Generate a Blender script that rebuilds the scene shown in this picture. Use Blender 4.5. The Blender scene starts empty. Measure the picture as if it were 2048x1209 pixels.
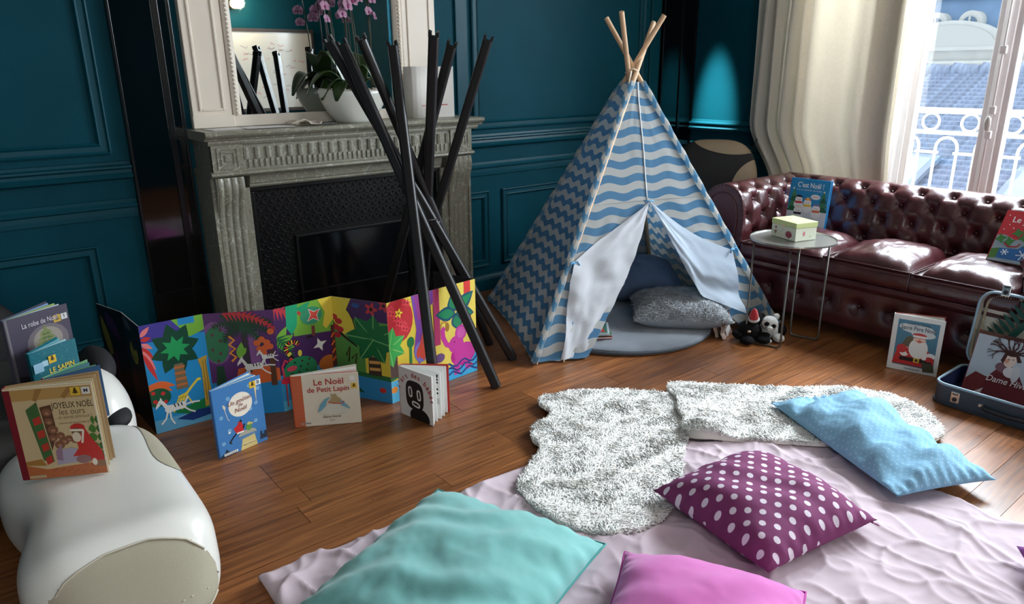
import bpy, bmesh, math, random
from mathutils import Vector, Matrix, noise, geometry
from math import sin, cos, pi, radians, sqrt, atan2, exp, floor
random.seed(7)
scene = bpy.context.scene
col = scene.collection

# ---------------------------------------------------------------- camera
CAM_H = 1.32
yaw, pit, rol = radians(38.41), radians(17.76), radians(-0.586)
fw = Vector((sin(yaw)*cos(pit), cos(yaw)*cos(pit), -sin(pit)))
rt = Vector((cos(yaw), -sin(yaw), 0)); up = rt.cross(fw)
r2 = rt*cos(rol) + up*sin(rol); u2 = up*cos(rol) - rt*sin(rol)
cam_d = bpy.data.cameras.new('camera'); cam = bpy.data.objects.new('camera', cam_d); col.objects.link(cam)
cam_d.sensor_width = 36; cam_d.lens = 1446.45*36/2048; cam_d.clip_start = 0.02; cam_d.clip_end = 400
mw = Matrix((r2, u2, -fw)).transposed().to_4x4(); mw.translation = (0, 0, CAM_H); cam.matrix_world = mw
scene.camera = cam

# ---------------------------------------------------------------- light
vs = scene.view_settings
vs.view_transform = 'Standard'; vs.look = 'None'; vs.gamma = 1.0; vs.exposure = 0.0; vs.use_curve_mapping = False
world = bpy.data.worlds.new('sky'); scene.world = world; world.use_nodes = True
bg = world.node_tree.nodes['Background']; bg.inputs[0].default_value = (0.82, 0.92, 1.0, 1); bg.inputs[1].default_value = 2.0

def area_light(name, loc, direc, sx, sy, power, color):
    d = bpy.data.lights.new(name, 'AREA'); d.shape = 'RECTANGLE'; d.size = sx; d.size_y = sy
    d.energy = power; d.color = color
    o = bpy.data.objects.new(name, d); col.objects.link(o); o.location = loc
    o.rotation_euler = Vector(direc).to_track_quat('-Z', 'Y').to_euler()
    return o
# daylight of the open sky over the roofs, above the street window
area_light('sky_light_street_window', (5.25, 1.5, 2.55), (-1, 0.05, -0.42), 2.6, 1.5, 800, (0.90, 0.96, 1.0))
area_light('fill_light_added_window', (4.78, -0.35, 1.65), (-1, 0.12, -0.12), 1.15, 2.0, 115, (0.90, 0.96, 1.0))  # fill light at an added, unseen second window nearer the viewer

area_light('fill_light_added_rear_window', (-0.35, -2.66, 1.65), (0.22, 1, -0.10), 1.15, 1.9, 52, (1.0, 0.97, 0.92))  # fill light outside an added rear window, brightens covers and tent side

# ---------------------------------------------------------------- materials
def lin(c):
    return tuple(((x/255)/12.92 if x/255 <= 0.04045 else ((x/255+0.055)/1.055)**2.4) for x in c)
_mats = {}
def mat(name, rgb, rough=0.5, metal=0.0, var=0.0, vscale=8.0, bump=0.0, bscale=60.0, coat=0.0, transl=0.0,
        spec=0.5, sheen=0.0, stretch=(1, 1, 1), emit=0.0):
    if name in _mats: return _mats[name]
    m = bpy.data.materials.new(name); m.use_nodes = True; _mats[name] = m
    nt = m.node_tree; N = nt.nodes; L = nt.links; b = N['Principled BSDF']
    c = lin(rgb); b.inputs['Base Color'].default_value = (*c, 1); b.inputs['Roughness'].default_value = rough
    b.inputs['Metallic'].default_value = metal; b.inputs['Specular IOR Level'].default_value = spec
    if coat: b.inputs['Coat Weight'].default_value = coat; b.inputs['Coat Roughness'].default_value = 0.12
    if sheen: b.inputs['Sheen Weight'].default_value = sheen; b.inputs['Sheen Roughness'].default_value = 0.6
    if emit: b.inputs['Emission Color'].default_value = (*c, 1); b.inputs['Emission Strength'].default_value = emit
    if var or bump:
        tc = N.new('ShaderNodeTexCoord'); mp = N.new('ShaderNodeMapping'); mp.inputs['Scale'].default_value = stretch
        L.new(tc.outputs['Object'], mp.inputs['Vector'])
    if var:
        n = N.new('ShaderNodeTexNoise'); n.inputs['Scale'].default_value = vscale; n.inputs['Detail'].default_value = 5
        L.new(mp.outputs[0], n.inputs['Vector'])
        r = N.new('ShaderNodeValToRGB'); r.color_ramp.elements[0].position = 0.3; r.color_ramp.elements[1].position = 0.7
        r.color_ramp.elements[0].color = (*[x*(1-var) for x in c], 1); r.color_ramp.elements[1].color = (*[min(1, x*(1+var)) for x in c], 1)
        L.new(n.outputs['Fac'], r.inputs[0]); L.new(r.outputs[0], b.inputs['Base Color'])
    if bump:
        n2 = N.new('ShaderNodeTexNoise'); n2.inputs['Scale'].default_value = bscale; n2.inputs['Detail'].default_value = 4
        L.new(mp.outputs[0], n2.inputs['Vector'])
        bp = N.new('ShaderNodeBump'); bp.inputs['Strength'].default_value = bump; bp.inputs['Distance'].default_value = 0.01
        L.new(n2.outputs['Fac'], bp.inputs['Height']); L.new(bp.outputs[0], b.inputs['Normal'])
    if transl:
        t = N.new('ShaderNodeBsdfTranslucent'); t.inputs[0].default_value = (*c, 1)
        mx = N.new('ShaderNodeMixShader'); mx.inputs[0].default_value = transl
        L.new(b.outputs[0], mx.inputs[1]); L.new(t.outputs[0], mx.inputs[2]); L.new(mx.outputs[0], N['Material Output'].inputs[0])
        if var: L.new(r.outputs[0], t.inputs[0])
    return m
def pm(rgb):
    return mat('print_%d_%d_%d' % tuple(rgb), rgb, 0.38)

# ---------------------------------------------------------------- mesh building
class MB:
    def __init__(s): s.v = []; s.f = []; s.m = []; s.uv = {}
    def add(s, vs_, fs, m=0):
        o = len(s.v); s.v += [tuple(v) for v in vs_]; s.f += [tuple(i+o for i in f) for f in fs]; s.m += [m]*len(fs); return s
    def box(s, x0, x1, y0, y1, z0, z1, m=0):
        return s.add([(x0,y0,z0),(x1,y0,z0),(x1,y1,z0),(x0,y1,z0),(x0,y0,z1),(x1,y0,z1),(x1,y1,z1),(x0,y1,z1)],
              [(0,3,2,1),(4,5,6,7),(0,1,5,4),(1,2,6,5),(2,3,7,6),(3,0,4,7)], m)
    def obox(s, p0, p1, thick, z0, z1, m=0, side=1):
        # upright board between plan points p0, p1; thickness to the back (left of the direction)
        d = Vector((p1[0]-p0[0], p1[1]-p0[1])).normalized(); n = Vector((-d.y, d.x))*thick*side
        a = [(p0[0],p0[1]),(p1[0],p1[1]),(p1[0]+n.x,p1[1]+n.y),(p0[0]+n.x,p0[1]+n.y)]
        return s.add([(x,y,z0) for x,y in a]+[(x,y,z1) for x,y in a], [(0,3,2,1),(4,5,6,7),(0,1,5,4),(1,2,6,5),(2,3,7,6),(3,0,4,7)], m)
    def tube(s, pts, r, n=8, m=0, caps=True, closed=False, flat=None):
        pts = [Vector(p) for p in pts]; k = len(pts); rs = r if isinstance(r, (list, tuple)) else [r]*k
        prev = None; rings = []
        for i, p in enumerate(pts):
            if closed: t = (pts[(i+1) % k]-pts[i-1])
            else: t = (pts[min(i+1,k-1)]-pts[max(i-1,0)])
            t = t.normalized() if t.length > 1e-9 else Vector((0,0,1))
            if prev is None:
                a = Vector((0,0,1)) if abs(t.z) < 0.9 else Vector((1,0,0)); u = t.cross(a).normalized()
            else:
                u = prev - t*prev.dot(t); u = u.normalized() if u.length > 1e-9 else t.orthogonal().normalized()
            prev = u; w = t.cross(u)
            fx, fy = flat if flat else (1, 1)
            rings.append([p + (u*cos(2*pi*j/n)*fx + w*sin(2*pi*j/n)*fy)*rs[i] for j in range(n)])
        o = len(s.v)
        for rg in rings: s.v += [tuple(v) for v in rg]
        cnt = k if closed else k-1
        for i in range(cnt):
            a = o+i*n; b = o+((i+1) % k)*n
            for j in range(n):
                s.f.append((a+j, a+(j+1) % n, b+(j+1) % n, b+j)); s.m.append(m)
        if caps and not closed:
            s.f.append(tuple(o+j for j in range(n))[::-1]); s.m.append(m)
            s.f.append(tuple(o+(k-1)*n+j for j in range(n))); s.m.append(m)
        return s
    def lathe(s, prof, n=24, c=(0,0,0), m=0, sx=1, sy=1):
        o = len(s.v)
        for r, z in prof:
            for j in range(n): s.v.append((c[0]+r*sx*cos(2*pi*j/n), c[1]+r*sy*sin(2*pi*j/n), c[2]+z))
        for i in range(len(prof)-1):
            for j in range(n):
                s.f.append((o+i*n+j, o+i*n+(j+1) % n, o+(i+1)*n+(j+1) % n, o+(i+1)*n+j)); s.m.append(m)
        s.f.append(tuple(o+j for j in range(n))[::-1]); s.m.append(m)
        s.f.append(tuple(o+(len(prof)-1)*n+j for j in range(n))); s.m.append(m)
        return s
    def ellipsoid(s, c, r, n=14, k=10, rot=None, m=0):
        o = len(s.v); c = Vector(c)
        R = rot if rot else Matrix.Identity(3)
        for i in range(k+1):
            th = pi*i/k
            for j in range(n):
                a = 2*pi*j/n
                s.v.append(tuple(c + R @ Vector((r[0]*sin(th)*cos(a), r[1]*sin(th)*sin(a), r[2]*cos(th)))))
        for i in range(k):
            for j in range(n):
                s.f.append((o+i*n+j, o+(i+1)*n+j, o+(i+1)*n+(j+1) % n, o+i*n+(j+1) % n)); s.m.append(m)
        return s
    def prism(s, poly, d0, d1, fn, m=0):
        # poly: 2d points; fn(a, b, d) -> 3d
        n = len(poly); o = len(s.v)
        s.v += [tuple(fn(a,b,d0)) for a,b in poly] + [tuple(fn(a,b,d1)) for a,b in poly]
        for i in range(n):
            j = (i+1) % n; s.f.append((o+i, o+j, o+n+j, o+n+i)); s.m.append(m)
        tri = geometry.tessellate_polygon([[Vector((a,b,0)) for a,b in poly]])
        for t in tri:
            s.f.append((o+t[0],o+t[1],o+t[2])); s.m.append(m); s.f.append((o+n+t[2],o+n+t[1],o+n+t[0])); s.m.append(m)
        return s
    def grid(s, fn, nu, nv, m=0, wu=False, wv=False, flip=False):
        o = len(s.v); cu = nu if wu else nu+1; cv = nv if wv else nv+1
        for i in range(cu):
            for j in range(cv): s.v.append(tuple(fn(i/nu, j/nv)))
        for i in range(nu):
            for j in range(nv):
                a = o+i*cv+j; b = o+((i+1) % cu)*cv+j; c = o+((i+1) % cu)*cv+(j+1) % cv; d = o+i*cv+(j+1) % cv
                s.f.append((a,d,c,b) if flip else (a,b,c,d)); s.m.append(m)
        return s
    def build(s, name, mats, parent=None, smooth=False, bevel=0.0, fixn=True, seg=2):
        me = bpy.data.meshes.new(name); me.from_pydata(s.v, [], s.f)
        if not isinstance(mats, (list, tuple)): mats = [mats]
        for m in mats: me.materials.append(m)
        if len(mats) > 1: me.polygons.foreach_set('material_index', s.m)
        if fixn:
            bm = bmesh.new(); bm.from_mesh(me); bmesh.ops.recalc_face_normals(bm, faces=bm.faces); bm.to_mesh(me); bm.free()
        if smooth: me.polygons.foreach_set('use_smooth', [True]*len(me.polygons))
        me.update()
        o = bpy.data.objects.new(name, me); col.objects.link(o)
        if parent is not None: o.parent = parent
        if bevel:
            b = o.modifiers.new('bevel', 'BEVEL'); b.width = bevel; b.segments = seg; b.limit_method = 'ANGLE'; b.angle_limit = radians(40)
        return o
def thing(name, label, cat, loc=(0,0,0), rot=(0,0,0), group=None):
    o = bpy.data.objects.new(name, None); col.objects.link(o); o.empty_display_size = 0.05
    o.location = loc; o.rotation_euler = rot if isinstance(rot, (tuple, list)) else (0,0,rot)
    return tag(o, label, cat, group)
def tag(o, label, cat, group=None):
    o['label'] = label; o['category'] = cat
    if group: o['group'] = group
    return o
def struct(o, label=None):
    o['kind'] = 'structure'
    if label: o['label'] = label
    return o
def local(t, o):
    # part was modelled in world coordinates: move it under thing t (no rotation on t)
    o.parent = t; o.location = (-t.location[0], -t.location[1], -t.location[2]); return o
def copy_obj(o, parent=None):
    c = o.copy(); col.objects.link(c); c.parent = parent; return c
def nz(x, y, z=0.0, s=1.0): return noise.noise(Vector((x*s, y*s, z*s)))
def fbm(x, y, z=0.0, s=1.0, o=4): return noise.fractal(Vector((x*s, y*s, z*s)), 1.0, 2.0, o)

# ---------------------------------------------------------------- flat print and lettering
class Frame:
    def __init__(s, o, u, v, n): s.o = Vector(o); s.u = Vector(u); s.v = Vector(v); s.n = Vector(n)
    def __call__(s, a, b, d): return s.o + s.u*a + s.v*b + s.n*d
def clip(poly, w, h):
    def cl(p, ins, inter):
        out = []
        for i in range(len(p)):
            a, b = p[i-1], p[i]
            if ins(b):
                if not ins(a): out.append(inter(a, b))
                out.append(b)
            elif ins(a): out.append(inter(a, b))
        return out
    def ix(x): return lambda a, b: (x, a[1]+(b[1]-a[1])*(x-a[0])/(b[0]-a[0]))
    def iy(y): return lambda a, b: (a[0]+(b[0]-a[0])*(y-a[1])/(b[1]-a[1]), y)
    for ins, inter in ((lambda q: q[0] >= 0, ix(0)), (lambda q: q[0] <= w, ix(w)), (lambda q: q[1] >= 0, iy(0)), (lambda q: q[1] <= h, iy(h))):
        if not poly: return []
        poly = cl(poly, ins, inter)
    return poly
class Art:
    """flat print: polygons in fractions of the page (0..1 both ways), stacked in paint order"""
    def __init__(s, w, h): s.w = w; s.h = h; s.L = []
    def poly(s, pts, c): s.L.append(([(a*s.w, b*s.h) for a, b in pts], c)); return s
    def raw(s, pts, c): s.L.append((list(pts), c)); return s
    def rect(s, x0, y0, x1, y1, c): return s.poly([(x0,y0),(x1,y0),(x1,y1),(x0,y1)], c)
    def ell(s, x, y, rx, ry, c, rot=0.0, n=18, a0=0.0, a1=2*pi):
        # radii in fractions of width
        x *= s.w; y *= s.h; rx *= s.w; ry *= s.w; cr, sr = cos(rot), sin(rot); P = []
        for i in range(n):
            a = a0+(a1-a0)*i/(n if a1-a0 > 6.2 else n-1); ex, ey = rx*cos(a), ry*sin(a); P.append((x+ex*cr-ey*sr, y+ex*sr+ey*cr))
        return s.raw(P, c)
    def star(s, x, y, ra, rb, n, c, rot=0.0):
        x *= s.w; y *= s.h; P = []
        for i in range(2*n):
            r = (ra if i % 2 == 0 else rb)*s.w; a = rot+pi*i/n; P.append((x+r*cos(a), y+r*sin(a)))
        return s.raw(P, c)
    def flower(s, x, y, r, n, c, cc=None, rot=0.0):
        x0, y0 = x*s.w, y*s.h; P = []
        for i in range(n*6):
            a = rot+2*pi*i/(n*6); rr = r*s.w*(0.72+0.28*cos(n*a-n*rot)); P.append((x0+rr*cos(a), y0+rr*sin(a)))
        s.raw(P, c)
        if cc: s.ell(x, y, r*0.28, r*0.28, cc, n=8)
        return s
    def leaf(s, x0, y0, x1, y1, wd, c, vein=None):
        a = Vector((x0*s.w, y0*s.h)); b = Vector((x1*s.w, y1*s.h)); d = b-a; n = Vector((-d.y, d.x)).normalized()*wd*s.w
        P = [a+d*t+n*sin(pi*t**0.8)*1.0 for t in [i/8 for i in range(9)]] + [a+d*t-n*sin(pi*t**0.8) for t in [i/8 for i in range(7,0,-1)]]
        s.raw([(p.x, p.y) for p in P], c)
        if vein: s.line([(x0,y0),(x1,y1)], wd*0.12, vein)
        return s
    def line(s, pts, wd, c):
        q = [Vector((a*s.w, b*s.h)) for a, b in pts]; h = wd*s.w/2; Lf = []; Rt = []
        for i, p in enumerate(q):
            d = q[min(i+1,len(q)-1)]-q[max(i-1,0)]; d = d.normalized() if d.length > 0 else Vector((1,0)); n = Vector((-d.y, d.x))*h
            Lf.append((p.x+n.x, p.y+n.y)); Rt.append((p.x-n.x, p.y-n.y))
        for i in range(len(q)-1): s.raw([Lf[i], Lf[i+1], Rt[i+1], Rt[i]], c)
        return s
    def frond(s, x, y, ang, ln, wd, c, n=9, curl=0.0):
        # palm frond: row of leaflets along a curved rib
        px, py = x*s.w, y*s.h; a = ang; st = ln*s.w/n
        for i in range(n):
            t = 1-i/n*0.75
            for sg in (-1, 1):
                b = a+sg*1.05; l = wd*s.w*t; e = (px+l*cos(b), py+l*sin(b)); nn = (-sin(b)*st*0.42, cos(b)*st*0.42)
                s.raw([(px-nn[0],py-nn[1]),(e[0],e[1]),(px+nn[0],py+nn[1])], c)
            nx, ny = px+st*cos(a), py+st*sin(a); s.raw([(px-st*.2*sin(a), py+st*.2*cos(a)),(px+st*.2*sin(a),py-st*.2*cos(a)),(nx+st*.2*sin(a),ny-st*.2*cos(a)),(nx-st*.2*sin(a),ny+st*.2*cos(a))], c)
            px, py = nx, ny; a += curl/n
        return s
    def build(s, name, fr, parent, off=0.0004, step=0.00002):
        mb = MB(); mats = []; idx = {}
        for k, (pts, c) in enumerate(s.L):
            pts = clip(pts, s.w, s.h)
            if len(pts) < 3: continue
            c = tuple(c)
            if c not in idx: idx[c] = len(mats); mats.append(pm(c))
            d = off+step*k
            tri = geometry.tessellate_polygon([[Vector((a,b,0)) for a,b in pts]])
            mb.add([fr(a,b,d) for a,b in pts], tri, idx[c])
        # all faces look along the frame normal
        fs = []
        for f in mb.f:
            a, b, c = (Vector(mb.v[i]) for i in f[:3])
            fs.append(f if (b-a).cross(c-a).dot(fr.n) >= 0 else f[::-1])
        mb.f = fs
        return mb.build(name, mats or [pm((255,255,255))], parent, fixn=False)
def glyphs(body, size, bold=0.0, shear=0.0, sx=1.0):
    cu = bpy.data.curves.new('txt', 'FONT'); cu.body = body; cu.size = size; cu.resolution_u = 3; cu.offset = bold*size; cu.shear = shear
    o = bpy.data.objects.new('txt', cu); col.objects.link(o)
    me = bpy.data.meshes.new_from_object(o.evaluated_get(bpy.context.evaluated_depsgraph_get()))
    vsx = [(v.co.x*sx, v.co.y) for v in me.vertices]; fs = [tuple(p.vertices) for p in me.polygons]
    bpy.data.objects.remove(o); bpy.data.curves.remove(cu); bpy.data.meshes.remove(me)
    return vsx, fs
def text(parent, fr, body, u, v, size, c, align='L', rot=0.0, bold=0.0, shear=0.0, sx=1.0, width=None, name='lettering', off=0.0022, label=None):
    vs_, fs = glyphs(body, size, bold, shear, sx)
    if not vs_: return
    x0 = min(a for a, b in vs_); x1 = max(a for a, b in vs_)
    k = (width/(x1-x0)) if width else 1.0
    sh = {'L': -x0, 'C': -(x0+x1)/2, 'R': -x1}[align]
    P = []
    for a, b in vs_:
        a = (a+sh)*k; P.append((u+a*cos(rot)-b*sin(rot), v+a*sin(rot)+b*cos(rot)))
    mb = MB(); mb.add([fr(a, b, off) for a, b in P], fs)
    ff = []
    for f in mb.f:
        A, B, C_ = (Vector(mb.v[i]) for i in f[:3]); ff.append(f if (B-A).cross(C_-A).dot(fr.n) >= 0 else f[::-1])
    mb.f = ff
    o = mb.build(name, pm(c), parent, fixn=False)
    if label: o['label'] = label
    return o
def arc_text(parent, fr, body, cx, cy, r, a0, a1, size, c, bold=0.0, name='lettering', off=0.0022, shear=0.0):
    mb = MB(); n = len(body)
    for i, ch in enumerate(body):
        if ch == ' ': continue
        a = a0+(a1-a0)*i/(n-1); vs_, fs = glyphs(ch, size, bold, shear)
        x0 = min(p for p, q in vs_); x1 = max(p for p, q in vs_); rr = a-pi/2
        mb.add([fr(cx+r*cos(a)+(p-(x0+x1)/2)*cos(rr)-q*sin(rr), cy+r*sin(a)+(p-(x0+x1)/2)*sin(rr)+q*cos(rr), off) for p, q in vs_], fs)
    return mb.build(name, pm(c), parent, fixn=False)

# ---------------------------------------------------------------- books
def book(name, label, loc, yaw_, w, h, th, cover, art, words, open_deg=25, lean=0.0, spine=None, leaves=4, page=(238,236,228),
         back=None, edge=None, group=None, roll=0.0, board=0.003, leafcol=None):
    t = thing(name, label, 'book', loc, (lean, roll, yaw_), group)
    a = radians(open_deg); cm = mat('cover_%d_%d_%d' % tuple(cover), cover, 0.35)
    MB().box(0, w, 0, board, 0, h).build('front_cover', cm, t, bevel=0.0008)
    da = Vector((cos(a), sin(a))); na = Vector((-sin(a), cos(a)))
    s0 = Vector((0, th))
    b = MB(); p0 = (s0.x, s0.y); p1 = (s0.x+da.x*w, s0.y+da.y*w); b.obox(p0, p1, board, 0, h)
    b.build('back_cover', mat('cover_%d_%d_%d' % tuple(back or cover), back or cover, 0.35), t, bevel=0.0008)
    MB().box(-0.003, 0.0005, 0, th+board, 0, h).build('spine', mat('cover_%d_%d_%d' % tuple(spine or cover), spine or cover, 0.35), t, bevel=0.001)
    for k in range(leaves):
        f = (k+0.6)/leaves; ak = a*f*f**0.4; d = Vector((cos(ak), sin(ak))); y0 = board+0.0008+(th-board-0.0016)*f
        lw = w-0.006-0.002*(k % 2); bl = MB()
        # a gathered group of sheets, slightly bowed
        pts = [(lw*q, sin(pi*q)*0.004*(1-f)) for q in (0, .25, .5, .75, 1)]
        thk = max(0.0012, (th-board)/leaves*0.5)
        top = []
        for q, bow in pts:
            p = Vector((0.0, y0)) + d*q + Vector((-d.y, d.x))*bow; top.append(p)
        vv = []
        for p in top: vv += [(p.x, p.y, 0.003), (p.x-d.y*thk, p.y+d.x*thk, 0.003), (p.x, p.y, h-0.003), (p.x-d.y*thk, p.y+d.x*thk, h-0.003)]
        ff = []
        for i in range(4):
            o = 4*i; ff += [(o,o+4,o+6,o+2),(o+1,o+3,o+7,o+5),(o+2,o+6,o+7,o+3),(o,o+1,o+5,o+4)]
        ff += [(0,2,3,1),(16,17,19,18)]
        lc = (leafcol[k % len(leafcol)] if leafcol else page)
        bl.add(vv, ff).build('page', mat('page_%d_%d_%d' % tuple(lc), lc, 0.7), t)
    fr = Frame((0, 0, 0), (1,0,0), (0,0,1), (0,-1,0))
    if art: art.build('cover_illustration', fr, t)
    for wd in words: text(t, fr, **wd)
    return t
# ================================================================ the room
D, W = 3.543, 4.52          # fireplace wall (y) and window wall (x)
XL, YF, ZC = -1.8, -2.5, 2.9
TEAL = mat('teal_wall_paint', (2, 66, 80), 0.6, spec=0.12, var=0.10, vscale=3.0, bump=0.08, bscale=140)
TEALT = mat('teal_trim_paint', (2, 68, 82), 0.45, spec=0.25)
WHITE = mat('white_paint', (226, 220, 212), 0.4)

def wood_floor():
    m = bpy.data.materials.new('parquet_wood'); m.use_nodes = True; nt = m.node_tree; N = nt.nodes; L = nt.links; b = N['Principled BSDF']
    oi = N.new('ShaderNodeObjectInfo'); tc = N.new('ShaderNodeTexCoord'); mp = N.new('ShaderNodeMapping'); mp.inputs['Scale'].default_value = (1.2, 22, 1)
    ad = N.new('ShaderNodeVectorMath'); ad.operation = 'ADD'; L.new(tc.outputs['Object'], ad.inputs[0])
    sc = N.new('ShaderNodeVectorMath'); sc.operation = 'SCALE'; L.new(oi.outputs['Location'], sc.inputs[0]); sc.inputs['Scale'].default_value = 1.7
    L.new(sc.outputs[0], ad.inputs[1]); L.new(ad.outputs[0], mp.inputs['Vector'])
    n = N.new('ShaderNodeTexNoise'); n.inputs['Scale'].default_value = 3; n.inputs['Detail'].default_value = 6; n.inputs['Distortion'].default_value = 0.6
    L.new(mp.outputs[0], n.inputs['Vector'])
    r = N.new('ShaderNodeValToRGB'); r.color_ramp.elements[0].position = 0.3; r.color_ramp.elements[1].position = 0.75
    r.color_ramp.elements[0].color = (*lin((112, 66, 37)), 1); r.color_ramp.elements[1].color = (*lin((180, 116, 66)), 1)
    L.new(n.outputs['Fac'], r.inputs[0])
    hs = N.new('ShaderNodeHueSaturation'); ma = N.new('ShaderNodeMapRange'); ma.inputs[3].default_value = 0.60; ma.inputs[4].default_value = 1.02
    L.new(oi.outputs['Random'], ma.inputs[0]); L.new(ma.outputs[0], hs.inputs['Value']); L.new(r.outputs[0], hs.inputs['Color'])
    L.new(hs.outputs[0], b.inputs['Base Color'])
    n2 = N.new('ShaderNodeTexNoise'); n2.inputs['Scale'].default_value = 9; n2.inputs['Detail'].default_value = 6; L.new(tc.outputs['Object'], n2.inputs['Vector'])
    mr = N.new('ShaderNodeMapRange'); mr.inputs[3].default_value = 0.2; mr.inputs[4].default_value = 0.42; L.new(n2.outputs['Fac'], mr.inputs[0]); L.new(mr.outputs[0], b.inputs['Roughness'])
    bp = N.new('ShaderNodeBump'); bp.inputs['Strength'].default_value = 0.12; bp.inputs['Distance'].default_value = 0.004; L.new(n.outputs['Fac'], bp.inputs['Height']); L.new(bp.outputs[0], b.inputs['Normal'])
    return m
WOOD = wood_floor()
SUB = mat('dark_joint', (38, 22, 14), 0.8)
fl = MB(); fl.box(XL, W, 0.0, D, -0.05, -0.013); floor_o = struct(fl.build('floor', SUB), 'dark brown hardwood plank floor')
# floor behind the camera, planks there too far to tell apart
rest = MB(); rest.box(XL, W, YF, 0.02, -0.05, -0.0005); rest.build('floor_boards', WOOD, floor_o)
rest = MB(); rest.box(XL, -0.75, 0.02, D, -0.05, -0.0005); rest.build('floor_boards', WOOD, floor_o)
PW = 0.11; lens = (0.8, 1.1, 1.45, 1.8); pmesh = {}
def plank(x, y, ln):
    key = round(ln, 2)
    if key not in pmesh:
        o = MB().box(0, ln-0.0018, 0, PW-0.0016, -0.013, 0).build('plank', WOOD, floor_o); pmesh[key] = o.data
    else:
        o = bpy.data.objects.new('plank', pmesh[key]); col.objects.link(o); o.parent = floor_o
    o.location = (x, y, random.uniform(-0.0006, 0.0))
row = 0; y = 0.02
while y < D-0.01:
    x = -0.75 - random.choice((0.0, 0.25, 0.5, 0.75))*0
    first = True
    while x < W-0.02:
        ln = random.choice(lens)
        if first: ln = random.choice((0.4, 0.8, 1.1, 1.45)); first = False
        ln = min(ln, round(W-x, 2))
        if W-x-ln < 0.3: ln = round(W-x, 2)
        plank(x, y, ln); x += ln
    y += PW; row += 1

# walls
wb = struct(MB().box(XL-0.1, W+0.1, D, D+0.12, -0.05, ZC).build('wall_back', TEAL), 'teal panelled wall behind the fireplace')
struct(MB().box(XL-0.12, XL, YF-0.1, D, -0.05, ZC).build('wall_left', TEAL), 'teal wall at the left')
W3 = (-0.95, 0.25)  # opening for the added rear window
fw_ = MB()
for xa, xb, za, zb in ((XL-0.1, W3[0], -0.05, ZC), (W3[1], W+0.1, -0.05, ZC), (W3[0], W3[1], -0.05, 0.6), (W3[0], W3[1], 2.62, ZC)): fw_.box(xa, xb, YF-0.12, YF, za, zb)
struct(fw_.build('wall_front', TEAL), 'teal wall behind the viewer')
struct(MB().box(XL-0.1, W+0.3, YF-0.1, D+0.1, ZC, ZC+0.1).build('ceiling', mat('ceiling_white', (215, 212, 205), 0.7)), 'white ceiling')
W1 = (0.44, 2.64); W2 = (-0.95, 0.25); ZW0, ZW1 = 0.10, 2.62; TW = 0.26
rw = MB()
for a, b in ((YF-0.1, W2[0]), (W2[1], W1[0]), (W1[1], D+0.1)): rw.box(W, W+TW, a, b, -0.05, ZC)
for a, b in (W1, W2): rw.box(W, W+TW, a, b, -0.05, ZW0); rw.box(W, W+TW, a, b, ZW1, ZC)
wr = struct(rw.build('wall_right', TEAL), 'teal wall with the street windows')

# mouldings: profile (out, z) run along a wall
def run_x(prof, x0, x1, y=D):
    return MB().prism(prof, x0, x1, lambda a, b, d: (d, y-a, b))
def run_y(prof, y0, y1, x=W):
    return MB().prism(prof, y0, y1, lambda a, b, d: (x-a, d, b))
CAP = [(0,0.884),(0.012,0.886),(0.030,0.893),(0.034,0.905),(0.022,0.915),(0.018,0.928),(0.030,0.936),(0.028,0.944),(0.012,0.950),(0.008,0.962),(0,0.964)]
LOW = [(0,0.718),(0.010,0.720),(0.012,0.740),(0.012,0.760),(0.022,0.766),(0.024,0.776),(0.014,0.786),(0.006,0.800),(0,0.802)]
BASE = [(0,0.0),(0.022,0.0),(0.022,0.070),(0.016,0.084),(0.008,0.094),(0,0.1)]
segs_x = [(XL, 0.685), (2.36, 4.14)]
n = 0
for a, b in segs_x:
    for prof in (CAP, LOW):
        n += 1; struct(run_x(prof, a, b).build('trim_%d' % n, TEALT), 'teal chair rail moulding on the fireplace wall')
    struct(run_x(BASE, a, b).build('baseboard_back' if a > 0 else 'baseboard_back_left', TEALT), 'teal baseboard under the fireplace wall')
for a, b in ((W1[1]+0.02, D),):
    for prof in (CAP, LOW):
        n += 1; struct(run_y(prof, a, b).build('trim_%d' % n, TEALT), 'teal chair rail moulding beside the street window')
    struct(run_y(BASE, a, b).build('baseboard_right', TEALT), 'teal baseboard beside the street window')
def frame_x(x0, x1, z0, z1, w=0.045, y=D):
    global n
    n += 1; m = MB(); P = [(0,0),(0.014,0.0),(0.018,0.006),(0.010,0.014),(0.010,w-0.016),(0.016,w-0.008),(0.006,w),(0,w)]
    # four mitred bars
    def bar(pa, pb, qa, qb):
        pass
    c0 = [(x0, z0), (x1, z0), (x1, z1), (x0, z1)]
    rings = []
    for out, inn in P:
        rings.append([(x0+inn, z0+inn, out), (x1-inn, z0+inn, out), (x1-inn, z1-inn, out), (x0+inn, z1-inn, out)])
    o = len(m.v)
    for rg in rings: m.v += [(x, y-d, z) for x, z, d in rg]
    k = len(rings)
    for i in range(k):
        for j in range(4):
            a = i*4+j; b = i*4+(j+1) % 4; c = ((i+1) % k)*4+(j+1) % 4; d = ((i+1) % k)*4+j; m.f.append((a,b,c,d)); m.m.append(0)
    return struct(m.build('trim_%d' % n, TEALT), 'teal panel moulding on the fireplace wall')
frame_x(-0.62, 0.50, 0.15, 0.61); frame_x(-1.75, -0.72, 0.15, 0.61)
frame_x(-0.62, 0.62, 0.995, 2.6, 0.05); frame_x(-1.75, -0.72, 0.995, 2.6, 0.05)
frame_x(2.36, 2.63, 0.155, 0.625); frame_x(2.735, 3.95, 0.155, 0.625)
frame_x(2.53, 3.98, 0.992, 2.6, 0.05)
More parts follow.
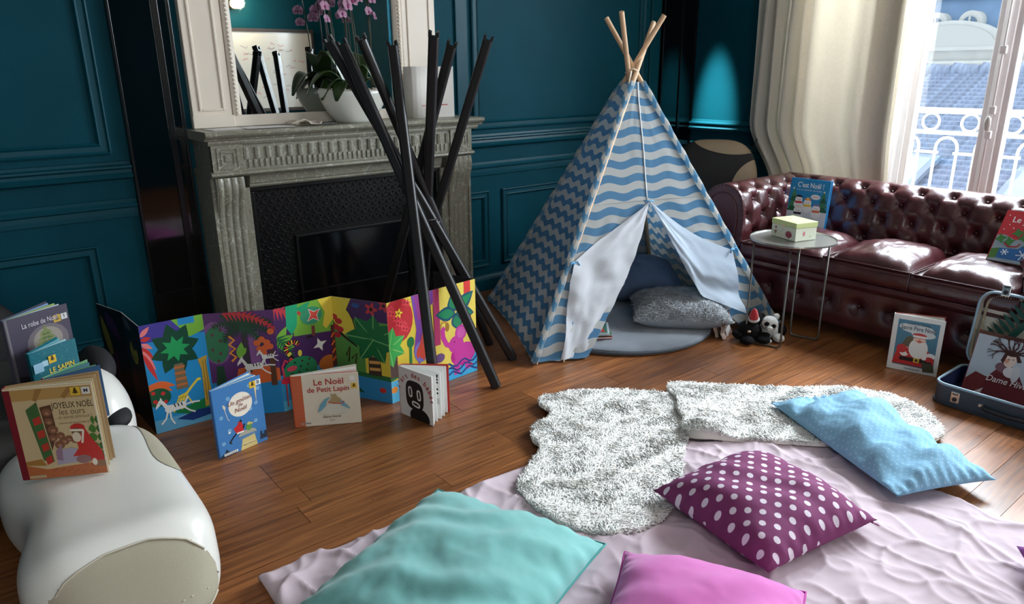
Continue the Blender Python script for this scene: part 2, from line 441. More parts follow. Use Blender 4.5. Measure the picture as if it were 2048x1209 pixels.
# vertical pilaster strips beside the chimney breast and by the corner
for xa, xb in ((2.42, 2.50), (4.04, 4.14)):
    n += 1; struct(MB().box(xa, xb, D-0.014, D, 0.97, ZC).build('trim_%d' % n, TEALT, bevel=0.004), 'teal vertical strip of the wall panelling')

# black glossy glass leaves left of the fireplace and in the corner
BLACKG = mat('black_glass', (5, 5, 7), 0.06, spec=0.6); BLACKP = mat('black_lacquer', (6, 7, 9), 0.25)
def black_leaf(name, label, x0, x1, xm):
    r = struct(MB().box(x0, x1, D-0.02, D-0.001, 0, ZC).build(name, BLACKP), label)
    for a, b in ((x0+0.012, xm-0.014), (xm+0.014, x1-0.012)):
        MB().box(a, b, D-0.024, D-0.0195, 0.36, ZC-0.1).build('pane', BLACKG, r)
    for a, b in ((x0, x0+0.012), (xm-0.014, xm+0.014), (x1-0.012, x1)):
        MB().box(a, b, D-0.032, D-0.0195, 0, ZC).build('frame_bar', BLACKP, r, bevel=0.002)
    MB().box(x0, x1, D-0.03, D-0.0195, 0, 0.35).build('bottom_panel', BLACKP, r)
black_leaf('door_1', 'narrow black glass door left of the fireplace', 0.687, 0.933, 0.872)
black_leaf('door_2', 'narrow black glass door in the far corner', 4.15, 4.515, 4.36)

# ---------------------------------------------------------------- street window
FRAME = mat('window_white', (232, 226, 226), 0.35)
GLASS = bpy.data.materials.new('window_glass'); GLASS.use_nodes = True
_n = GLASS.node_tree.nodes; _l = GLASS.node_tree.links
_t = _n.new('ShaderNodeBsdfTransparent'); _t.inputs[0].default_value = (0.96, 0.98, 1, 1); _g = _n.new('ShaderNodeBsdfGlossy'); _g.inputs['Roughness'].default_value = 0.02
_m = _n.new('ShaderNodeMixShader'); _m.inputs[0].default_value = 0.06
_l.new(_t.outputs[0], _m.inputs[1]); _l.new(_g.outputs[0], _m.inputs[2]); _l.new(_m.outputs[0], _n['Material Output'].inputs[0])
def window(name, label, y0, y1, mids, full):
    fx0, fx1 = W+0.06, W+0.13
    m = MB(); m.box(fx0-0.01, fx1+0.01, y0, y0+0.05, ZW0, ZW1); m.box(fx0-0.01, fx1+0.01, y1-0.05, y1, ZW0, ZW1)
    m.box(fx0-0.01, fx1+0.01, y0+0.05, y1-0.05, ZW0, ZW0+0.05); m.box(fx0-0.01, fx1+0.01, y0+0.05, y1-0.05, ZW1-0.05, ZW1)
    r = struct(m.build(name, FRAME), label)
    return r, fx0, fx1
win1, fx0, fx1 = window('window_1', 'tall white French window over the street', W1[0], W1[1], None, True)
def sash(par, ya, yb, st=0.058):
    m = MB(); m.box(fx0, fx1, ya, ya+st, ZW0+0.05, ZW1-0.05); m.box(fx0, fx1, yb-st, yb, ZW0+0.05, ZW1-0.05)
    m.box(fx0, fx1, ya+st, yb-st, ZW0+0.05, ZW0+0.17); m.box(fx0, fx1, ya+st, yb-st, ZW1-0.12, ZW1-0.05)
    s = m.build('sash', FRAME, par, bevel=0.006)
    MB().box(fx0+0.03, fx0+0.036, ya+st-0.004, yb-st+0.004, ZW0+0.165, ZW1-0.115).build('pane', GLASS, s)
    return s
for a, b in ((1.06, 1.54), (1.54, 2.02)): sash(win1, a, b, 0.062)
for a, b in ((2.14, 2.59), (0.49, 0.94)): sash(win1, a, b, 0.04)
for a, b in ((2.02, 2.14), (0.94, 1.06)): MB().box(fx0-0.01, fx1+0.01, a, b, ZW0+0.05, ZW1-0.05).build('mullion', FRAME, win1, bevel=0.005)
# meeting stile cover with its espagnolette bolt
MB().prism([(0,-0.034),(0.014,-0.03),(0.022,-0.012),(0.022,0.012),(0.014,0.03),(0,0.034)], ZW0+0.06, ZW1-0.06, lambda a, b, d: (fx0-a, 1.54+b, d)).build('meeting_stile', FRAME, win1)
bolt = MB(); bolt.tube([(fx0-0.034, 1.54, 0.2), (fx0-0.034, 1.54, 2.5)], 0.007, 8).build('bolt_rod', FRAME, win1, smooth=True)
for zz in (1.40, 1.09, 0.96): MB().box(fx0-0.043, fx0-0.018, 1.523, 1.557, zz-0.022, zz+0.022).build('bolt_guide', FRAME, win1, bevel=0.006)
MB().ellipsoid((fx0-0.052, 1.545, 1.02), (0.012, 0.017, 0.042), 12, 8).build('bolt_knob', mat('old_brass_white', (190, 186, 180), 0.35), win1, smooth=True)
added_win2, fx0, fx1 = window('added_window_2', 'added white street window nearer the viewer for fill light', W2[0], W2[1], None, False)  # window added out of view to go with its fill light
for a, b in ((W2[0]+0.05, -0.35), (-0.35, W2[1]-0.05)): sash(added_win2, a, b, 0.055)

fr3 = MB()  # rear window added behind the viewer to let fill light in
for xa, xb, za, zb in ((W3[0], W3[0]+0.06, 0.6, 2.62), (W3[1]-0.06, W3[1], 0.6, 2.62), (-0.39, -0.31, 0.66, 2.56), (W3[0]+0.06, W3[1]-0.06, 0.6, 0.66), (W3[0]+0.06, W3[1]-0.06, 2.56, 2.62)): fr3.box(xa, xb, YF-0.09, YF-0.03, za, zb)
added_win3 = struct(fr3.build('added_window_3', FRAME), 'added white window behind the viewer for fill light')
for xa, xb in ((W3[0]+0.06, -0.39), (-0.31, W3[1]-0.06)): MB().box(xa, xb, YF-0.063, YF-0.057, 0.66, 2.56).build('pane', GLASS, added_win3)
# balcony railing outside
RAIL = mat('railing_cream', (232, 234, 214), 0.45)
bal = thing('balcony_railing', 'cream iron balcony railing with rings and arches outside the window', 'railing', (5.05, 1.5, 0))
def rail_part(mb, name): return local(bal, mb.build(name, RAIL, None, smooth=True))
for z, r in ((1.053, 0.017), (0.919, 0.011)): rail_part(MB().box(5.05-r, 5.05+r, 0.0, 3.2, z-r, z+r), 'rail').data.polygons.foreach_set('use_smooth', [False]*6)
P = 0.23; yc = 1.93
for k in range(-7, 5):
    c = yc+k*P
    if c-0.07 < 0.02 or c+0.07 > 3.18: continue
    arch = [(5.05, c-0.064, 0.02), (5.05, c-0.064, 0.80)] + [(5.05, c-0.064*cos(pi*i/8), 0.825+0.066*sin(pi*i/8)) for i in range(9)] + [(5.05, c+0.064, 0.80), (5.05, c+0.064, 0.02)]
    rail_part(MB().tube(arch, 0.0095, 6), 'arched_bar')
    ry = c+P/2
    rail_part(MB().tube([(5.05, ry+0.05*cos(2*pi*i/20), 0.984+0.052*sin(2*pi*i/20)) for i in range(20)], 0.0085, 6, closed=True), 'ring')
    rail_part(MB().tube([(5.05, c+0.045, 0.795), (5.05, c+P-0.045, 0.795)], 0.010, 6), 'crossbar')
rail_part(MB().box(5.02, 5.08, 0.0, 3.2, 0.0, 0.03), 'bottom_rail')
MB_slab = struct(MB().box(W+TW, 5.15, -0.3, 3.5, -0.12, 0.0).build('trim_90', mat('stone_sill', (205, 200, 190), 0.8)), 'stone balcony slab outside the window')

# ---------------------------------------------------------------- houses across the street
SLATE = mat('slate_tiles', (150, 160, 180), 0.7, var=0.35, vscale=3.0, stretch=(1, 6, 1))
roof = thing('slate_roof', 'blue grey tiled roof of the low house across the street', 'roof', (11, 4.5, -8))
x0r, z0r, x1r, z1r = 7.6, -1.15, 13.2, 1.20; NC = 44
r_ = MB().prism([(x0r, -8), (x0r, z0r-0.08), (x1r, z1r-0.08), (x1r+4, -8)], -8, 17, lambda a, b, d: (a, d, b)); local(roof, r_.build('house_body', mat('house_render', (190, 186, 178), 0.9)))
course = None
for k in range(NC):
    ta, tb = k/NC, (k+1.0)/NC
    xa, za, xb, zb = x0r+(x1r-x0r)*ta, z0r+(z1r-z0r)*ta, x0r+(x1r-x0r)*tb, z0r+(z1r-z0r)*tb
    if course is None:
        dx, dz = xb-xa, zb-za
        m = MB().prism([(0, 0.0), (0, 0.055), (dx+0.03, dz+0.018), (dx+0.03, dz-0.01)], -8, 17, lambda a, b, d: (a, d, b))
        course = local(roof, m.build('tile_course', SLATE)); base = Vector(course.location)
        course.location = base+Vector((xa, 0, za))
    else:
        c = copy_obj(course, roof); c.location = base+Vector((xa, 0, za))
rt_ = None
for k in range(40):
    yk = -2+k*0.42
    if rt_ is None:
        m = MB().tube([(0, 0, 0), (0, 0.2, 0.006), (0, 0.41, 0.02)], [0.12, 0.125, 0.14], 10); rt_ = local(roof, m.build('ridge_tile', SLATE, None, smooth=True)); b2 = Vector(rt_.location); rt_.location = b2+Vector((x1r, yk, z1r+0.02))
    else:
        c = copy_obj(rt_, roof); c.location = b2+Vector((x1r, yk, z1r+0.02))
SKYL = mat('skylight_glass', (196, 214, 226), 0.2)
for yk, t0, t1 in ((4.05, 0.30, 0.52), (5.75, 0.30, 0.52), (2.35, 0.28, 0.5)):
    fr = Frame((x0r+(x1r-x0r)*t0, yk, z0r+(z1r-z0r)*t0+0.06), (0, 1, 0), ((x1r-x0r), 0, (z1r-z0r)), Vector((-(z1r-z0r), 0, x1r-x0r)).normalized())
    h = t1-t0
    m = MB(); m.prism([(0,0),(0.75,0),(0.75,h),(0,h)], 0, 0.07, fr); sk = local(roof, m.build('skylight', mat('zinc', (168, 178, 190), 0.4, 0.3)))
    m = MB(); m.prism([(0.08,0.015),(0.67,0.015),(0.67,h-0.015),(0.08,h-0.015)], 0.07, 0.076, fr); m.build('skylight_pane', SKYL, sk)

STONE = mat('pale_stone', (196, 194, 188), 0.8, var=0.08, vscale=0.6); ZINC = mat('mansard_slate', (110, 136, 166), 0.6, var=0.12, vscale=0.5); WIN = mat('far_window_dark', (96, 116, 138), 0.3)
town = thing('mansard_building', 'pale stone building with a blue mansard roof and round dormers', 'building', (80, 34, -10))
def tb(name, m, ma, sm=False): return local(town, m.build(name, ma, None, smooth=sm))
tb('facade', MB().box(80, 92, 22, 60, -14, 3.15), STONE)
tb('cornice', MB().box(79.4, 80.2, 22, 60, 2.75, 3.15), STONE)
tb('cornice', MB().box(79.6, 80.2, 22, 60, 1.55, 1.8), STONE)
tb('mansard_roof', MB().prism([(80.6,3.1),(82.0,7.6),(91,7.6),(92,3.1)], 28.2, 37.2, lambda a, b, d: (a, d, b)), ZINC)
tb('roof_cap', MB().box(81.5, 92, 28.0, 36.4, 7.6, 8.6), STONE)
ped = [(36.6-9.6*0.5*(1-cos(pi*i/14)), 3.15+2.35*sin(pi*i/14)) for i in range(15)]
tb('arched_pediment', MB().prism(ped, 79.5, 80.4, lambda a, b, d: (d, a, b)), STONE)
ped2 = [(31.8+(a-31.8)*0.86, 3.15+(b-3.15)*0.82) for a, b in ped]
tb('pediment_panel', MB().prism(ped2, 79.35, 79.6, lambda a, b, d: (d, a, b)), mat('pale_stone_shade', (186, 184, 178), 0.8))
for yk in (33.55, 30.45):
    dm = tb('dormer', MB().prism([(-1.05,3.6)]+[(-1.05*cos(pi*i/10), 5.3+1.05*sin(pi*i/10)) for i in range(11)]+[(1.05,3.6)], 80.2, 82.6, lambda a, b, d: (d, yk+a, b)), STONE)
    m = MB().prism([(-0.62,3.8)]+[(-0.62*cos(pi*i/10), 5.2+0.62*sin(pi*i/10)) for i in range(11)]+[(0.62,3.8)], 80.05, 80.3, lambda a, b, d: (d, yk+a, b)); w_ = m.build('dormer_window', WIN, dm)
    MB().box(79.98, 80.2, yk-0.09, yk+0.09, 3.8, 5.8).build('glazing_bar', STONE, dm)
for yk in (33.4, 32.9, 30.8, 30.0):
    w_ = tb('window', MB().box(79.9, 80.1, yk-0.2, yk+0.2, -0.35, 1.1), WIN); MB().box(79.86, 80.02, yk-0.03, yk+0.03, -0.35, 1.1).build('glazing_bar', STONE, w_)
brick = thing('tall_rear_building', 'tall pale brick building rising behind the mansard roof', 'building', (96, 36, -10))
local(brick, MB().box(96, 104, 20, 62, -12, 14.5).build('wall', mat('pale_brick', (186, 182, 172), 0.9, var=0.12, vscale=1.5)))
for yk in (26, 29, 32, 35, 38, 41, 44):
    for zk in (9.0, 12.0): local(brick, MB().box(95.9, 96.1, yk, yk+1.1, zk, zk+1.6).build('window', WIN))
ch = thing('white_chimney_stack', 'bright white chimney block on the mansard roof', 'chimney', (84, 33, 8.6))
local(ch, MB().box(82.5, 86, 30.4, 34.6, 8.6, 13.5).build('stack', mat('chimney_white', (246, 246, 242), 0.7)))
for k in range(4): local(ch, MB().lathe([(0.22,0),(0.26,0.1),(0.2,0.9),(0.24,1.0)], 12, (84, 30.9+k*0.95, 13.5)).build('chimney_pot', mat('terracotta_pale', (220, 190, 170), 0.8)))
# ================================================================ fireplace
def marble():
    m = bpy.data.materials.new('grey_green_marble'); m.use_nodes = True; nt = m.node_tree; N = nt.nodes; L = nt.links; b = N['Principled BSDF']
    tc = N.new('ShaderNodeTexCoord'); n = N.new('ShaderNodeTexNoise'); n.inputs['Scale'].default_value = 30; n.inputs['Detail'].default_value = 9; n.inputs['Distortion'].default_value = 1.6; n.inputs['Roughness'].default_value = 0.72
    L.new(tc.outputs['Object'], n.inputs['Vector'])
    r = N.new('ShaderNodeValToRGB'); e = r.color_ramp.elements
    e[0].position = 0.30; e[0].color = (*lin((92, 86, 72)), 1); e[1].position = 0.72; e[1].color = (*lin((196, 194, 180)), 1)
    k = e.new(0.46); k.color = (*lin((150, 150, 136)), 1); k = e.new(0.52); k.color = (*lin((118, 110, 90)), 1); k = e.new(0.58); k.color = (*lin((166, 166, 152)), 1)
    L.new(n.outputs['Fac'], r.inputs[0]); L.new(r.outputs[0], b.inputs['Base Color']); b.inputs['Roughness'].default_value = 0.36
    n2 = N.new('ShaderNodeTexNoise'); n2.inputs['Scale'].default_value = 90; n2.inputs['Detail'].default_value = 4; L.new(tc.outputs['Object'], n2.inputs['Vector'])
    bp = N.new('ShaderNodeBump'); bp.inputs['Strength'].default_value = 0.25; bp.inputs['Distance'].default_value = 0.003; L.new(n2.outputs['Fac'], bp.inputs['Height']); L.new(bp.outputs[0], b.inputs['Normal'])
    return m
MARB = marble()
IRON = mat('black_cast_iron', (7, 7, 8), 0.36, var=0.3, vscale=30, spec=0.35); IRONG = mat('black_enamel', (5, 6, 8), 0.14, spec=0.4)
fp = thing('marble_fireplace', 'grey green marble fireplace with fluted frieze and black iron insert', 'fireplace', (1.645, 3.4, 0))
def F(name, mb, ma=MARB, bev=0.0, sm=False): return local(fp, mb.build(name, ma, None, smooth=sm, bevel=bev))
FX0, FX1 = 0.958, 2.335; OX0, OX1, OZ = 1.125, 2.165, 0.82
# shelf with moulded edge
shelf = [(0.0,1.040),(0.262,1.040),(0.270,1.044),(0.274,1.052),(0.286,1.056),(0.296,1.066),(0.296,1.074),(0.290,1.082),(0.0,1.082)]
F('mantel_shelf', MB().prism(shelf, 0.932, 2.40, lambda a, b, d: (d, D-a, b)), bev=0.003)
F('shelf_moulding', MB().prism([(0.0,1.022),(0.258,1.022),(0.264,1.032),(0.264,1.041),(0.0,1.041)], 0.948, 2.375, lambda a, b, d: (d, D-a, b)))
F('frieze', MB().box(FX0, FX1, D-0.245, D, 0.905, 1.023))
FY = D-0.245
for xa, xb in ((FX0, 1.094), (2.199, FX1)):
    blk = F('corner_block', MB().box(xa, xb, FY-0.012, FY+0.01, 0.905, 1.023))
    cx, cz = (xa+xb)/2, 0.964
    for h, wd, pr in ((0.046, 0.006, 0.004), (0.030, 0.006, 0.004)):
        m = MB()
        for x0, x1, z0, z1 in ((cx-h,cx+h,cz+h-wd,cz+h),(cx-h,cx+h,cz-h,cz-h+wd),(cx-h,cx-h+wd,cz-h+wd,cz+h-wd),(cx+h-wd,cx+h,cz-h+wd,cz+h-wd)): m.box(x0,x1,FY-0.012-pr,FY-0.0115,z0,z1)
        local(fp, m.build('carved_square', MARB)); 
    F('carved_centre', MB().box(cx-0.014, cx+0.014, FY-0.016, FY-0.0115, cz-0.014, cz+0.014), bev=0.003)
fl0, fl1, nf = 1.11, 2.183, 21
pitch = (fl1-fl0)/nf; first = None
for k in range(nf+1):
    x = fl0+k*pitch
    m = MB().prism([(-pitch*0.27,0),(-pitch*0.2,0.007),(0,0.011),(pitch*0.2,0.007),(pitch*0.27,0)], 0.957, 1.006, lambda a, b, d: (a, FY-b, d)) if first is None else None
    if first is None: first = F('flute_rib', m, MARB, sm=False); bl = Vector(first.location); first.location = bl+Vector((x,0,0))
    else: c = copy_obj(first, fp); c.location = bl+Vector((x,0,0))
reed = None
for k in range(2*nf):
    x = fl0+pitch*0.25+k*pitch/2
    if reed is None: reed = F('reed', MB().box(-0.007, 0.007, FY-0.006, FY+0.002, 0.917, 0.952), bev=0.002); bl2 = Vector(reed.location); reed.location = bl2+Vector((x,0,0))
    else: c = copy_obj(reed, fp); c.location = bl2+Vector((x,0,0))
ledge = [(0.0,0.880),(0.240,0.880),(0.252,0.886),(0.262,0.888),(0.268,0.894),(0.266,0.902),(0.250,0.908),(0.0,0.908)]
F('ledge_moulding', MB().prism(ledge, FX0-0.012, FX1+0.012, lambda a, b, d: (d, D-a, b)))
F('lintel', MB().prism([(0.0,OZ),(0.196,OZ),(0.204,0.828),(0.204,0.836),(0.21,0.842),(0.22,0.88),(0.0,0.88)], OX0, OX1, lambda a, b, d: (d, D-a, b)))
def leg_y(z):   # console profile: swelling scroll at the top, slim below, foot at the bottom
    t = z/0.88
    return 0.205+0.040*exp(-((t-0.95)/0.10)**2)+0.018*t**2+0.03*exp(-(t/0.05)**2)
for xa, xb, inner in ((FX0+0.004, FX0+0.128, 1), (FX1-0.128, FX1-0.004, -1)):
    def S(u, v):
        x = xa+(xb-xa)*u; z = 0.88*v; y = D-leg_y(z)
        rib = 0.007*abs(sin(pi*u*4))**0.7 if 0.03 < u < 0.97 else 0.0
        return (x, y-rib, z)
    F('console_leg', MB().grid(S, 40, 50), MARB, sm=True)
    m = MB(); m.prism([(D, 0.0)]+[(D-leg_y(0.88*i/30)+0.001, 0.88*i/30) for i in range(31)]+[(D, 0.88)], xa, xb, lambda a, b, d: (d, a, b)); F('leg_core', m)
    F('plinth', MB().box(xa-0.008, xb+0.008, D-0.262, D, 0.0, 0.085), bev=0.004)
    ja, jb = (xb, OX0) if inner > 0 else (OX1, xa)
    F('jamb', MB().box(ja, jb, D-0.20, D, 0.0, OZ+0.001), bev=0.003)
F('side_panel', MB().box(FX0-0.010, FX0+0.004, D-0.225, D, 0.0, 0.885))
F('side_panel', MB().box(FX1-0.004, FX1+0.010, D-0.225, D, 0.0, 0.885))
# iron insert with scale relief
IY = D-0.165
F('insert_plate', MB().box(OX0, OX1, IY, D-0.02, 0.0, OZ), IRON)
m = MB()
for xa, xb, za, zb in ((OX0, OX1, OZ-0.022, OZ), (OX0, OX0+0.022, 0, OZ-0.022), (OX1-0.022, OX1, 0, OZ-0.022)): m.box(xa, xb, IY-0.02, IY+0.001, za, zb)
F('insert_frame', m, IRON, 0.004)
DX0, DX1, DZ = 1.34, 1.95, 0.55
m = MB(); px, pz = 0.041, 0.036; i = 0; z = 0.03
while z < OZ-0.03:
    x = OX0+0.04+(px/2 if i % 2 else 0)
    while x < OX1-0.03:
        if not (DX0-0.03 < x < DX1+0.03 and z < DZ+0.03):
            o = len(m.v)
            m.ellipsoid((x, IY-0.001, z+0.004), (0.0045, 0.006, 0.0045), 6, 4)
            # the scale: arc of rope below each stud
            m.tube([(x+0.0205*cos(a), IY-0.002, z-0.0+0.02*sin(a)) for a in [pi+pi*q/6 for q in range(7)]], 0.0028, 4, caps=False)
        x += px
    z += pz/1.0; i += 1
so = F('scale_relief', m, IRON, sm=True); so['kind'] = 'stuff'
m = MB()
for xa, xb, za, zb in ((DX0-0.014, DX1+0.014, DZ, DZ+0.014), (DX0-0.014, DX0, 0, DZ), (DX1, DX1+0.014, 0, DZ)): m.box(xa, xb, IY-0.014, IY+0.001, za, zb)
F('shutter_frame', m, IRON, 0.003)
for za, zb in ((0.0, 0.27), (0.276, 0.55)): F('shutter_plate', MB().box(DX0, DX1, IY-0.006, IY+0.001, za, zb), IRONG, 0.002)

# ================================================================ mirror over the mantel
CREAM = mat('cream_lacquer_frame', (232, 220, 204), 0.38)
mi = thing('mantel_mirror', 'tall mirror in a cream panelled frame above the mantel', 'mirror', (1.62, 3.5, 1.083))
def R_(name, mb, ma=CREAM, bev=0.0, sm=False): return local(mi, mb.build(name, ma, None, smooth=sm, bevel=bev))
MZ0, MZ1 = 1.083, 2.75; MX0, MX1 = 0.965, 2.268; GX0, GX1, GZ0, GZ1 = 1.185, 2.02, 1.135, 2.6
R_('backing', MB().box(MX0, MX1, D-0.022, D-0.001, MZ0, MZ1), CREAM)
R_('mirror_glass', MB().box(GX0, GX1, D-0.027, D-0.021, GZ0, GZ1), mat('mirror_silver', (205, 210, 208), 0.012, 1.0))
for xa, xb in ((MX0, GX0-0.045), (GX1+0.045, MX1)):
    R_('stile', MB().box(xa, xb, D-0.040, D-0.021, MZ0, MZ1), CREAM, 0.003)
    m = MB(); fy = D-0.0395
    for a, b, c, d_ in ((xa+0.03, xa+0.042, MZ0+0.075, MZ1-0.06), (xb-0.042, xb-0.03, MZ0+0.075, MZ1-0.06)): m.box(a, b, fy-0.007, fy, c, d_)
    m.box(xa+0.042, xb-0.042, fy-0.007, fy, MZ0+0.075, MZ0+0.087)
    R_('panel_moulding', m, CREAM, 0.003)
    R_('stile_foot', MB().box(xa-0.006, xb+0.006, D-0.052, D-0.021, MZ0, MZ0+0.055), CREAM, 0.004)
R_('bottom_rail', MB().box(GX0-0.045, GX1+0.045, D-0.036, D-0.021, MZ0, GZ0), CREAM, 0.003)
R_('top_rail', MB().box(GX0-0.045, GX1+0.045, D-0.040, D-0.021, GZ1, MZ1), CREAM, 0.003)
for xa, xb in ((GX0-0.045, GX0), (GX1, GX1+0.045)):
    R_('inner_border', MB().prism([(0,0),(0.022,0.004),(0.03,0.018),(0.022,0.034),(0.012,0.045),(0,0.045)] if xa < 1.5 else [(0,0.045),(0.022,0.041),(0.03,0.027),(0.022,0.011),(0.012,0),(0,0)], GZ0, GZ1, lambda a, b, d: (xa+b, D-0.021-a, d)))
    m = MB(); z = GZ0+0.01
    while z < GZ1:
        m.ellipsoid(((xa+xb)/2, D-0.05, z), (0.008, 0.006, 0.0075), 6, 4); z += 0.0185
    R_('bead_row', m, CREAM, sm=True)['kind'] = 'stuff'

# ================================================================ things on the mantel
MT = 1.0825
# orchid in a white boat-shaped bowl
oc = thing('potted_orchid', 'pink orchid with pebbles in a white boat-shaped bowl on the mantel', 'plant', (1.70, 3.385, MT))
BOWL = mat('white_glazed_bowl', (206, 206, 196), 0.16, coat=0.4)
def bowl(u, v):
    a = 2*pi*u
    if v < 0.5: t = v*2; k = 0.50+0.50*sin(t*pi/2)**0.9; z = 0.155*t; ins = 0
    else: t = (v-0.5)*2; k = 1.0-0.05-0.12*t; z = 0.155-0.03*t; ins = 1
    ex = 0.185*k; ey = 0.088*(0.55+0.45*k if v < 0.5 else k)
    lift = 0.012*abs(cos(a))**3*(min(1, v*2))
    ca, sa = cos(a), sin(a)
    return (ex*(abs(ca)**0.9)*(1 if ca > 0 else -1), ey*sa*(1-0.25*abs(ca)**4), z+lift)
b_ = MB().grid(bowl, 48, 26, wu=True); b_.f.append(tuple(i*27 for i in range(48))); b_.m.append(0)
b_.build('bowl', BOWL, oc, smooth=True)
MB().lathe([(0.0,0),(0.155,0),(0.155,0.015),(0.0,0.016)], 30, (0,0,0.122), sx=1, sy=0.42).build('soil', mat('potting_bark', (62, 46, 36), 0.9), oc)
peb = MB(); rnd = random.Random(3)
for k in range(190):
    a = rnd.uniform(0, 2*pi); r = sqrt(rnd.random()); x = 0.155*r*cos(a); y = 0.072*r*sin(a)
    s_ = rnd.uniform(0.006, 0.011); peb.ellipsoid((x, y, 0.146+rnd.uniform(0, 0.012)), (s_, s_*0.85, s_*0.7), 6, 4)
peb.build('pebbles', mat('pebble_pale', (206, 190, 178), 0.7, var=0.25, vscale=40), oc, smooth=True)['kind'] = 'stuff'
LEAF = mat('orchid_leaf', (50, 74, 36), 0.34, var=0.25, vscale=12); STEM = mat('orchid_stem', (48, 50, 30), 0.5)
def oleaf(p0, ang, ln, wd, rise, droop):
    def S(u, v):
        t = u; s_ = (v-0.5)*2; w_ = 1.35*wd*sin(pi*min(1, t*0.92+0.06))**0.7
        r = ln*t; z = rise*sin(t*pi*0.75)-droop*t*t
        c, s2 = cos(ang), sin(ang)
        return (p0[0]+r*c-s_*w_*s2, p0[1]+r*s2+s_*w_*c, p0[2]+z+abs(s_)*w_*0.35)
    o = MB().grid(S, 12, 6).build('leaf', LEAF, oc, smooth=True); so = o.modifiers.new('s', 'SOLIDIFY'); so.thickness = 0.003
for p in (((-0.03,0,0.15), 2.9, 0.20, 0.042, 0.11, 0.10), ((-0.02,0.01,0.15), 2.4, 0.15, 0.045, 0.17, 0.0), ((0.0,-0.01,0.15), -2.6, 0.16, 0.042, 0.08, 0.10),
          ((0.02,0,0.15), 0.3, 0.19, 0.042, 0.09, 0.10), ((0.0,0,0.15), -0.7, 0.10, 0.038, 0.12, 0.03), ((0.05,0.01,0.15), 0.9, 0.09, 0.035, 0.17, 0.0), ((-0.05,0,0.15), 3.3, 0.13, 0.04, 0.07, 0.09)): oleaf(*p)
PET = mat('orchid_petal', (176, 130, 158), 0.5, transl=0.25, var=0.2, vscale=60); LIP = mat('orchid_lip', (150, 60, 110), 0.5)
def bloom(p, az, s_):
    s_ *= 0.78
    f = MB(); q = Matrix.Rotation(az, 3, 'Z') @ Matrix.Rotation(radians(75), 3, 'X')
    for k, (a, l, w_) in enumerate(((pi/2, 1.0, 0.42), (pi/2+2.1, 1.0, 0.42), (pi/2-2.1, 1.0, 0.42), (0.25, 1.0, 0.72), (pi-0.25, 1.0, 0.72))):
        def S(u, v):
            r = l*s_*u; t = (v-0.5)*2*w_*s_*sin(pi*min(1, u*0.9+0.08))**0.8
            v3 = Vector((r*cos(a)-t*sin(a), r*sin(a)+t*cos(a), 0.12*s_*sin(u*3)+0.001*k)); return Vector(p)+q @ v3
        f.grid(S, 5, 4)
    o = f.build('blossom', PET, oc, smooth=True, fixn=False)
    MB().ellipsoid(Vector(p)+q @ Vector((0, -0.12*s_, 0.2*s_)), (0.22*s_, 0.22*s_, 0.26*s_), 8, 6).build('lip', LIP, o, smooth=True)
stems = [((-0.08,0.0), (-0.13,-0.01), 0.75), ((-0.02,0.0), (-0.03,-0.02), 0.72), ((0.0,0.01), (-0.01,0.0), 0.75), ((0.03,0), (-0.015,-0.015), 0.70), ((0.10,0), (0.115,-0.01), 0.73), ((0.05,0.01), (0.0,0.02), 0.75), ((0.11,0.01),(0.10,0.0),0.7)]
for (x0, y0), (x1, y1), h in stems:
    MB().tube([(x0+(x1-x0)*t+0.008*sin(5*t), y0+(y1-y0)*t, 0.15+h*t) for t in [i/8 for i in range(9)]], 0.0028, 6).build('stem', STEM, oc, smooth=True)
for p, az, s_ in (((-0.12,-0.02,0.475), 0.5, 0.032), ((-0.125,-0.02,0.53), 0.2, 0.036), ((-0.045,-0.03,0.50), 0.3, 0.038), ((-0.02,-0.04,0.535), 0.4, 0.044), ((0.01,-0.03,0.56), 0.2, 0.045), ((0.045,-0.03,0.575), 0.6, 0.045),
                 ((0.10,-0.02,0.515), 0.3, 0.034), ((0.13,-0.02,0.495), 0.8, 0.032), ((0.12,-0.02,0.57), 0.3, 0.036), ((0.0,-0.02,0.62), 0.3, 0.04), ((0.06,-0.02,0.63), 0.5, 0.04)): bloom(p, az, s_)
# papers and letters at the left end
PAPER = mat('white_paper', (232, 226, 222), 0.6)
for k, (x, y, rz, w_, h_, lab) in enumerate(((1.10, 3.395, 0.10, 0.24, 0.13, 'white envelope lying at the left end of the mantel'), (1.245, 3.36, -0.06, 0.22, 0.12, 'white sheet of paper overlapping the envelope on the mantel'))):
    o = MB().box(-w_/2, w_/2, -h_/2, h_/2, 0, 0.0012).build('envelope' if k == 0 else 'paper_sheet', PAPER); o.location = (x, y, MT+0.0006+0.0016*k); o.rotation_euler = (0, 0, rz); tag(o, lab, 'paper')
def crump(u, v):
    x = (u-0.5)*0.15; y = (v-0.5)*0.085
    return (x, y, max(0.0006, 0.010+0.020*fbm(u*2.2, v*2.2, 1.3)*(1-(2*u-1)**4)+0.006*sin(7*u)))
o = MB().grid(crump, 26, 16).build('crumpled_glove_cloth', mat('cream_cloth', (206, 192, 176), 0.8), smooth=True); o.location = (1.42, 3.36, MT+0.0012); so = o.modifiers.new('s', 'SOLIDIFY'); so.thickness = 0.004
tag(o, 'crumpled cream cloth on the mantel left of the orchid bowl', 'cloth')
o = MB().grid(lambda u, v: ((u-0.5)*0.11, (v-0.5)*0.05, 0.004+0.006*abs(nz(u*6, v*6, 4))), 18, 10).build('clear_wrapper', mat('foil_wrap', (190, 194, 205), 0.2, 0.5), smooth=True); o.location = (1.52, 3.325, MT+0.001); tag(o, 'small shiny plastic wrapper at the front of the orchid bowl', 'wrapper')
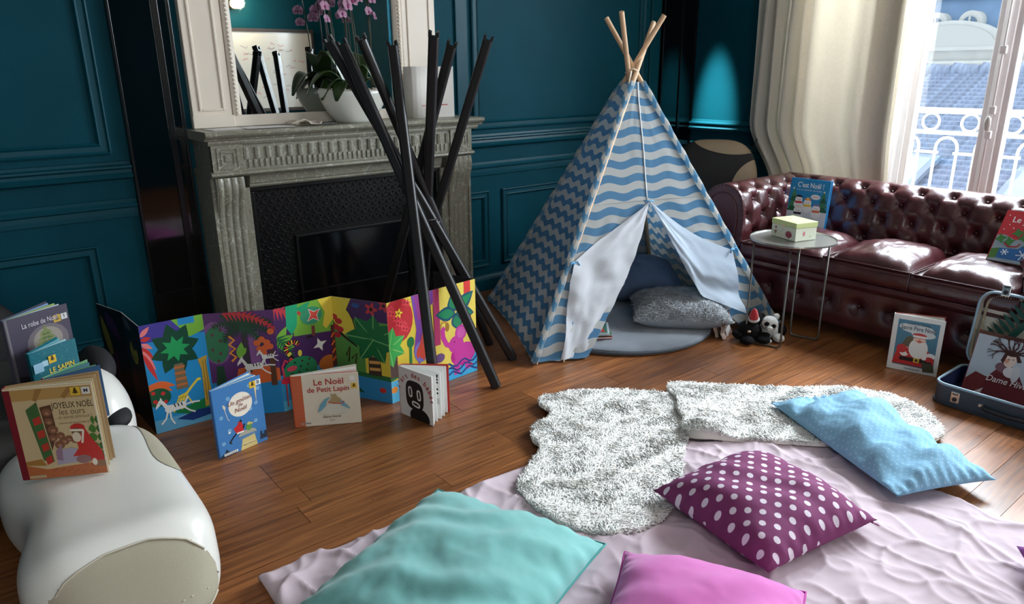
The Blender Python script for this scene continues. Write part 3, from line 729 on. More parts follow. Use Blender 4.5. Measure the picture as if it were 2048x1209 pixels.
# standing white card with curved left side
cd = thing('folded_card_display', 'white curved card display standing at the right end of the mantel', 'card', (2.16, 3.41, MT))
pts = [(-0.125,0.055),(-0.122,0.025),(-0.108,0.002),(-0.085,-0.010),(-0.06,-0.012),(-0.035,-0.008),(-0.022,-0.003)]
def wall_(u, v):
    k = u*(len(pts)-1); i = min(int(k), len(pts)-2); f = k-i; return (pts[i][0]+(pts[i+1][0]-pts[i][0])*f, pts[i][1]+(pts[i+1][1]-pts[i][1])*f, 0.262*v)
CARD = mat('white_card', (226, 222, 216), 0.55)
o = MB().grid(wall_, 24, 2).build('curved_panel', CARD, cd, smooth=True); o.modifiers.new('s', 'SOLIDIFY').thickness = 0.002
MB().obox((-0.022,-0.003), (0.055,0.006), 0.002, 0, 0.262).build('flat_panel', CARD, cd)
MB().obox((0.055,0.006), (0.145,-0.012), 0.002, 0, 0.262).build('flat_panel', CARD, cd)
f1 = Frame((-0.08,-0.0125,0), (1,0,0), (0,0,1), (0,-1,0)); b1 = Art(0.06, 0.1)
for q in range(7): b1.rect(0.3+0.09*q, 0.62, 0.36+0.09*q, 0.66+0.03*(q % 2), (206, 70, 60))
b1.build('small_red_print', f1, cd, off=0.0015)
d_ = Vector((0.09,-0.018,0)).normalized(); f2 = Frame((0.055,0.006,0), d_, (0,0,1), (d_.y,-d_.x,0)); b1.build('small_red_print', f2, cd, off=0.001)

# ================================================================ bundle of black rods
st = thing('rod_stand', 'bundle of crossed black channel rods standing in front of the fireplace', 'stand', (1.68, 2.75, 0))
ROD = mat('black_wood_rod', (21, 19, 21), 0.42, var=0.25, vscale=20); RODC = mat('rod_channel_black', (12, 11, 12), 0.5)
rods = [((1.999,2.517),(1.36,2.90,1.449),0), ((1.743,2.313),(1.371,2.80,1.434),0), ((2.032,2.749),(1.42,2.73,1.452),1), ((1.403,2.257),(1.572,2.75,1.428),0), ((1.771,2.968),(1.645,2.55,1.462),0), ((1.601,3.15),(1.75,2.58,1.428),0), ((1.70,3.10),(1.95,2.60,1.454),0)]
for (fx, fy), tp, rnd_ in rods:
    a = Vector((fx, fy, 0.004)); b = Vector(tp); ax = (b-a); L_ = ax.length; ax.normalize()
    # section: flat square back, half-round channel at the end; local frame with face towards the viewer
    toward = Vector((-0.62, -0.78, 0)); s1 = ax.cross(toward).normalized(); s2 = s1.cross(ax).normalized()
    w_, d_ = 0.0205, 0.017
    if rnd_: sec = [(w_*cos(t), d_*1.1*sin(t)) for t in [2*pi*i/16 for i in range(16)]]
    else: sec = [(-w_,-d_),(w_,-d_),(w_,d_*0.6),(w_*0.7,d_),(-w_*0.7,d_),(-w_,d_*0.6)]
    fn = lambda p, q, d: a+ax*d+s1*p+s2*q
    o = local(st, MB().prism(sec, 0, L_-0.012, fn).build('rod', ROD, None, bevel=0.0025))
    # notched top: two prongs left and right of the hollow
    for sg in (-1, 1):
        m = MB().prism([(sg*w_,-d_),(sg*w_,d_*0.9),(sg*w_*0.45,d_*0.9),(sg*w_*0.45,-d_)], 0, 1, lambda p, q, d: a+ax*(L_-0.0125+d*(0.0125+0.010*(abs(p)/w_)))+s1*p+s2*q)
        m.build('prong', ROD, o)
    MB().prism([(-w_*0.45,-d_*0.8),(w_*0.45,-d_*0.8),(w_*0.45,d_*0.8),(-w_*0.45,d_*0.8)], L_-0.013, L_-0.010, fn).build('hollow', RODC, o)
    MB().prism([(-0.016,-0.013),(0.016,-0.013),(0.016,0.013),(-0.016,0.013)], -0.003, 0.001, fn).build('rubber_foot', RODC, o)
c_ = Vector((1.655, 2.70, 0.70))
local(st, MB().tube([c_+Vector((0.05*cos(t), 0.05*sin(t), 0.004*sin(3*t))) for t in [2*pi*i/20 for i in range(20)]], 0.004, 6, closed=True).build('binding_ring', RODC, None, smooth=True))
MB().ellipsoid((0,0,0), (0.004,0.004,0.004), 8, 6).build('screw', mat('screw_steel', (150,150,155), 0.3, 1.0), st).location = (1.615-1.68, 2.52-2.75, 0.72)
# ================================================================ teepee
def stripe_mat(name, ca, cb, period, amp, wav, transl=0.68):
    m = bpy.data.materials.new(name); m.use_nodes = True; nt = m.node_tree; N = nt.nodes; L = nt.links; b = N['Principled BSDF']
    uv = N.new('ShaderNodeUVMap'); sp = N.new('ShaderNodeSeparateXYZ'); L.new(uv.outputs[0], sp.inputs[0])
    def mth(op, a, b_=None):
        n = N.new('ShaderNodeMath'); n.operation = op
        for i, x in enumerate((a, b_)):
            if x is None: continue
            if isinstance(x, (int, float)): n.inputs[i].default_value = x
            else: L.new(x, n.inputs[i])
        return n.outputs[0]
    s = mth('MULTIPLY', mth('SINE', mth('MULTIPLY', sp.outputs[0], 2*pi/wav)), amp)
    v = mth('FRACT', mth('DIVIDE', mth('ADD', sp.outputs[1], s), period))
    k = mth('LESS_THAN', v, 0.5)
    mx = N.new('ShaderNodeMix'); mx.data_type = 'RGBA'; mx.inputs[6].default_value = (*lin(ca), 1); mx.inputs[7].default_value = (*lin(cb), 1); L.new(k, mx.inputs[0])
    L.new(mx.outputs[2], b.inputs['Base Color']); b.inputs['Roughness'].default_value = 0.75
    t = N.new('ShaderNodeBsdfTranslucent'); L.new(mx.outputs[2], t.inputs[0]); ms = N.new('ShaderNodeMixShader'); ms.inputs[0].default_value = transl
    L.new(b.outputs[0], ms.inputs[1]); L.new(t.outputs[0], ms.inputs[2]); L.new(ms.outputs[0], N['Material Output'].inputs[0])
    return m
CW, CB = (228, 228, 224), (118, 172, 208)
STR1 = stripe_mat('tent_cotton_wave', CW, CB, 0.075, 0.012, 0.115)
STR2 = stripe_mat('tent_cotton_front', CW, CB, 0.088, 0.010, 0.17)
STR1R = stripe_mat('tent_cotton_wave_reverse', (230,232,234), (184,206,222), 0.075, 0.012, 0.115)
STR2R = stripe_mat('tent_cotton_front_reverse', (230,232,234), (184,206,222), 0.088, 0.010, 0.17)
LIN_ = mat('tent_lining_white', (232, 234, 238), 0.8, transl=0.45)
TIE = mat('tent_tie_blue', (96, 158, 200), 0.7)
tp = thing('teepee_tent', 'blue and white wavy striped teepee tent with wooden poles', 'tent', (3.01, 2.77, 0))
AP = Vector((3.022, 2.762, 1.30))
feet = dict(A=Vector((2.04, 2.405, 0)), B=Vector((2.46, 3.30, 0)), C=Vector((3.375, 1.99, 0)), E=Vector((3.62, 3.06, 0)))
POLE = mat('tent_pole_pine', (214, 178, 142), 0.5, var=0.12, vscale=10, stretch=(1,1,0.2))
offs = dict(A=Vector((0.0, -0.028, 0)), B=Vector((0.006, 0.024, 0)), C=Vector((0.022, -0.012, 0)), E=Vector((-0.02, 0.006, 0)))
tips = {}
for k, f_ in feet.items():
    p = AP+offs[k]; d = (p-f_).normalized(); top = p+d*0.335; tips[k] = top
    local(tp, MB().tube([f_+Vector((0,0,0.003)), top], 0.0135, 12).build('pole', POLE, None, smooth=False, bevel=0.002))
def cloth(P, nu, nv, name, ma, uvs, bulge=None, parent_local=True):
    # P(u,v)->Vector; uv in metres for the stripe print
    m = MB().grid(P, nu, nv); o = m.build(name, ma, None, smooth=True, fixn=False)
    ul = o.data.uv_layers.new(name='UVMap'); co = [uvs(i/nu, j/nv) for i in range(nu+1) for j in range(nv+1)]
    for lp in o.data.loops: ul.data[lp.index].uv = co[lp.vertex_index]
    s = o.modifiers.new('s', 'SOLIDIFY'); s.thickness = 0.0008; s.offset = -1; s.use_rim = False
    if ma in (STR1, STR2): o.data.materials.append(STR1R if ma is STR1 else STR2R); s.material_offset = 1
    return local(tp, o)
ZT = 1.255
def edge(k, t):           # point on the pole line, slightly outside, t 0 bottom .. 1 top of the cloth
    p = AP+offs[k]*0.5; f_ = feet[k]; q = f_+(p-f_)*(t*ZT/1.30); ctr = Vector((3.0, 2.77, q.z)); r = (q-ctr); r.z = 0
    return q+(r.normalized()*0.016 if r.length > 0.001 else Vector((0,0,0)))
def face(a, b, name, ma, bulge, seed, sway=0.0, hemz=0.012, push=0.0):
    ea, eb = feet[a], feet[b]; wd = (eb-ea).length
    nrm = (eb-ea).cross(Vector((0,0,1))).normalized()
    if nrm.dot((ea+eb)/2-Vector((3.0,2.77,0))) < 0: nrm = -nrm
    def P(u, v):
        p = edge(a, v).lerp(edge(b, v), u); s_ = sin(pi*u)*(1-v)**0.6
        w_ = bulge*s_*sin(pi*min(1, v*1.15+0.1))+0.006*fbm(u*3+seed, v*5, seed, 1.3)*s_+0.004*sin(u*30+v*9+seed)*s_*0.5
        w_ += push*s_
        p = p-nrm*w_; p.z = max(p.z, hemz)+0.02*sway*sin(pi*u)*(1-v)**4
        return p
    sl = (AP-(ea+eb)/2).length
    return cloth(P, 40, 60, name, ma, lambda u, v: ((u-0.5)*wd*(1-v*ZT/1.30), v*sl))
face('B', 'A', 'side_cloth', STR1, 0.030, 1.0, sway=1.0)
face('E', 'B', 'rear_cloth', STR2, 0.02, 2.0)
face('C', 'E', 'side_cloth', STR1, 0.02, 3.0, push=0.075)
# front: upper cloth with a centre seam, doorway below
A, C_ = 'A', 'C'
front_n = (feet['C']-feet['A']).cross(Vector((0,0,1))).normalized()
if front_n.y > 0: front_n = -front_n
VD = 0.535            # apex of the doorway along the cloth height
def fpt(u, v, dep=0.0):
    p = edge('A', v).lerp(edge('C', v), u); return p+front_n*dep
slen = (AP-(feet['A']+feet['C'])/2).length; fwid = (feet['C']-feet['A']).length
fuv = lambda u, v: ((u-0.5)*fwid*(1-v*ZT/1.30), v*slen)
def dfr(u, vv): return -0.022*sin(pi*u)*sin(pi*min(1, vv*1.2+0.12))-0.006*fbm(u*4, vv*7, 5.0, 1.4)*sin(pi*u)
def topP(u, v):
    vv = VD+(1-VD)*v
    return fpt(u, vv, dfr(u, vv))
cloth(topP, 44, 40, 'front_cloth', STR2, lambda u, v: fuv(u, VD+(1-VD)*v))
local(tp, MB().tube([fpt(0.5, VD+(1-VD)*t, dfr(0.5, VD+(1-VD)*t)+0.003) for t in [i/10 for i in range(11)]], 0.0035, 6).build('centre_seam', mat('seam_white', (232,234,236), 0.7), None, smooth=True))
# left and right door cloth: hem runs from the doorway apex to the tie on each pole, then hangs to the floor
def leftP(u, v):          # u 0 at the pole .. 1 at the doorway edge; v 0 floor .. 1 doorway apex height
    vv = VD*v*1.04
    e = 0.185+(0.5-0.185)*(v**1.02)           # doorway edge in fractions of the front width
    uu = u*e
    wr = 0.010*fbm(u*3, v*7, 9.0, 1.6)+0.008*sin(u*16+v*7)*(1-v)*sin(pi*u)
    p = fpt(uu, vv, dfr(uu, vv)+wr*sin(pi*min(1, u*0.9+0.05))*min(1, (1-v)*5)+0.035*u*(1-v)**2*sin(pi*u*0.5)-0.0035*v**12)
    p.z = max(p.z, 0.012); return p
cloth(leftP, 26, 50, 'door_flap', STR2, lambda u, v: fuv(u*(0.185+0.315*v), VD*v*1.04))
def leftL(u, v):          # folded-back white lining of the left flap
    vv = VD*(0.02+0.98*v); e = 0.185+(0.5-0.185)*((0.02+0.98*v)**1.02)
    w0 = e*0.97*((1-v)/0.37 if v > 0.63 else 1.0-0.45*((0.63-v)/0.63)**1.3)*(0.98)
    uu = e-w0*(1-u)
    p = fpt(uu, vv, 0.018+dfr(uu, vv)*0.6+0.010*sin(u*9+v*14)*(1-u)+0.012*fbm(u*2.5, v*6, 3.3, 1.5)); p.z = max(p.z, 0.014); return p
cloth(leftL, 18, 46, 'flap_lining', LIN_, lambda u, v: (u, v))
def rightP(u, v):
    vv = VD*v*1.04; e = 0.5+(0.86-0.5)*((1-v)**1.05); uu = e+(1-e)*u
    p = fpt(uu, vv, dfr(uu, vv)+0.008*fbm(u*3, v*6, 6.5, 1.5)*sin(pi*u)*min(1, (1-v)*5)-0.0035*v**12); p.z = max(p.z, 0.012); return p
cloth(rightP, 24, 46, 'door_flap', STR2, lambda u, v: fuv(0.5+0.36*(1-v)+(0.5-0.36*(1-v))*u, VD*v*1.04))
def rightL(u, v):         # white flap drawn across the right corner, tied up at the pole
    # spans doorway apex -> pole tie -> hanging tip
    a = fpt(0.5, VD, 0.012); b = fpt(0.965, VD*0.60, 0.03); c = fpt(0.86, 0.16*VD, 0.05); d = fpt(0.70, 0.30*VD, 0.028)
    top_ = a.lerp(b, u)+Vector((0,0,-0.035*sin(pi*u))); bot = (a.lerp(d, min(1, u*1.6)) if u < 0.625 else d.lerp(c, (u-0.625)/0.375))
    p = top_.lerp(bot, v)+front_n*(0.018*sin(v*9+u*5)*v*u+0.012*fbm(u*3, v*4, 8.8, 1.5)*v)
    return p
cloth(rightL, 36, 24, 'flap_lining', mat('tent_lining_sheer', (214, 226, 238), 0.8, transl=0.45), lambda u, v: (u, v))
for uu, vv in ((0.015, VD*0.63), (0.97, VD*0.60)):
    p = fpt(uu, vv, 0.022); m = MB()
    m.ellipsoid(p, (0.014, 0.012, 0.010), 8, 6)
    for sg in (-1, 1): m.tube([p, p+Vector((0.02*sg, -0.01, 0.008)), p+Vector((0.032*sg, -0.014, -0.012))], 0.004, 5)
    local(tp, m.build('tie', TIE, None, smooth=True))
p = fpt(0.5, VD, 0.008); local(tp, MB().tube([p+Vector((-0.03,0.01,0.004)), p+Vector((0,-0.005,0)), p+Vector((0.03,-0.005,-0.002))], 0.004, 6).build('tie', TIE, None, smooth=True))
# sleeve of each visible pole
for k, ma in (('A', STR1), ('C', STR1), ('B', STR1)):
    pts = [edge(k, t)+(front_n*0.006 if k != 'B' else Vector((-0.004,0,0))) for t in [i/24 for i in range(25)]]
    pts = [q if q.z > 0.016 else Vector((q.x, q.y, 0.018)) for q in pts]
    o = MB().tube(pts, [0.016+0.0025*sin(i*2.3) for i in range(25)], 10).build('pole_sleeve', ma, None, smooth=True)
    ul = o.data.uv_layers.new(name='UVMap')
    for lp in o.data.loops: ul.data[lp.index].uv = (0.03*(lp.vertex_index % 10), 0.052*(lp.vertex_index//10))
    local(tp, o)
rope = [AP+Vector((0.034*cos(t), 0.034*sin(t), 0.012+0.01*sin(2*t))) for t in [2*pi*i/18 for i in range(18)]]
local(tp, MB().tube(rope, 0.0045, 6, closed=True).build('cord', mat('cord_natural', (222, 206, 184), 0.8), None, smooth=True))
q = AP+Vector((-0.045,-0.035,0.01)); lo = [q+Vector((-0.016*sin(t)-0.008*(1-cos(t)), -0.012*sin(t), -0.034*(1-cos(t)))) for t in [2*pi*i/16 for i in range(16)]]
local(tp, MB().tube(lo, 0.0042, 6, closed=True).build('cord_loop', mat('cord_natural', (222, 206, 184), 0.8), None, smooth=True))
f_ = feet['A']+Vector((0.13,-0.05,0)); local(tp, MB().tube([f_+Vector((0,0,0.03)), f_+Vector((0.004,-0.012,0.016)), f_+Vector((-0.012,-0.022,0.006))], 0.004, 6).build('hem_cord', mat('cord_natural', (222, 206, 184), 0.8), None, smooth=True))

# ---------------------------------------------------------------- inside the tent
def cushion(name, label, loc, rot, w, d, h, ma, seed=0.0, wr=0.006, pinch=0.06, n=44, fl=1.0, piping=None, p=3.2, base=0.32, cat='cushion'):
    t = thing(name, label, cat, loc, rot)
    def outline(u, v):
        a, b = 2*u-1, 2*v-1
        x = a*w/2*(1-pinch*(1-b*b)*abs(a)**3); y = b*d/2*(1-pinch*(1-a*a)*abs(b)**3)
        return a, b, x, y
    def T(a, b): return ((1-abs(a)**p)*(1-abs(b)**p))**0.62
    def top(u, v):
        a, b, x, y = outline(u, v); k = T(a, b)
        g = wr*(fbm(x*4+seed, y*4-seed, seed, 1.4)*1.2+0.6*sin((x+y*0.6)*38+3*nz(x*5, y*5, seed)))*min(1, k*2.5)
        pk = 0.5*min(wr, 0.009)*sin(30*(a if abs(b) > abs(a) else b)+seed)*exp(-((1-max(abs(a), abs(b)))/0.12)**2)*min(1, k*6)
        return (x, y, h*base*fl+h*(1-base)*k+g+pk)
    def bot(u, v):
        a, b, x, y = outline(u, v); k = T(a, b); return (x, y, max(0.0, h*base*fl-h*base*min(1, k*1.5)))
    m = MB().grid(top, n, n); o = len(m.v); m.grid(bot, n, n, flip=True)
    bm = bmesh.new(); me = bpy.data.meshes.new('cushion_cover'); me.from_pydata(m.v, [], m.f); bm.from_mesh(me); bmesh.ops.remove_doubles(bm, verts=bm.verts, dist=0.0004); bmesh.ops.recalc_face_normals(bm, faces=bm.faces); bm.to_mesh(me); bm.free()
    me.materials.append(ma); me.polygons.foreach_set('use_smooth', [True]*len(me.polygons)); c = bpy.data.objects.new('cover', me); col.objects.link(c); c.parent = t
    if piping is not None:
        K = 20; pts = []
        for s_ in range(4):
            for i in range(K):
                q = i/K; uv = ((q, 0), (1, q), (1-q, 1), (0, 1-q))[s_]; a, b, x, y = outline(*uv); pts.append((x, y, h*base*fl))
        MB().tube(pts, 0.0035, 6, closed=True).build('seam_piping', piping, t, smooth=True)
    return t, top, outline
def tufts(name, ma, pts, parent, ln=(0.02, 0.04), r=0.004, lean=0.6, seed=1, segs=2, swirl=None):
    """fur: small bent spikes; pts = list of (position, normal)"""
    rn = random.Random(seed); V = []; Fc = []
    for p, nn in pts:
        p = Vector(p); nn = Vector(nn)
        a = rn.uniform(0, 2*pi)
        if swirl: a = swirl(p.x, p.y)+rn.gauss(0, 0.7)
        t1 = Vector((cos(a), sin(a), 0)); t1 = t1-nn*t1.dot(nn)
        L_ = rn.uniform(*ln); d1 = (nn+t1*lean*rn.uniform(0.6, 1.3)).normalized(); d2 = (nn*0.35+t1*lean*1.7).normalized()
        s1 = nn.orthogonal().normalized(); s2 = nn.cross(s1); o = len(V); rr = r*rn.uniform(0.7, 1.3); ph = rn.uniform(0, 2*pi)
        mid = p+d1*L_*0.55; tip = mid+d2*L_*0.6
        for q, k in ((p, 1.0), (mid, 0.75)):
            for j in range(3):
                an = ph+2*pi*j/3; V.append(tuple(q+(s1*cos(an)+s2*sin(an))*rr*k))
        V.append(tuple(tip))
        for j in range(3):
            j2 = (j+1) % 3; Fc += [(o+j, o+j2, o+3+j2, o+3+j), (o+3+j, o+3+j2, o+6)]
    me = bpy.data.meshes.new(name); me.from_pydata(V, [], Fc); me.materials.append(ma); me.polygons.foreach_set('use_smooth', [True]*len(me.polygons))
    ob = bpy.data.objects.new(name, me); col.objects.link(ob); ob.parent = parent; ob['kind'] = 'stuff'
    return ob
MATG = mat('grey_velvet_mat', (96, 106, 118), 0.75, var=0.18, vscale=9, sheen=0.4)
rm = thing('round_mat', 'round grey velvet floor mat inside the teepee', 'mat', (2.775, 2.575, 0.0))
def matS(u, v):
    a = 2*pi*u; r = 0.505*min(1, v/0.8) if v < 0.8 else 0.505
    prof = [(0.0,0.032),(0.2,0.034),(0.4,0.033),(0.485,0.031),(0.502,0.026),(0.505,0.016),(0.50,0.004),(0.48,0.0),(0.0,0.0)]
    k = v*(len(prof)-1); i = min(int(k), len(prof)-2); f = k-i; r = prof[i][0]+(prof[i+1][0]-prof[i][0])*f; z = prof[i][1]+(prof[i+1][1]-prof[i][1])*f
    return (r*cos(a), r*sin(a), z+(0.003*fbm(r*cos(a)*5, r*sin(a)*5, 2.0) if 0.02 < z else 0))
MB().grid(matS, 64, 24, wu=True).build('pad', MATG, rm, smooth=True)
MB().tube([(0.506*cos(2*pi*i/64), 0.506*sin(2*pi*i/64), 0.016) for i in range(64)], 0.004, 6, closed=True).build('edge_piping', mat('mat_piping', (74, 82, 92), 0.7), rm, smooth=True)
NAVY = mat('slate_blue_cotton', (78, 94, 118), 0.85, var=0.1, bump=0.15, bscale=300)
cushion('slate_blue_cushion', 'large slate blue cushion at the back of the teepee', (3.12, 2.80, 0.080), (radians(11), 0, radians(-36)), 0.58, 0.42, 0.17, NAVY, 3.1, 0.008)
FURG = mat('grey_fur', (204, 208, 212), 0.9, var=0.35, vscale=30, transl=0.3)
ft, ftop, fout = cushion('grey_fur_cushion', 'light grey fluffy fur cushion at the tent entrance', (2.985, 2.325, 0.036), (0, 0, radians(-45)), 0.50, 0.39, 0.15, mat('grey_fur_base', (150, 156, 164), 0.9), 5.5, 0.006)
pts = []; rn = random.Random(11)
for k in range(9000):
    u, v = rn.random(), rn.random(); p = Vector(ftop(u, v)); e = 0.01
    n_ = (Vector(ftop(min(1, u+e), v))-p).cross(Vector(ftop(u, min(1, v+e)))-p); n_ = n_.normalized() if n_.length > 0 else Vector((0,0,1))
    pts.append((p, n_))
tufts('fur', FURG, pts, ft, (0.012, 0.024), 0.0022, 0.9, 12, swirl=lambda x, y: atan2(y+0.1, x-0.02)+1.7)
cushion('small_cream_cushion', 'small cream cushion peeking out at the left inside the teepee', (2.74, 2.93, 0.036), (0, 0, radians(20)), 0.30, 0.28, 0.10, mat('cream_cotton', (190, 194, 190), 0.85, bump=0.1, bscale=200), 7.7, 0.004)
# three thin books lying inside on the mat
z = 0.036
for lab, cov, w_, h_, th, rz in (('red bound picture book at the bottom of the stack in the tent', (150, 40, 40), 0.22, 0.17, 0.012, -0.62), ('green picture book in the middle of the stack in the tent', (40, 120, 70), 0.21, 0.16, 0.010, -0.58), ('red and grey picture book on top of the stack in the tent', (178, 184, 190), 0.21, 0.17, 0.010, -0.75)):
    t = thing('picture_book', lab, 'book', (2.455, 2.475, z), (0, 0, rz), 'thin books stacked in the teepee')
    MB().box(-w_/2, w_/2, -h_/2, h_/2, 0, 0.0022).build('back_cover', mat('cover_%d_%d_%d' % cov, cov, 0.35), t)
    MB().box(-w_/2+0.003, w_/2-0.001, -h_/2+0.003, h_/2-0.003, 0.0022, th-0.0022).build('page_block', mat('page_238_236_228', (238,236,228), 0.7), t)
    MB().box(-w_/2, w_/2, -h_/2, h_/2, th-0.0022, th).build('front_cover', mat('cover_%d_%d_%d' % cov, cov, 0.35), t)
    a_ = Art(w_, h_)
    if cov[0] > 170: a_.rect(0.05,0.05,0.95,0.95,(60,110,90)); a_.poly([(0.1,0.1),(0.9,0.15),(0.8,0.75),(0.2,0.6)],(190,50,44)); a_.rect(0.2,0.66,0.8,0.86,(226,220,210))
    else: a_.rect(0.05,0.06,0.95,0.94,(70,140,110) if cov[1] > 100 else (190,70,50)); a_.ell(0.5,0.5,0.25,0.2,(230,210,120))
    a_.build('cover_illustration', Frame((-w_/2,-h_/2,th), (1,0,0), (0,1,0), (0,0,1)), t); z += th+0.0006
# crumpled paper packet beside the tent door
pk = thing('paper_packet', 'crumpled translucent paper packet with a white card beside the fur cushion', 'packet', (3.035, 2.075, 0.0), (0,0,0.25))
def pkS(u, v):
    a, b = u-0.5, v-0.5; x = a*0.13*(1-0.3*v)+0.012*nz(u*4, v*4, 1); y = b*0.05+0.02*nz(u*3, v*3, 7)
    return (x, y, 0.003+0.105*v+0.012*nz(u*5, v*5, 3)*(v > 0.02))
o = MB().grid(pkS, 14, 12).build('packet', mat('waxed_paper', (206, 182, 170), 0.45, transl=0.3), pk); o.modifiers.new('s', 'SOLIDIFY').thickness = 0.002
o = MB().grid(lambda u, v: ((u-0.5)*0.12*(1-0.3*v)+0.01*nz(u*4,v*4,5), 0.03+(v-0.5)*0.03+0.012*nz(u*3,v*3,9), 0.003+0.085*v), 12, 10).build('packet_back', mat('waxed_paper', (206, 182, 170), 0.45, transl=0.3), pk); o.modifiers.new('s', 'SOLIDIFY').thickness = 0.002
MB().box(-0.005, 0.045, -0.026, -0.0245, 0.012, 0.078).build('card', mat('white_paper', (232,226,222), 0.6), pk).rotation_euler = (0, -0.5, 0)
MB().tube([(-0.05,-0.01,0.09),(-0.06,-0.02,0.07),(-0.03,-0.03,0.10),(0.02,-0.02,0.11),(0.05,0,0.125)], 0.0025, 5).build('red_cord', mat('red_brown_cord', (120, 60, 50), 0.8), pk, smooth=True)
# ================================================================ folding jungle picture book on the floor
LH = 0.44
lp = thing('folding_picture_book', 'long accordion-fold jungle picture book standing open across the floor', 'book', (1.1, 2.7, 0))
folds = [(0.413,3.225),(0.466,3.036),(0.478,2.808),(0.703,2.803),(0.934,2.679),(1.186,2.697),(1.312,2.462),(1.552,2.498),(1.790,2.522)]
G1,G2,G3,G4 = (18,120,66),(22,86,56),(120,180,60),(34,160,90); PU,PU2 = (92,44,110),(70,34,92); BL,BL2 = (34,140,200),(30,104,168); YE = (232,206,70); RE = (206,52,50); OR = (224,104,50); BRN = (92,58,36); WH = (236,234,228); BK = (24,22,24); PK = (206,60,160)
panels = []
for i in range(8):
    p0, p1 = folds[i], folds[i+1]; w_ = sqrt((p1[0]-p0[0])**2+(p1[1]-p0[1])**2); panels.append(Art(w_, LH))
def zebra(a, x, y, s, flip=1):
    q = lambda pts: [(x+flip*px*s, y+py*s*a.w/a.h) for px, py in pts]
    a.poly(q([(0,0),(0.06,0.10),(0.2,0.09),(0.34,0.12),(0.44,0.08),(0.42,-0.05),(0.2,-0.06),(0.04,-0.08)]), WH)
    a.poly(q([(0.02,0.02),(-0.04,0.16),(-0.12,0.10),(-0.17,0.06),(-0.15,0.14),(-0.07,0.26),(0.0,0.22),(0.08,0.09)]), WH)
    for l in ([(0.06,-0.04),(0.0,-0.2),(-0.1,-0.3)], [(0.1,-0.05),(0.1,-0.22),(0.16,-0.36)], [(0.38,-0.02),(0.5,-0.14),(0.6,-0.2)], [(0.4,0.02),(0.56,0.04),(0.72,0.02)], [(0.42,0.07),(0.5,0.2)]): a.line(q(l), 0.035*s, WH)
    for k in (0.2, 0.27, 0.34): a.line(q([(k,0.10),(k+0.02,0.02)]), 0.025*s, BK)
    a.poly(q([(-0.06,0.24),(-0.05,0.32),(-0.01,0.24)]), WH); a.ell(x+flip*(-0.07)*s, y+0.17*s*a.w/a.h, 0.012*s, 0.012*s, BK, n=6)
# dark outer panels at the left
a = panels[0]; a.rect(0,0,1,1,(20,18,26)); a.leaf(0.1,0.9,0.4,0.4,0.12,(120,110,30)); a.leaf(0.3,0.95,0.8,0.7,0.14,(60,26,70)); a.poly([(0.2,0.5),(0.5,0.3),(0.6,0.6)],(70,20,50))
a = panels[1]; a.rect(0,0,1,1,(16,14,22)); a.ell(0.45,0.68,0.22,0.20,(150,140,40)); a.ell(0.5,0.76,0.12,0.1,(30,26,20)); a.leaf(0.05,0.95,0.5,0.9,0.1,(90,90,100)); a.leaf(0.2,0.2,0.3,0.55,0.1,(80,20,30)); a.rect(0.0,0,0.3,0.35,(24,16,22))
for k in range(7): a.ell(0.32+0.045*k,0.62+0.02*(k % 3),0.02,0.02,(40,34,14),n=6)
# panel 2: big star-leaf palm, giraffe, running zebra
a = panels[2]; a.rect(0,0,1,1,BL); a.rect(0,0.84,1,1,(70,60,150)); a.poly([(0.5,1),(1,1),(1,0.86),(0.75,0.82)],G3); a.rect(0.6,0.94,0.86,1,BL)
for k in range(6): a.leaf(0.0,0.9-0.03*k,0.16,0.98-0.10*k,0.04,RE if k % 2 else (238,130,130))
a.rect(0,0,1,0.12,(96,168,206)); a.poly([(0.3,0.16),(1,0.24),(1,0.14),(0.6,0.10)],G1); a.poly([(0.35,0.09),(0.7,0.13),(1,0.12),(1,0.06),(0.6,0.04)],(18,54,120))
for k in range(8): an = 2*pi*k/8+0.2; a.leaf(0.5,0.735,0.5+0.40*cos(an),0.735+0.24*sin(an),0.13,(16,70,50))
a.poly([(0.44,0.6),(0.58,0.6),(0.62,0.36),(0.42,0.36)],(120,104,80))
for k in range(4): a.rect(0.43,0.39+0.055*k,0.60,0.412+0.055*k,(190,110,60))
a.star(0.5,0.74,0.24,0.13,8,G4,0.1)
for k in range(7): an = 2.3+k*0.33; a.leaf(0.10,0.47,0.10+0.34*cos(an+1.6),0.47+0.16*sin(an+1.6),0.05,OR)
a.ell(0.12,0.33,0.20,0.17,G2)
for x, y in ((0.05,0.38),(0.2,0.36),(0.1,0.28),(0.22,0.28),(0.06,0.3)): a.ell(x,y,0.035,0.035,RE,n=10)
a.poly([(0.42,0.30),(0.56,0.32),(0.60,0.26),(0.44,0.25)],YE); a.line([(0.55,0.30),(0.66,0.36),(0.76,0.41)],0.04,YE); a.ell(0.79,0.415,0.04,0.025,YE)
for l in ([(0.45,0.26),(0.46,0.17)],[(0.5,0.26),(0.52,0.17)],[(0.58,0.27),(0.64,0.2)],[(0.43,0.28),(0.32,0.16)]): a.line(l,0.025,YE)
for k in range(6): a.ell(0.44+0.022*k,0.275+0.012*(k % 2),0.010,0.010,(90,80,20),n=5)
a.poly([(0.84,0.14),(0.98,0.15),(0.95,0.55),(0.98,0.62),(0.82,0.6),(0.86,0.5)],(186,150,56)); a.line([(0.88,0.2),(0.9,0.58)],0.012,(130,96,40)); a.line([(0.93,0.2),(0.94,0.58)],0.012,(130,96,40))
zebra(a,0.18,0.20,0.8)
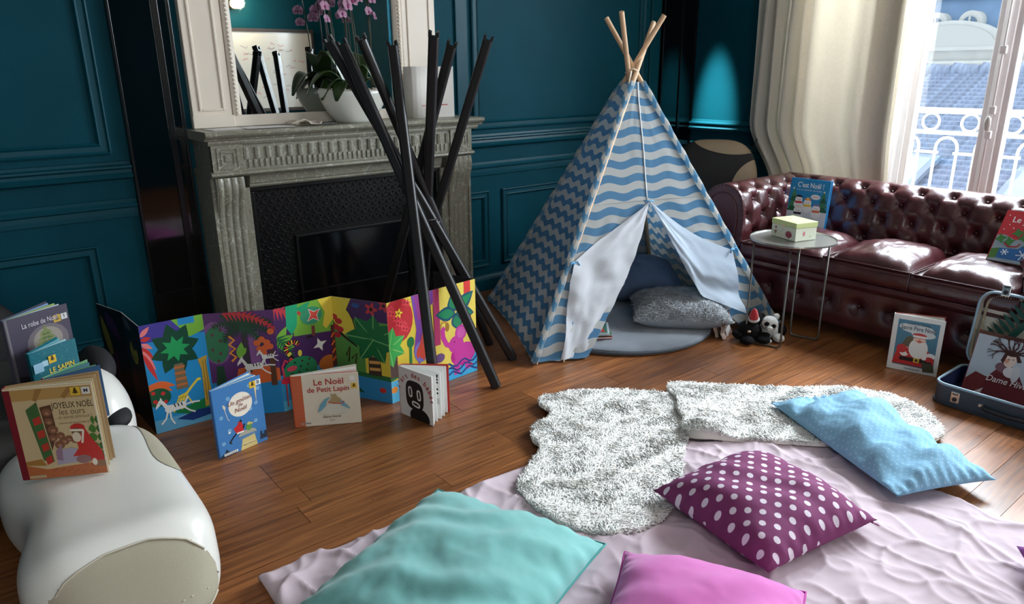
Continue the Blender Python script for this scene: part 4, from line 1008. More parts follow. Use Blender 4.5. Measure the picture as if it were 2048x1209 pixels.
# panel 3: purple wood, palm, zebras
a = panels[3]; a.rect(0,0,1,1,PU); a.rect(0,0,1,0.34,BL); a.poly([(0.35,0.34),(0.4,0.46),(0.7,0.5),(1,0.44),(1,0.32),(0.6,0.30)],OR); a.rect(0.6,0.5,0.75,0.8,(140,90,150))
a.ell(0.14,0.72,0.22,0.34,(130,80,140)); a.ell(0.14,0.70,0.17,0.29,(44,120,80))
for x, y in ((0.1,0.8),(0.2,0.74),(0.08,0.66),(0.18,0.62),(0.14,0.55),(0.22,0.84)): a.ell(x,y,0.022,0.028,(96,52,60),n=8)
a.poly([(0.1,0.5),(0.2,0.5),(0.22,0.3),(0.06,0.3)],(20,70,50))
a.poly([(0.5,0.42),(0.6,0.42),(0.58,0.8),(0.5,0.8)],(60,50,60))
for an, c, ln in ((2.6,(24,64,40),0.42),(2.0,(30,76,46),0.34),(0.6,(26,70,44),0.5),(0.2,(20,60,40),0.5),(3.4,(22,58,38),0.36),(-0.3,(28,74,46),0.44)): a.frond(0.5,0.86,an,ln,0.17,c,9,-1.2 if an < 1.5 else 1.2)
a.frond(0.3,1.0,-0.1,0.8,0.16,(196,50,56),12,-0.7)
a.line([(0.33,0.78),(0.40,0.74),(0.32,0.70),(0.40,0.66),(0.32,0.62),(0.40,0.58),(0.33,0.54)],0.035,(236,150,50))
a.leaf(0.45,0.56,0.5,0.72,0.06,G3); a.leaf(0.45,0.6,0.56,0.66,0.05,G3)
for x, y in ((0.72,0.70),(0.79,0.73),(0.86,0.70),(0.75,0.64),(0.83,0.65),(0.9,0.66),(0.8,0.60),(0.93,0.8)): a.ell(x,y,0.052,0.05,OR,n=10)
a.poly([(0.86,0.28),(0.95,0.28),(0.95,0.62),(0.88,0.62)],BRN); zebra(a,0.50,0.47,0.62); zebra(a,0.76,0.56,0.42)
# panel 4: flamingos, snake, red-white tree
a = panels[4]; a.rect(0,0,1,1,PU2); a.rect(0,0,1,0.36,(54,146,196)); a.rect(0,0,0.5,0.10,(90,180,214)); a.poly([(0.3,0.7),(1,0.66),(1,1),(0.25,1)],G3)
a.frond(0.0,1.0,-0.5,0.5,0.2,(206,60,70),8,0.4); a.poly([(0.2,1),(0.4,1),(0.36,0.8),(0.26,0.72),(0.18,0.8)],(26,170,120)); a.poly([(0.36,0.96),(0.62,1.0),(0.5,0.88)],(24,160,110))
for an in (0.9,0.3,-0.3,2.4): a.leaf(0.0,0.66,0.0+0.3*cos(an),0.66+0.2*sin(an),0.07,G3)
a.frond(0.02,0.72,-0.9,0.5,0.2,(20,100,60),9,-0.5)
a.ell(0.62,0.86,0.19,0.15,(54,150,110)); a.star(0.66,0.86,0.15,0.06,4,WH,0.6); a.star(0.66,0.86,0.13,0.05,4,(226,80,64),0.6); a.rect(0.6,0.66,0.66,0.76,(120,60,50))
a.ell(0.55,0.66,0.07,0.02,BK,n=8)
a.poly([(0.75,1),(1,1),(1,0.78),(0.86,0.70),(0.8,0.74),(0.86,0.86)],YE)
sn = [(0.24+0.11*cos(t),0.60+0.055*sin(t)) for t in [0.2+i*0.42 for i in range(10)]]+[(0.22,0.50),(0.14,0.44)]
a.line(sn,0.07,BK)
for k in range(0, len(sn)-1, 1): a.line([sn[k],((sn[k][0]+sn[k+1][0])/2,(sn[k][1]+sn[k+1][1])/2)],0.068,YE if k % 2 else RE)
a.ell(0.34,0.36,0.30,0.24,(30,130,84))
for k in range(12): a.ell(0.16+0.032*k,0.30+0.05*((k*5) % 4),0.022,0.018,(70,30,30) if k % 3 else BK,n=7)
a.ell(0.36,0.53,0.035,0.055,YE)
a.star(0.72,0.56,0.13,0.05,4,WH,0.3); a.ell(0.84,0.36,0.17,0.13,(196,108,40))
a.poly([(0.92,0.3),(1,0.3),(1,0.72),(0.94,0.72)],(90,40,34))
for k in range(4): a.line([(0.93,0.36+0.08*k),(0.99,0.40+0.08*k)],0.03,OR)
a.ell(0.10,0.30,0.11,0.06,(200,40,64)); a.line([(0.06,0.33),(0.04,0.44),(0.10,0.50),(0.14,0.47)],0.035,(206,60,80)); a.line([(0.08,0.27),(0.07,0.04)],0.018,RE); a.line([(0.14,0.27),(0.15,0.08)],0.018,RE); a.ell(0.2,0.40,0.09,0.045,(210,70,90))
# panel 5: yellow leaf and large palm star leaf
a = panels[5]; a.rect(0,0,1,1,(90,150,70)); a.rect(0,0.8,1,1,PU2); a.rect(0,0,1,0.24,(50,140,196)); a.rect(0.55,0.24,1,0.6,YE); a.poly([(0,0.24),(1,0.22),(1,0.27),(0,0.28)],(40,110,60))
a.leaf(0.0,0.95,0.42,0.52,0.20,BK); a.leaf(0.0,0.96,0.42,0.54,0.17,YE); a.poly([(0,1),(0.36,1),(0.2,0.82),(0,0.8)],YE)
for x, y in ((0.02,0.80),(0.10,0.76),(0.04,0.70),(0.12,0.68),(0.06,0.62)): a.ell(x,y,0.07,0.05,(190,44,54),n=9)
a.flower(0.72,0.92,0.12,5,(196,50,60),BK); a.flower(0.95,0.97,0.11,5,(196,50,60),BK); a.ell(0.44,0.94,0.07,0.04,(40,80,150)); 
a.poly([(0.6,0.26),(0.84,0.26),(0.82,0.55),(0.62,0.55)],(70,56,46))
for k in range(3): a.line([(0.62,0.32+0.07*k),(0.82,0.33+0.07*k)],0.05,(224,166,90))
for an, l in ((1.5,0.40),(2.3,0.44),(3.1,0.5),(-1.1,0.40),(0.5,0.5),(-2.2,0.42),(-0.2,0.4)): a.leaf(0.72,0.62,0.72+l*1.05*cos(an),0.62+l*0.62*sin(an),0.15,(20,110,60),(120,180,110))
a.line([(0.2,0.42),(0.28,0.52),(0.24,0.36)],0.03,(60,60,20)); a.line([(0.3,0.4),(0.4,0.46),(0.36,0.34)],0.03,(60,60,20))
a.leaf(0.1,0.16,0.5,0.06,0.06,(30,90,60)); a.ell(0.84,0.12,0.06,0.045,RE)
# panel 6: flower hill, butterfly wing stems
a = panels[6]; a.rect(0,0,1,1,YE); a.rect(0,0,1,0.22,(90,190,230)); a.poly([(0,0.22),(0.5,0.27),(0.5,0.3),(0,0.26)],(40,120,60)); a.rect(0.0,0.25,0.16,0.55,(84,66,60)); a.ell(0.06,0.13,0.07,0.06,(238,150,60))
a.ell(0.22,0.80,0.32,0.40,(200,44,54))
for k in range(14): x, y = 0.03+0.42*((k*0.37) % 1), 0.68+0.30*((k*0.61) % 1); a.flower(x,y,0.07,5,(230,70,80),(150,20,40))
a.flower(0.24,0.87,0.085,5,(246,220,60),(150,90,20))
for an in (0.4,1.3,-0.5,-1.4): a.leaf(0.0,0.56,0.36*cos(an),0.56+0.2*sin(an),0.11,(60,170,80),(150,210,120))
a.line([(0.44,0.28),(0.45,0.5)],0.06,(30,130,70)); a.ell(0.46,0.55,0.08,0.10,(24,120,60))
a.poly([(0.52,1),(1,1),(1,0.88),(0.78,0.72),(0.72,0.5),(0.86,0.36),(0.62,0.30),(0.52,0.44),(0.6,0.66)],(130,70,170)); a.ell(0.70,0.42,0.17,0.20,(130,130,210)); a.leaf(0.66,0.34,0.78,0.66,0.06,(226,80,60),(120,60,160)); a.leaf(0.74,0.32,0.7,0.5,0.06,(226,80,60)); a.leaf(0.60,0.36,0.66,0.5,0.05,(226,80,60))
for k in range(5): a.line([(0.88+0.03*k,0.30),(0.80+0.05*k,0.86)],0.022,YE if k % 2 else (40,34,20))
for k in range(4): a.line([(0.6+0.05*k,1),(0.66+0.03*k,0.75)],0.014,(220,60,120))
# panel 7: elephant, banana leaves, sea
a = panels[7]; a.rect(0,0,1,1,(238,214,96)); a.rect(0.0,0.42,0.14,1,(186,60,110)); a.poly([(0,0),(1,0),(1,0.36),(0.86,0.34),(0.7,0.2),(0.3,0.14),(0.15,0.18),(0,0.12)],(60,170,220)); a.rect(0.72,0.82,0.88,1,(222,64,60)); a.rect(0.78,0.48,0.88,0.66,(222,64,60)); a.rect(0.92,0,1,1,(90,170,80)) if False else None
for dx, dy, an, l in ((0.5,0.72,1.9,0.32),(0.52,0.72,0.6,0.52),(0.5,0.7,3.0,0.46),(0.5,0.7,-1.3,0.36),(0.52,0.7,-0.2,0.44)):
    a.leaf(dx,dy,dx+l*cos(an),dy+l*0.56*sin(an),0.14,(24,84,110)); a.leaf(dx+0.03*cos(an),dy+0.03*sin(an),dx+l*0.9*cos(an),dy+l*0.5*sin(an),0.09,(30,140,90))
a.ell(0.22,0.60,0.09,0.10,(196,150,60)); a.ell(0.22,0.60,0.05,0.06,(238,214,96)); a.ell(0.3,0.58,0.05,0.09,(170,120,50))
a.ell(0.66,0.24,0.30,0.22,(190,36,140)); a.ell(0.70,0.26,0.26,0.19,PK); a.ell(0.50,0.37,0.18,0.17,PK); a.ell(0.62,0.48,0.14,0.15,(196,60,160)); a.ell(0.62,0.48,0.10,0.11,(214,96,176))
a.line([(0.40,0.36),(0.27,0.40),(0.20,0.48),(0.19,0.56),(0.24,0.58)],0.10,PK); a.line([(0.5,0.2),(0.5,0.04)],0.14,PK); a.line([(0.76,0.2),(0.78,0.06)],0.14,PK); a.poly([(0.88,0.32),(1,0.32),(0.94,0.26)],PK); a.ell(0.46,0.40,0.015,0.015,BK,n=6)
a.ell(0.10,0.28,0.12,0.09,(110,80,130))
for k in range(3): a.line([(0.3+0.1*i,0.06+0.05*k+0.03*sin(i*1.6+k)) for i in range(8)],0.035,(24,60,130))
a.ell(0.86,0.10,0.03,0.02,RE)
BOARD = mat('leporello_board', (228, 224, 214), 0.5)
for i in range(8):
    p0, p1 = folds[i], folds[i+1]
    o = local(lp, MB().obox(p0, p1, 0.0028, 0.001, LH).build('fold_panel', BOARD))
    d = Vector((p1[0]-p0[0], p1[1]-p0[1], 0)).normalized()
    panels[i].build('panel_print', Frame((p0[0], p0[1], 0.001), d, (0,0,1), (d.y, -d.x, 0)), o)
o = local(lp, MB().obox((1.790,2.5245), (1.72,2.75), 0.0028, 0.001, LH).build('fold_panel', mat('leporello_dark_side', (34,30,34), 0.5)))
# ================================================================ books standing on the floor
def tree_icon(a, x, y, s, dark=(60,46,20)):
    for k in range(3): a.poly([(x-s*(1-0.25*k)*0.5, y+s*0.28*k*a.w/a.h), (x+s*(1-0.25*k)*0.5, y+s*0.28*k*a.w/a.h), (x, y+s*(0.42+0.28*k)*a.w/a.h)], dark)
    a.rect(x-s*0.08, y-s*0.15*a.w/a.h, x+s*0.08, y, dark)
def sticker(a, x, y, s, c=(226,186,60)):
    a.rect(x-s/2, y-s/2*a.w/a.h, x+s/2, y+s/2*a.w/a.h, c)
def fir(a, x, y, s, hh, c, c2=None):
    for k in range(4): q = 1-0.2*k; a.poly([(x-s*q*0.5, y+hh*0.22*k), (x+s*q*0.5, y+hh*0.22*k), (x, y+hh*(0.34+0.22*k))], c if k % 2 == 0 or not c2 else c2)
def smudge(a, x0, x1, y, h, c):
    # a line of print too small to read
    x = x0; k = 0
    while x < x1-0.01:
        d = 0.012+0.008*((k*7) % 3); a.rect(x, y, min(x1, x+d), y+h*(0.7+0.3*((k*5) % 2)), c); x += d+0.006; k += 1
# Un gouter de Noel
w_, h_ = 0.190, 0.265; a = Art(w_, h_); a.rect(0,0,1,1,(64,124,184))
for x, y in ((0.3,0.82),(0.75,0.9),(0.12,0.58),(0.85,0.62),(0.72,0.56),(0.25,0.36),(0.8,0.36),(0.92,0.82),(0.1,0.2),(0.66,0.2)):
    a.ell(x,y,0.035,0.035,(150,196,220),n=10); a.ell(x,y,0.016,0.016,(64,124,184),n=8)
a.ell(0.53,0.68,0.245,0.245,(238,228,212),n=28)
a.line([(0.20,0.70),(0.24,0.54),(0.27,0.50)],0.012,(214,206,190)); a.leaf(0.22,0.68,0.18,0.76,0.025,(214,206,190)); a.poly([(0.84,0.90),(0.90,0.90),(0.88,0.8),(0.86,0.62),(0.85,0.8)],(226,206,160))
a.poly([(0.42,0),(0.78,0),(0.74,0.18),(0.48,0.16)],(214,196,130)); a.poly([(0.40,0.155),(0.80,0.18),(0.78,0.22),(0.42,0.19)],(96,134,172)); a.ell(0.60,0.21,0.19,0.10,(170,168,150),n=18,a0=0,a1=pi); a.rect(0.47,0.055,0.73,0.09,(226,212,160))
a.poly([(0.33,0.36),(0.42,0.40),(0.44,0.44),(0.50,0.43),(0.54,0.32),(0.52,0.27),(0.38,0.27)],(196,44,48)); a.rect(0.37,0.265,0.53,0.285,WH); a.line([(0.38,0.28),(0.30,0.24),(0.22,0.18),(0.26,0.16)],0.03,BK); a.ell(0.24,0.33,0.025,0.02,WH); a.poly([(0.46,0.43),(0.49,0.47),(0.52,0.42)],BK); a.line([(0.52,0.32),(0.56,0.38)],0.03,BK)
a.ell(0.64,0.31,0.06,0.075,(96,150,70)); a.ell(0.65,0.36,0.04,0.03,(200,190,110)); a.poly([(0.68,0.36),(0.76,0.35),(0.69,0.33)],(226,190,60)); a.poly([(0.86,0.10),(0.86,0.17),(0.9,0.17),(0.9,0.12),(0.94,0.12),(0.94,0.16),(1,0.16),(1,0.05),(0.84,0.05)],(40,52,70)); a.poly([(0.0,0),(0.34,0),(0.30,0.05),(0.18,0.06),(0.14,0.11),(0.10,0.06),(0.0,0.03)],(40,52,70))
a.rect(0.08,0.015,0.36,0.05,WH)
for k in range(12): a.rect(0.10+0.02*k,0.02,0.11+0.02*k,0.042,(110,110,120))
sticker(a,0.82,0.90,0.13); tree_icon(a,0.82,0.885,0.09); sticker(a,0.94,0.91,0.11,(232,236,240))
book('christmas_picture_book', 'blue picture book with a white moon circle standing beside the massage chair', (0.607,2.455,0.001), 0.208, w_, h_, 0.012, (64,124,184), a,
  [dict(body='Un goûter', u=0.53*w_, v=0.715*h_, size=0.023, c=(120,50,40), align='C', shear=0.25, rot=0.06), dict(body='de', u=0.53*w_, v=0.655*h_, size=0.019, c=(120,50,40), align='C', shear=0.25), dict(body='Noël', u=0.53*w_, v=0.585*h_, size=0.024, c=(120,50,40), align='C', shear=0.25, rot=0.06),
   dict(body='B', u=0.94*w_, v=0.887*h_, size=0.020, c=(30,30,36), align='C', bold=0.01), dict(body='Miguel Mouriel', u=0.60*w_, v=0.060*h_, size=0.008, c=(60,60,60), align='C')], open_deg=15, leaves=5, leafcol=[(130,180,214),(238,236,220),(96,150,200)], spine=(52,104,160))
# Le Noel de Petit Lapin
w_, h_ = 0.253, 0.215; a = Art(w_, h_); a.rect(0,0,1,1,(226,218,198)); a.rect(0,0,0.155,1,(196,88,50))
for i in range(7):
    for j in range(34): a.ell(0.012+0.022*i+(0.011 if j % 2 else 0),0.012+0.029*j,0.0042,0.0042,(236,206,170),n=6)
a.poly([(0.35,0.27),(0.40,0.42),(0.47,0.52),(0.56,0.56),(0.5,0.48),(0.47,0.36)],(110,170,188)); a.poly([(0.85,0.30),(0.76,0.44),(0.68,0.54),(0.72,0.36)],(120,170,190)); a.poly([(0.36,0.25),(0.42,0.32),(0.52,0.42),(0.62,0.44),(0.74,0.36),(0.84,0.29),(0.78,0.23),(0.5,0.22)],(212,212,198))
a.poly([(0.54,0.46),(0.58,0.56),(0.56,0.64),(0.60,0.60),(0.64,0.62),(0.66,0.56),(0.72,0.50),(0.70,0.44),(0.6,0.43)],(170,150,110)); a.line([(0.52,0.47),(0.6,0.43),(0.72,0.42),(0.76,0.46)],0.016,(190,70,60))
sticker(a,0.905,0.905,0.075,(236,234,230)); sticker(a,0.925,0.75,0.085); tree_icon(a,0.925,0.735,0.055)
a.rect(0.09,0.055,0.24,0.085,(190,186,180))
for k in range(14): a.rect(0.10+0.01*k,0.06,0.105+0.01*k,0.08,(90,90,90))
book('christmas_picture_book', 'cream landscape picture book with a red dotted spine on the floor', (0.914,2.518,0.001), -0.508, w_, h_, 0.012, (226,218,198), a,
  [dict(body='Le Noël', u=0.55*w_, v=0.80*h_, size=0.036, c=(176,44,40), align='C', bold=0.012, width=0.112), dict(body='de Petit Lapin', u=0.535*w_, v=0.665*h_, size=0.030, c=(176,44,40), align='C', bold=0.012, width=0.158), dict(body='Harry Horse', u=0.56*w_, v=0.145*h_, size=0.013, c=(60,50,44), align='C', bold=0.01), dict(body='Pastel', u=0.56*w_, v=0.085*h_, size=0.008, c=(60,50,44), align='C'), dict(body='H', u=0.905*w_, v=0.875*h_, size=0.017, c=(30,30,36), align='C')], open_deg=16, leaves=3, leafcol=[(206,50,44),(238,234,224),(240,238,230)], spine=(196,88,50), back=(200,190,176))
# L'art des bebes
w_, h_ = 0.186, 0.208; a = Art(w_, h_); a.rect(0,0,1,1,(226,222,218))
def rr(a, x, y, rx, ry, c, rot=0.0, n=4.0):
    P = []
    for i in range(32):
        t = 2*pi*i/32; ct, st_ = cos(t), sin(t); ex = rx*a.w*abs(ct)**(2/n)*(1 if ct >= 0 else -1); ey = ry*a.w*abs(st_)**(2/n)*(1 if st_ >= 0 else -1); P.append((x*a.w+ex*cos(rot)-ey*sin(rot), y*a.h+ex*sin(rot)+ey*cos(rot)))
    a.raw(P, c)
rr(a,0.47,0.49,0.27,0.33,BK,0,3.2); a.ell(0.60,0.06,0.30,0.22,BK,n=24)
for x, y, r_ in ((0.34,0.54,0.10),(0.60,0.52,0.10)): rr(a,x,y,0.062,0.125,(232,228,224),0.06,3); rr(a,x,y,0.026,0.085,BK,0.06,3)
rr(a,0.50,0.31,0.125,0.065,(232,228,224),-0.15,3); rr(a,0.50,0.31,0.085,0.026,BK,-0.15,3)
smudge(a,0.80,0.92,0.04,0.014,(40,40,44))
bk = book('board_book', 'white board book with a black baby head standing open beside the rods', (1.295,2.365,0.001), -1.36, w_, h_, 0.020, (226,222,218), a,
  [], open_deg=37, leaves=5, page=(236,236,232), back=(190,50,48), spine=(190,50,48), board=0.004)
arc_text(bk, Frame((0,0,0),(1,0,0),(0,0,1),(0,-1,0)), "l'art des bébés", 0.49*w_, 0.44*h_, 0.087, 2.85, 0.12, 0.030, (176,40,50), 0.012)
# black marks printed on an inner leaf
k = 0
for ch in bk.children:
    if ch.name.startswith('page'):
        k += 1
        if k in (3, 5):
            f = (k-1+0.6)/5; ak = radians(37)*f*f**0.4; d = Vector((cos(ak), sin(ak), 0)); y0 = 0.0048+(0.020-0.0056)*f
            fr = Frame(Vector((0,y0,0))+Vector((d.y,-d.x,0))*0.0005, d, (0,0,1), (d.y,-d.x,0)); b_ = Art(w_, h_)
            if k == 3:
                for q, z_ in enumerate((0.86,0.80,0.74,0.60,0.52)): b_.poly([(0.84,z_),(0.92,z_+0.01),(0.90,z_+0.05),(0.85,z_+0.04)], BK)
                b_.rect(0.87,0.32,0.93,0.44,(190,190,190)); b_.poly([(0.5,0.95),(0.92,0.90),(0.92,0.93)],BK)
            else:
                for q in range(16): b_.poly([(0.86,0.10+0.048*q),(0.90,0.10+0.048*q),(0.90,0.13+0.048*q),(0.87,0.125+0.048*q)], BK)
                for q in range(8): b_.ell(0.45+0.05*q,0.91,0.022,0.016,BK,n=6)
            b_.build('page_print', fr, ch)
# Sacre Pere Noel
w_, h_ = 0.200, 0.262; a = Art(w_, h_); a.rect(0,0,1,1,(222,222,218)); a.rect(0.09,0.10,0.91,0.92,(64,120,146)); a.rect(0.09,0.10,0.91,0.2,(40,84,110))
for k in range(30): a.ell(0.12+0.76*((k*0.37) % 1),0.3+0.6*((k*0.23) % 1),0.006,0.006,(150,190,205),n=5)
a.ell(0.50,0.78,0.34,0.11,(208,214,214)); a.ell(0.62,0.70,0.24,0.09,(208,214,214)); a.ell(0.30,0.80,0.18,0.08,(208,214,214))
a.poly([(0.16,0.36),(0.30,0.62),(0.42,0.66),(0.46,0.44),(0.3,0.3)],(92,84,58)); a.poly([(0.08,0.12),(0.14,0.36),(0.34,0.44),(0.56,0.46),(0.74,0.44),(0.90,0.30),(0.90,0.12)],(196,44,42)); a.ell(0.30,0.36,0.10,0.12,WH); a.ell(0.24,0.40,0.11,0.10,(196,44,42)); a.ell(0.42,0.38,0.09,0.10,(190,40,40)); a.ell(0.56,0.44,0.19,0.24,WH); a.ell(0.56,0.60,0.13,0.06,(232,170,140)); a.ell(0.56,0.57,0.045,0.035,(214,110,90)); a.line([(0.44,0.60),(0.54,0.605)],0.02,WH); a.line([(0.58,0.605),(0.68,0.60)],0.02,WH); a.ell(0.55,0.68,0.14,0.05,(196,44,42)); a.line([(0.42,0.655),(0.70,0.655)],0.045,WH)
a.rect(0.22,0.19,0.86,0.26,BK); a.rect(0.50,0.185,0.62,0.265,(206,170,60)); a.rect(0.535,0.205,0.585,0.245,BK); a.ell(0.82,0.34,0.10,0.07,WH); a.ell(0.80,0.28,0.10,0.06,(190,40,40)); a.ell(0.70,0.30,0.05,0.06,WH); a.poly([(0.66,0.22),(0.90,0.20),(0.94,0.06),(0.72,0.04)],(74,72,52))
smudge(a,0.34,0.66,0.045,0.018,(60,100,120))
book('christmas_picture_book', 'white bordered picture book with a red-coated bearded man leaning at the sofa', (3.262,1.340,0.001), -1.31, w_, h_, 0.014, (222,222,218), a,
  [dict(body='Sacré Père Noël', u=0.50*w_, v=0.755*h_, size=0.028, c=(20,22,26), align='C', bold=0.004, width=0.135), dict(body='RAYMOND BRIGGS', u=0.50*w_, v=0.845*h_, size=0.012, c=(40,60,70), align='C', width=0.09)], open_deg=16, leaves=4, page=(226,224,216), back=(150,50,50))
# ---------------------------------------------------------------- on the sofa
w_, h_ = 0.235, 0.265; a = Art(w_, h_); a.rect(0,0,1,1,(22,138,196)); a.poly([(0,0),(1,0),(1,0.36),(0.7,0.42),(0.5,0.4),(0.2,0.44),(0,0.36)],(214,222,236))
fir(a,0.13,0.30,0.34,0.48,(36,104,70),(70,140,96)); fir(a,0.88,0.34,0.32,0.44,(30,90,60),(56,120,84)); a.star(0.10,0.78,0.03,0.015,5,(240,236,200)); a.star(0.88,0.76,0.03,0.015,5,(240,236,200))
def snowman(x, y, s, hat, sc, face=True):
    a.ell(x,y-0.10*s,0.12*s,0.11*s,(240,242,246)); a.ell(x,y,0.095*s,0.085*s,(244,246,248)); a.line([(x-0.09*s,y-0.055*s),(x+0.09*s,y-0.05*s)],0.05*s,sc); a.ell(x,y+0.055*s,0.09*s,0.05*s,hat,n=14,a0=0,a1=pi)
    a.ell(x-0.03*s,y+0.01,0.01,0.01,BK,n=6); a.ell(x+0.03*s,y+0.01,0.01,0.01,BK,n=6); a.poly([(x,y),(x+0.05*s,y-0.012),(x,y-0.015)],(230,120,50))
snowman(0.27,0.55,1.0,BK,(206,60,60)); snowman(0.50,0.50,1.05,(220,120,50),(236,196,70)); snowman(0.74,0.40,1.05,(120,120,170),(220,110,60)); snowman(0.28,0.32,1.1,(232,226,214),(40,44,60)); a.ell(0.5,0.585,0.04,0.04,(240,190,110)); a.ell(0.68,0.64,0.12,0.06,(240,238,240))
smudge(a,0.61,0.75,0.635,0.014,(200,60,70))
book('christmas_picture_book', 'bright blue picture book with snowmen leaning on the sofa behind the table', (3.80,2.245,0.462), -pi/2, w_, h_, 0.014, (22,138,196), a,
  [dict(body="C'est Noël !", u=0.52*w_, v=0.82*h_, size=0.040, c=(244,246,250), align='C', bold=0.012, width=0.155), dict(body="avec un calendrier de l'avent", u=0.5*w_, v=0.755*h_, size=0.013, c=(226,238,246), align='C', width=0.15)], open_deg=2, leaves=2, spine=(176,44,54), lean=-0.10, page=(226,224,216))
w_, h_ = 0.255, 0.255; a = Art(w_, h_); a.rect(0,0,1,1,(186,34,46)); a.poly([(0,0),(1,0),(1,0.42),(0.72,0.44),(0.5,0.5),(0.3,0.44),(0.12,0.52),(0,0.5)],(138,156,166)); a.poly([(0.12,0.06),(0.62,0.06),(0.76,0.14),(0.70,0.30),(0.45,0.36),(0.40,0.28),(0.12,0.26)],(20,96,160)); a.poly([(0.44,0.34),(0.56,0.40),(0.86,0.26),(0.78,0.18)],(70,130,50)); a.poly([(0.0,0.04),(0.12,0.06),(0.12,0.26),(0.0,0.22)],(70,120,50))
for k in range(16): a.ell(0.50+0.022*k,0.345-0.011*k+0.014*(k % 3),0.008,0.008,(236,236,200),n=5)
def flake(x, y, s):
    for q in range(3): t = q*pi/3+0.2; a.line([(x-s*cos(t),y-s*sin(t)),(x+s*cos(t),y+s*sin(t))],0.014,(226,234,242))
    for q in range(6): t = q*pi/3+0.2; a.ell(x+s*cos(t),y+s*sin(t),0.013,0.013,(226,234,242),n=6)
flake(0.50,0.18,0.09); flake(0.22,0.19,0.05); a.poly([(0.45,0.40),(0.56,0.52),(0.72,0.50),(0.70,0.38)],(190,196,200)); a.ell(0.54,0.53,0.06,0.06,(200,204,208)); a.ell(0.54,0.53,0.03,0.03,(150,156,164)); a.ell(0.76,0.40,0.07,0.07,(200,204,208)); a.ell(0.76,0.40,0.035,0.035,(150,156,164)); a.poly([(0.80,0.3),(1,0.34),(1,0.2)],(190,196,200))
for x, y in ((0.08,0.44),(0.22,0.40),(0.30,0.58),(0.42,0.50)): a.star(x,y,0.10,0.05,4,(50,120,50),0.4)
a.line([(0.16,0.36),(0.24,0.30),(0.36,0.32),(0.40,0.38)],0.03,(150,40,40)); a.ell(0.86,0.12,0.08,0.09,(140,40,40)); a.ell(0.86,0.12,0.05,0.06,(138,156,166)); a.star(0.86,0.06,0.06,0.03,4,(60,120,50))
for x, y in ((0.06,0.90),(0.12,0.72),(0.2,0.66),(0.32,0.74),(0.40,0.68),(0.5,0.78),(0.06,0.62)): a.ell(x,y,0.011,0.011,WH,n=7)
book('christmas_picture_book', 'red and grey picture book with a blue stocking propped on the sofa', (3.655,1.150,0.485), -1.60, w_, h_, 0.016, (186,34,46), a,
  [dict(body='Le Noël des', u=0.14*w_, v=0.775*h_, size=0.040, c=(232,230,230), align='L', bold=0.010, width=0.175), dict(body='souris', u=0.42*w_, v=0.62*h_, size=0.040, c=(232,230,230), align='L', bold=0.010, width=0.095), dict(body='Les tout-doux Usborne', u=0.62*w_, v=0.915*h_, size=0.012, c=(226,200,200), align='C', width=0.10)], open_deg=5, leaves=4, lean=-0.62, leafcol=[(238,230,210),(210,120,70)])
# ---------------------------------------------------------------- on the massage chair
w_, h_ = 0.208, 0.262; a = Art(w_, h_); a.rect(0,0,1,1,(206,182,140)); a.rect(0,0.86,1,0.98,(186,146,86)); a.poly([(0.30,0.86),(0.36,0.98),(0.44,0.98),(0.34,0.84)],(160,118,66)); a.poly([(0.62,0.88),(0.72,0.98),(0.8,0.98),(0.66,0.85)],(160,118,66)); a.rect(0,0,0.07,1,(120,28,40))
a.poly([(0.07,0),(1,0),(1,0.14),(0.6,0.12),(0.3,0.10),(0.07,0.16)],(186,104,62)); a.poly([(0.07,0.16),(0.3,0.14),(0.26,0.22),(0.07,0.2)],(170,120,60))
for k in range(22): a.ell(0.35+0.62*((k*0.37) % 1),0.02+0.10*((k*0.61) % 1),0.010,0.006,(120,60,40),n=5)
a.poly([(0.20,0.76),(0.34,0.84),(0.40,0.18),(0.28,0.20)],(66,104,58))
for k in range(4): a.poly([(0.255+0.016*k,0.66-0.145*k),(0.345+0.012*k,0.69-0.145*k),(0.350+0.012*k,0.61-0.145*k),(0.262+0.016*k,0.585-0.145*k)],(186,60,48))
a.poly([(0.36,0.78),(0.49,0.80),(0.50,0.50),(0.40,0.30)],(96,66,48))
for x, y, r_ in ((0.43,0.72,0.055),(0.43,0.62,0.05),(0.46,0.53,0.06),(0.53,0.46,0.05),(0.44,0.44,0.05),(0.56,0.40,0.06),(0.50,0.36,0.06),(0.62,0.42,0.045),(0.68,0.40,0.045)): a.ell(x,y,r_,r_,(132,88,66),n=10); a.ell(x,y-0.01,r_*0.45,r_*0.4,(170,126,96),n=8)
a.poly([(0.42,0.14),(0.78,0.16),(0.74,0.28),(0.62,0.32),(0.48,0.30)],(170,160,180)); a.poly([(0.44,0.3),(0.52,0.36),(0.50,0.18),(0.43,0.2)],(150,120,140))
for k in range(5): a.leaf(0.95,0.24+0.09*k,0.74+0.04*k,0.20+0.10*k,0.06,(74,120,50)); a.leaf(0.95,0.24+0.09*k,1.05,0.2+0.1*k,0.06,(60,104,44))
a.poly([(0.72,0.16),(0.98,0.14),(0.97,0.26),(0.88,0.40),(0.82,0.52),(0.72,0.50),(0.70,0.36)],(196,52,46)); a.poly([(0.70,0.30),(0.76,0.30),(0.72,0.22),(0.62,0.22)],(196,52,46)); a.ell(0.74,0.53,0.085,0.06,(196,52,46)); a.ell(0.72,0.49,0.06,0.05,(120,90,60)); a.ell(0.71,0.43,0.05,0.07,(222,206,180)); a.line([(0.65,0.51),(0.80,0.50)],0.03,(230,220,200)); a.line([(0.80,0.50),(0.76,0.36)],0.025,(230,220,200)); a.ell(0.93,0.12,0.09,0.045,(150,110,80)); a.ell(0.86,0.14,0.03,0.05,(230,220,200)); a.ell(0.74,0.18,0.09,0.06,(150,110,110))
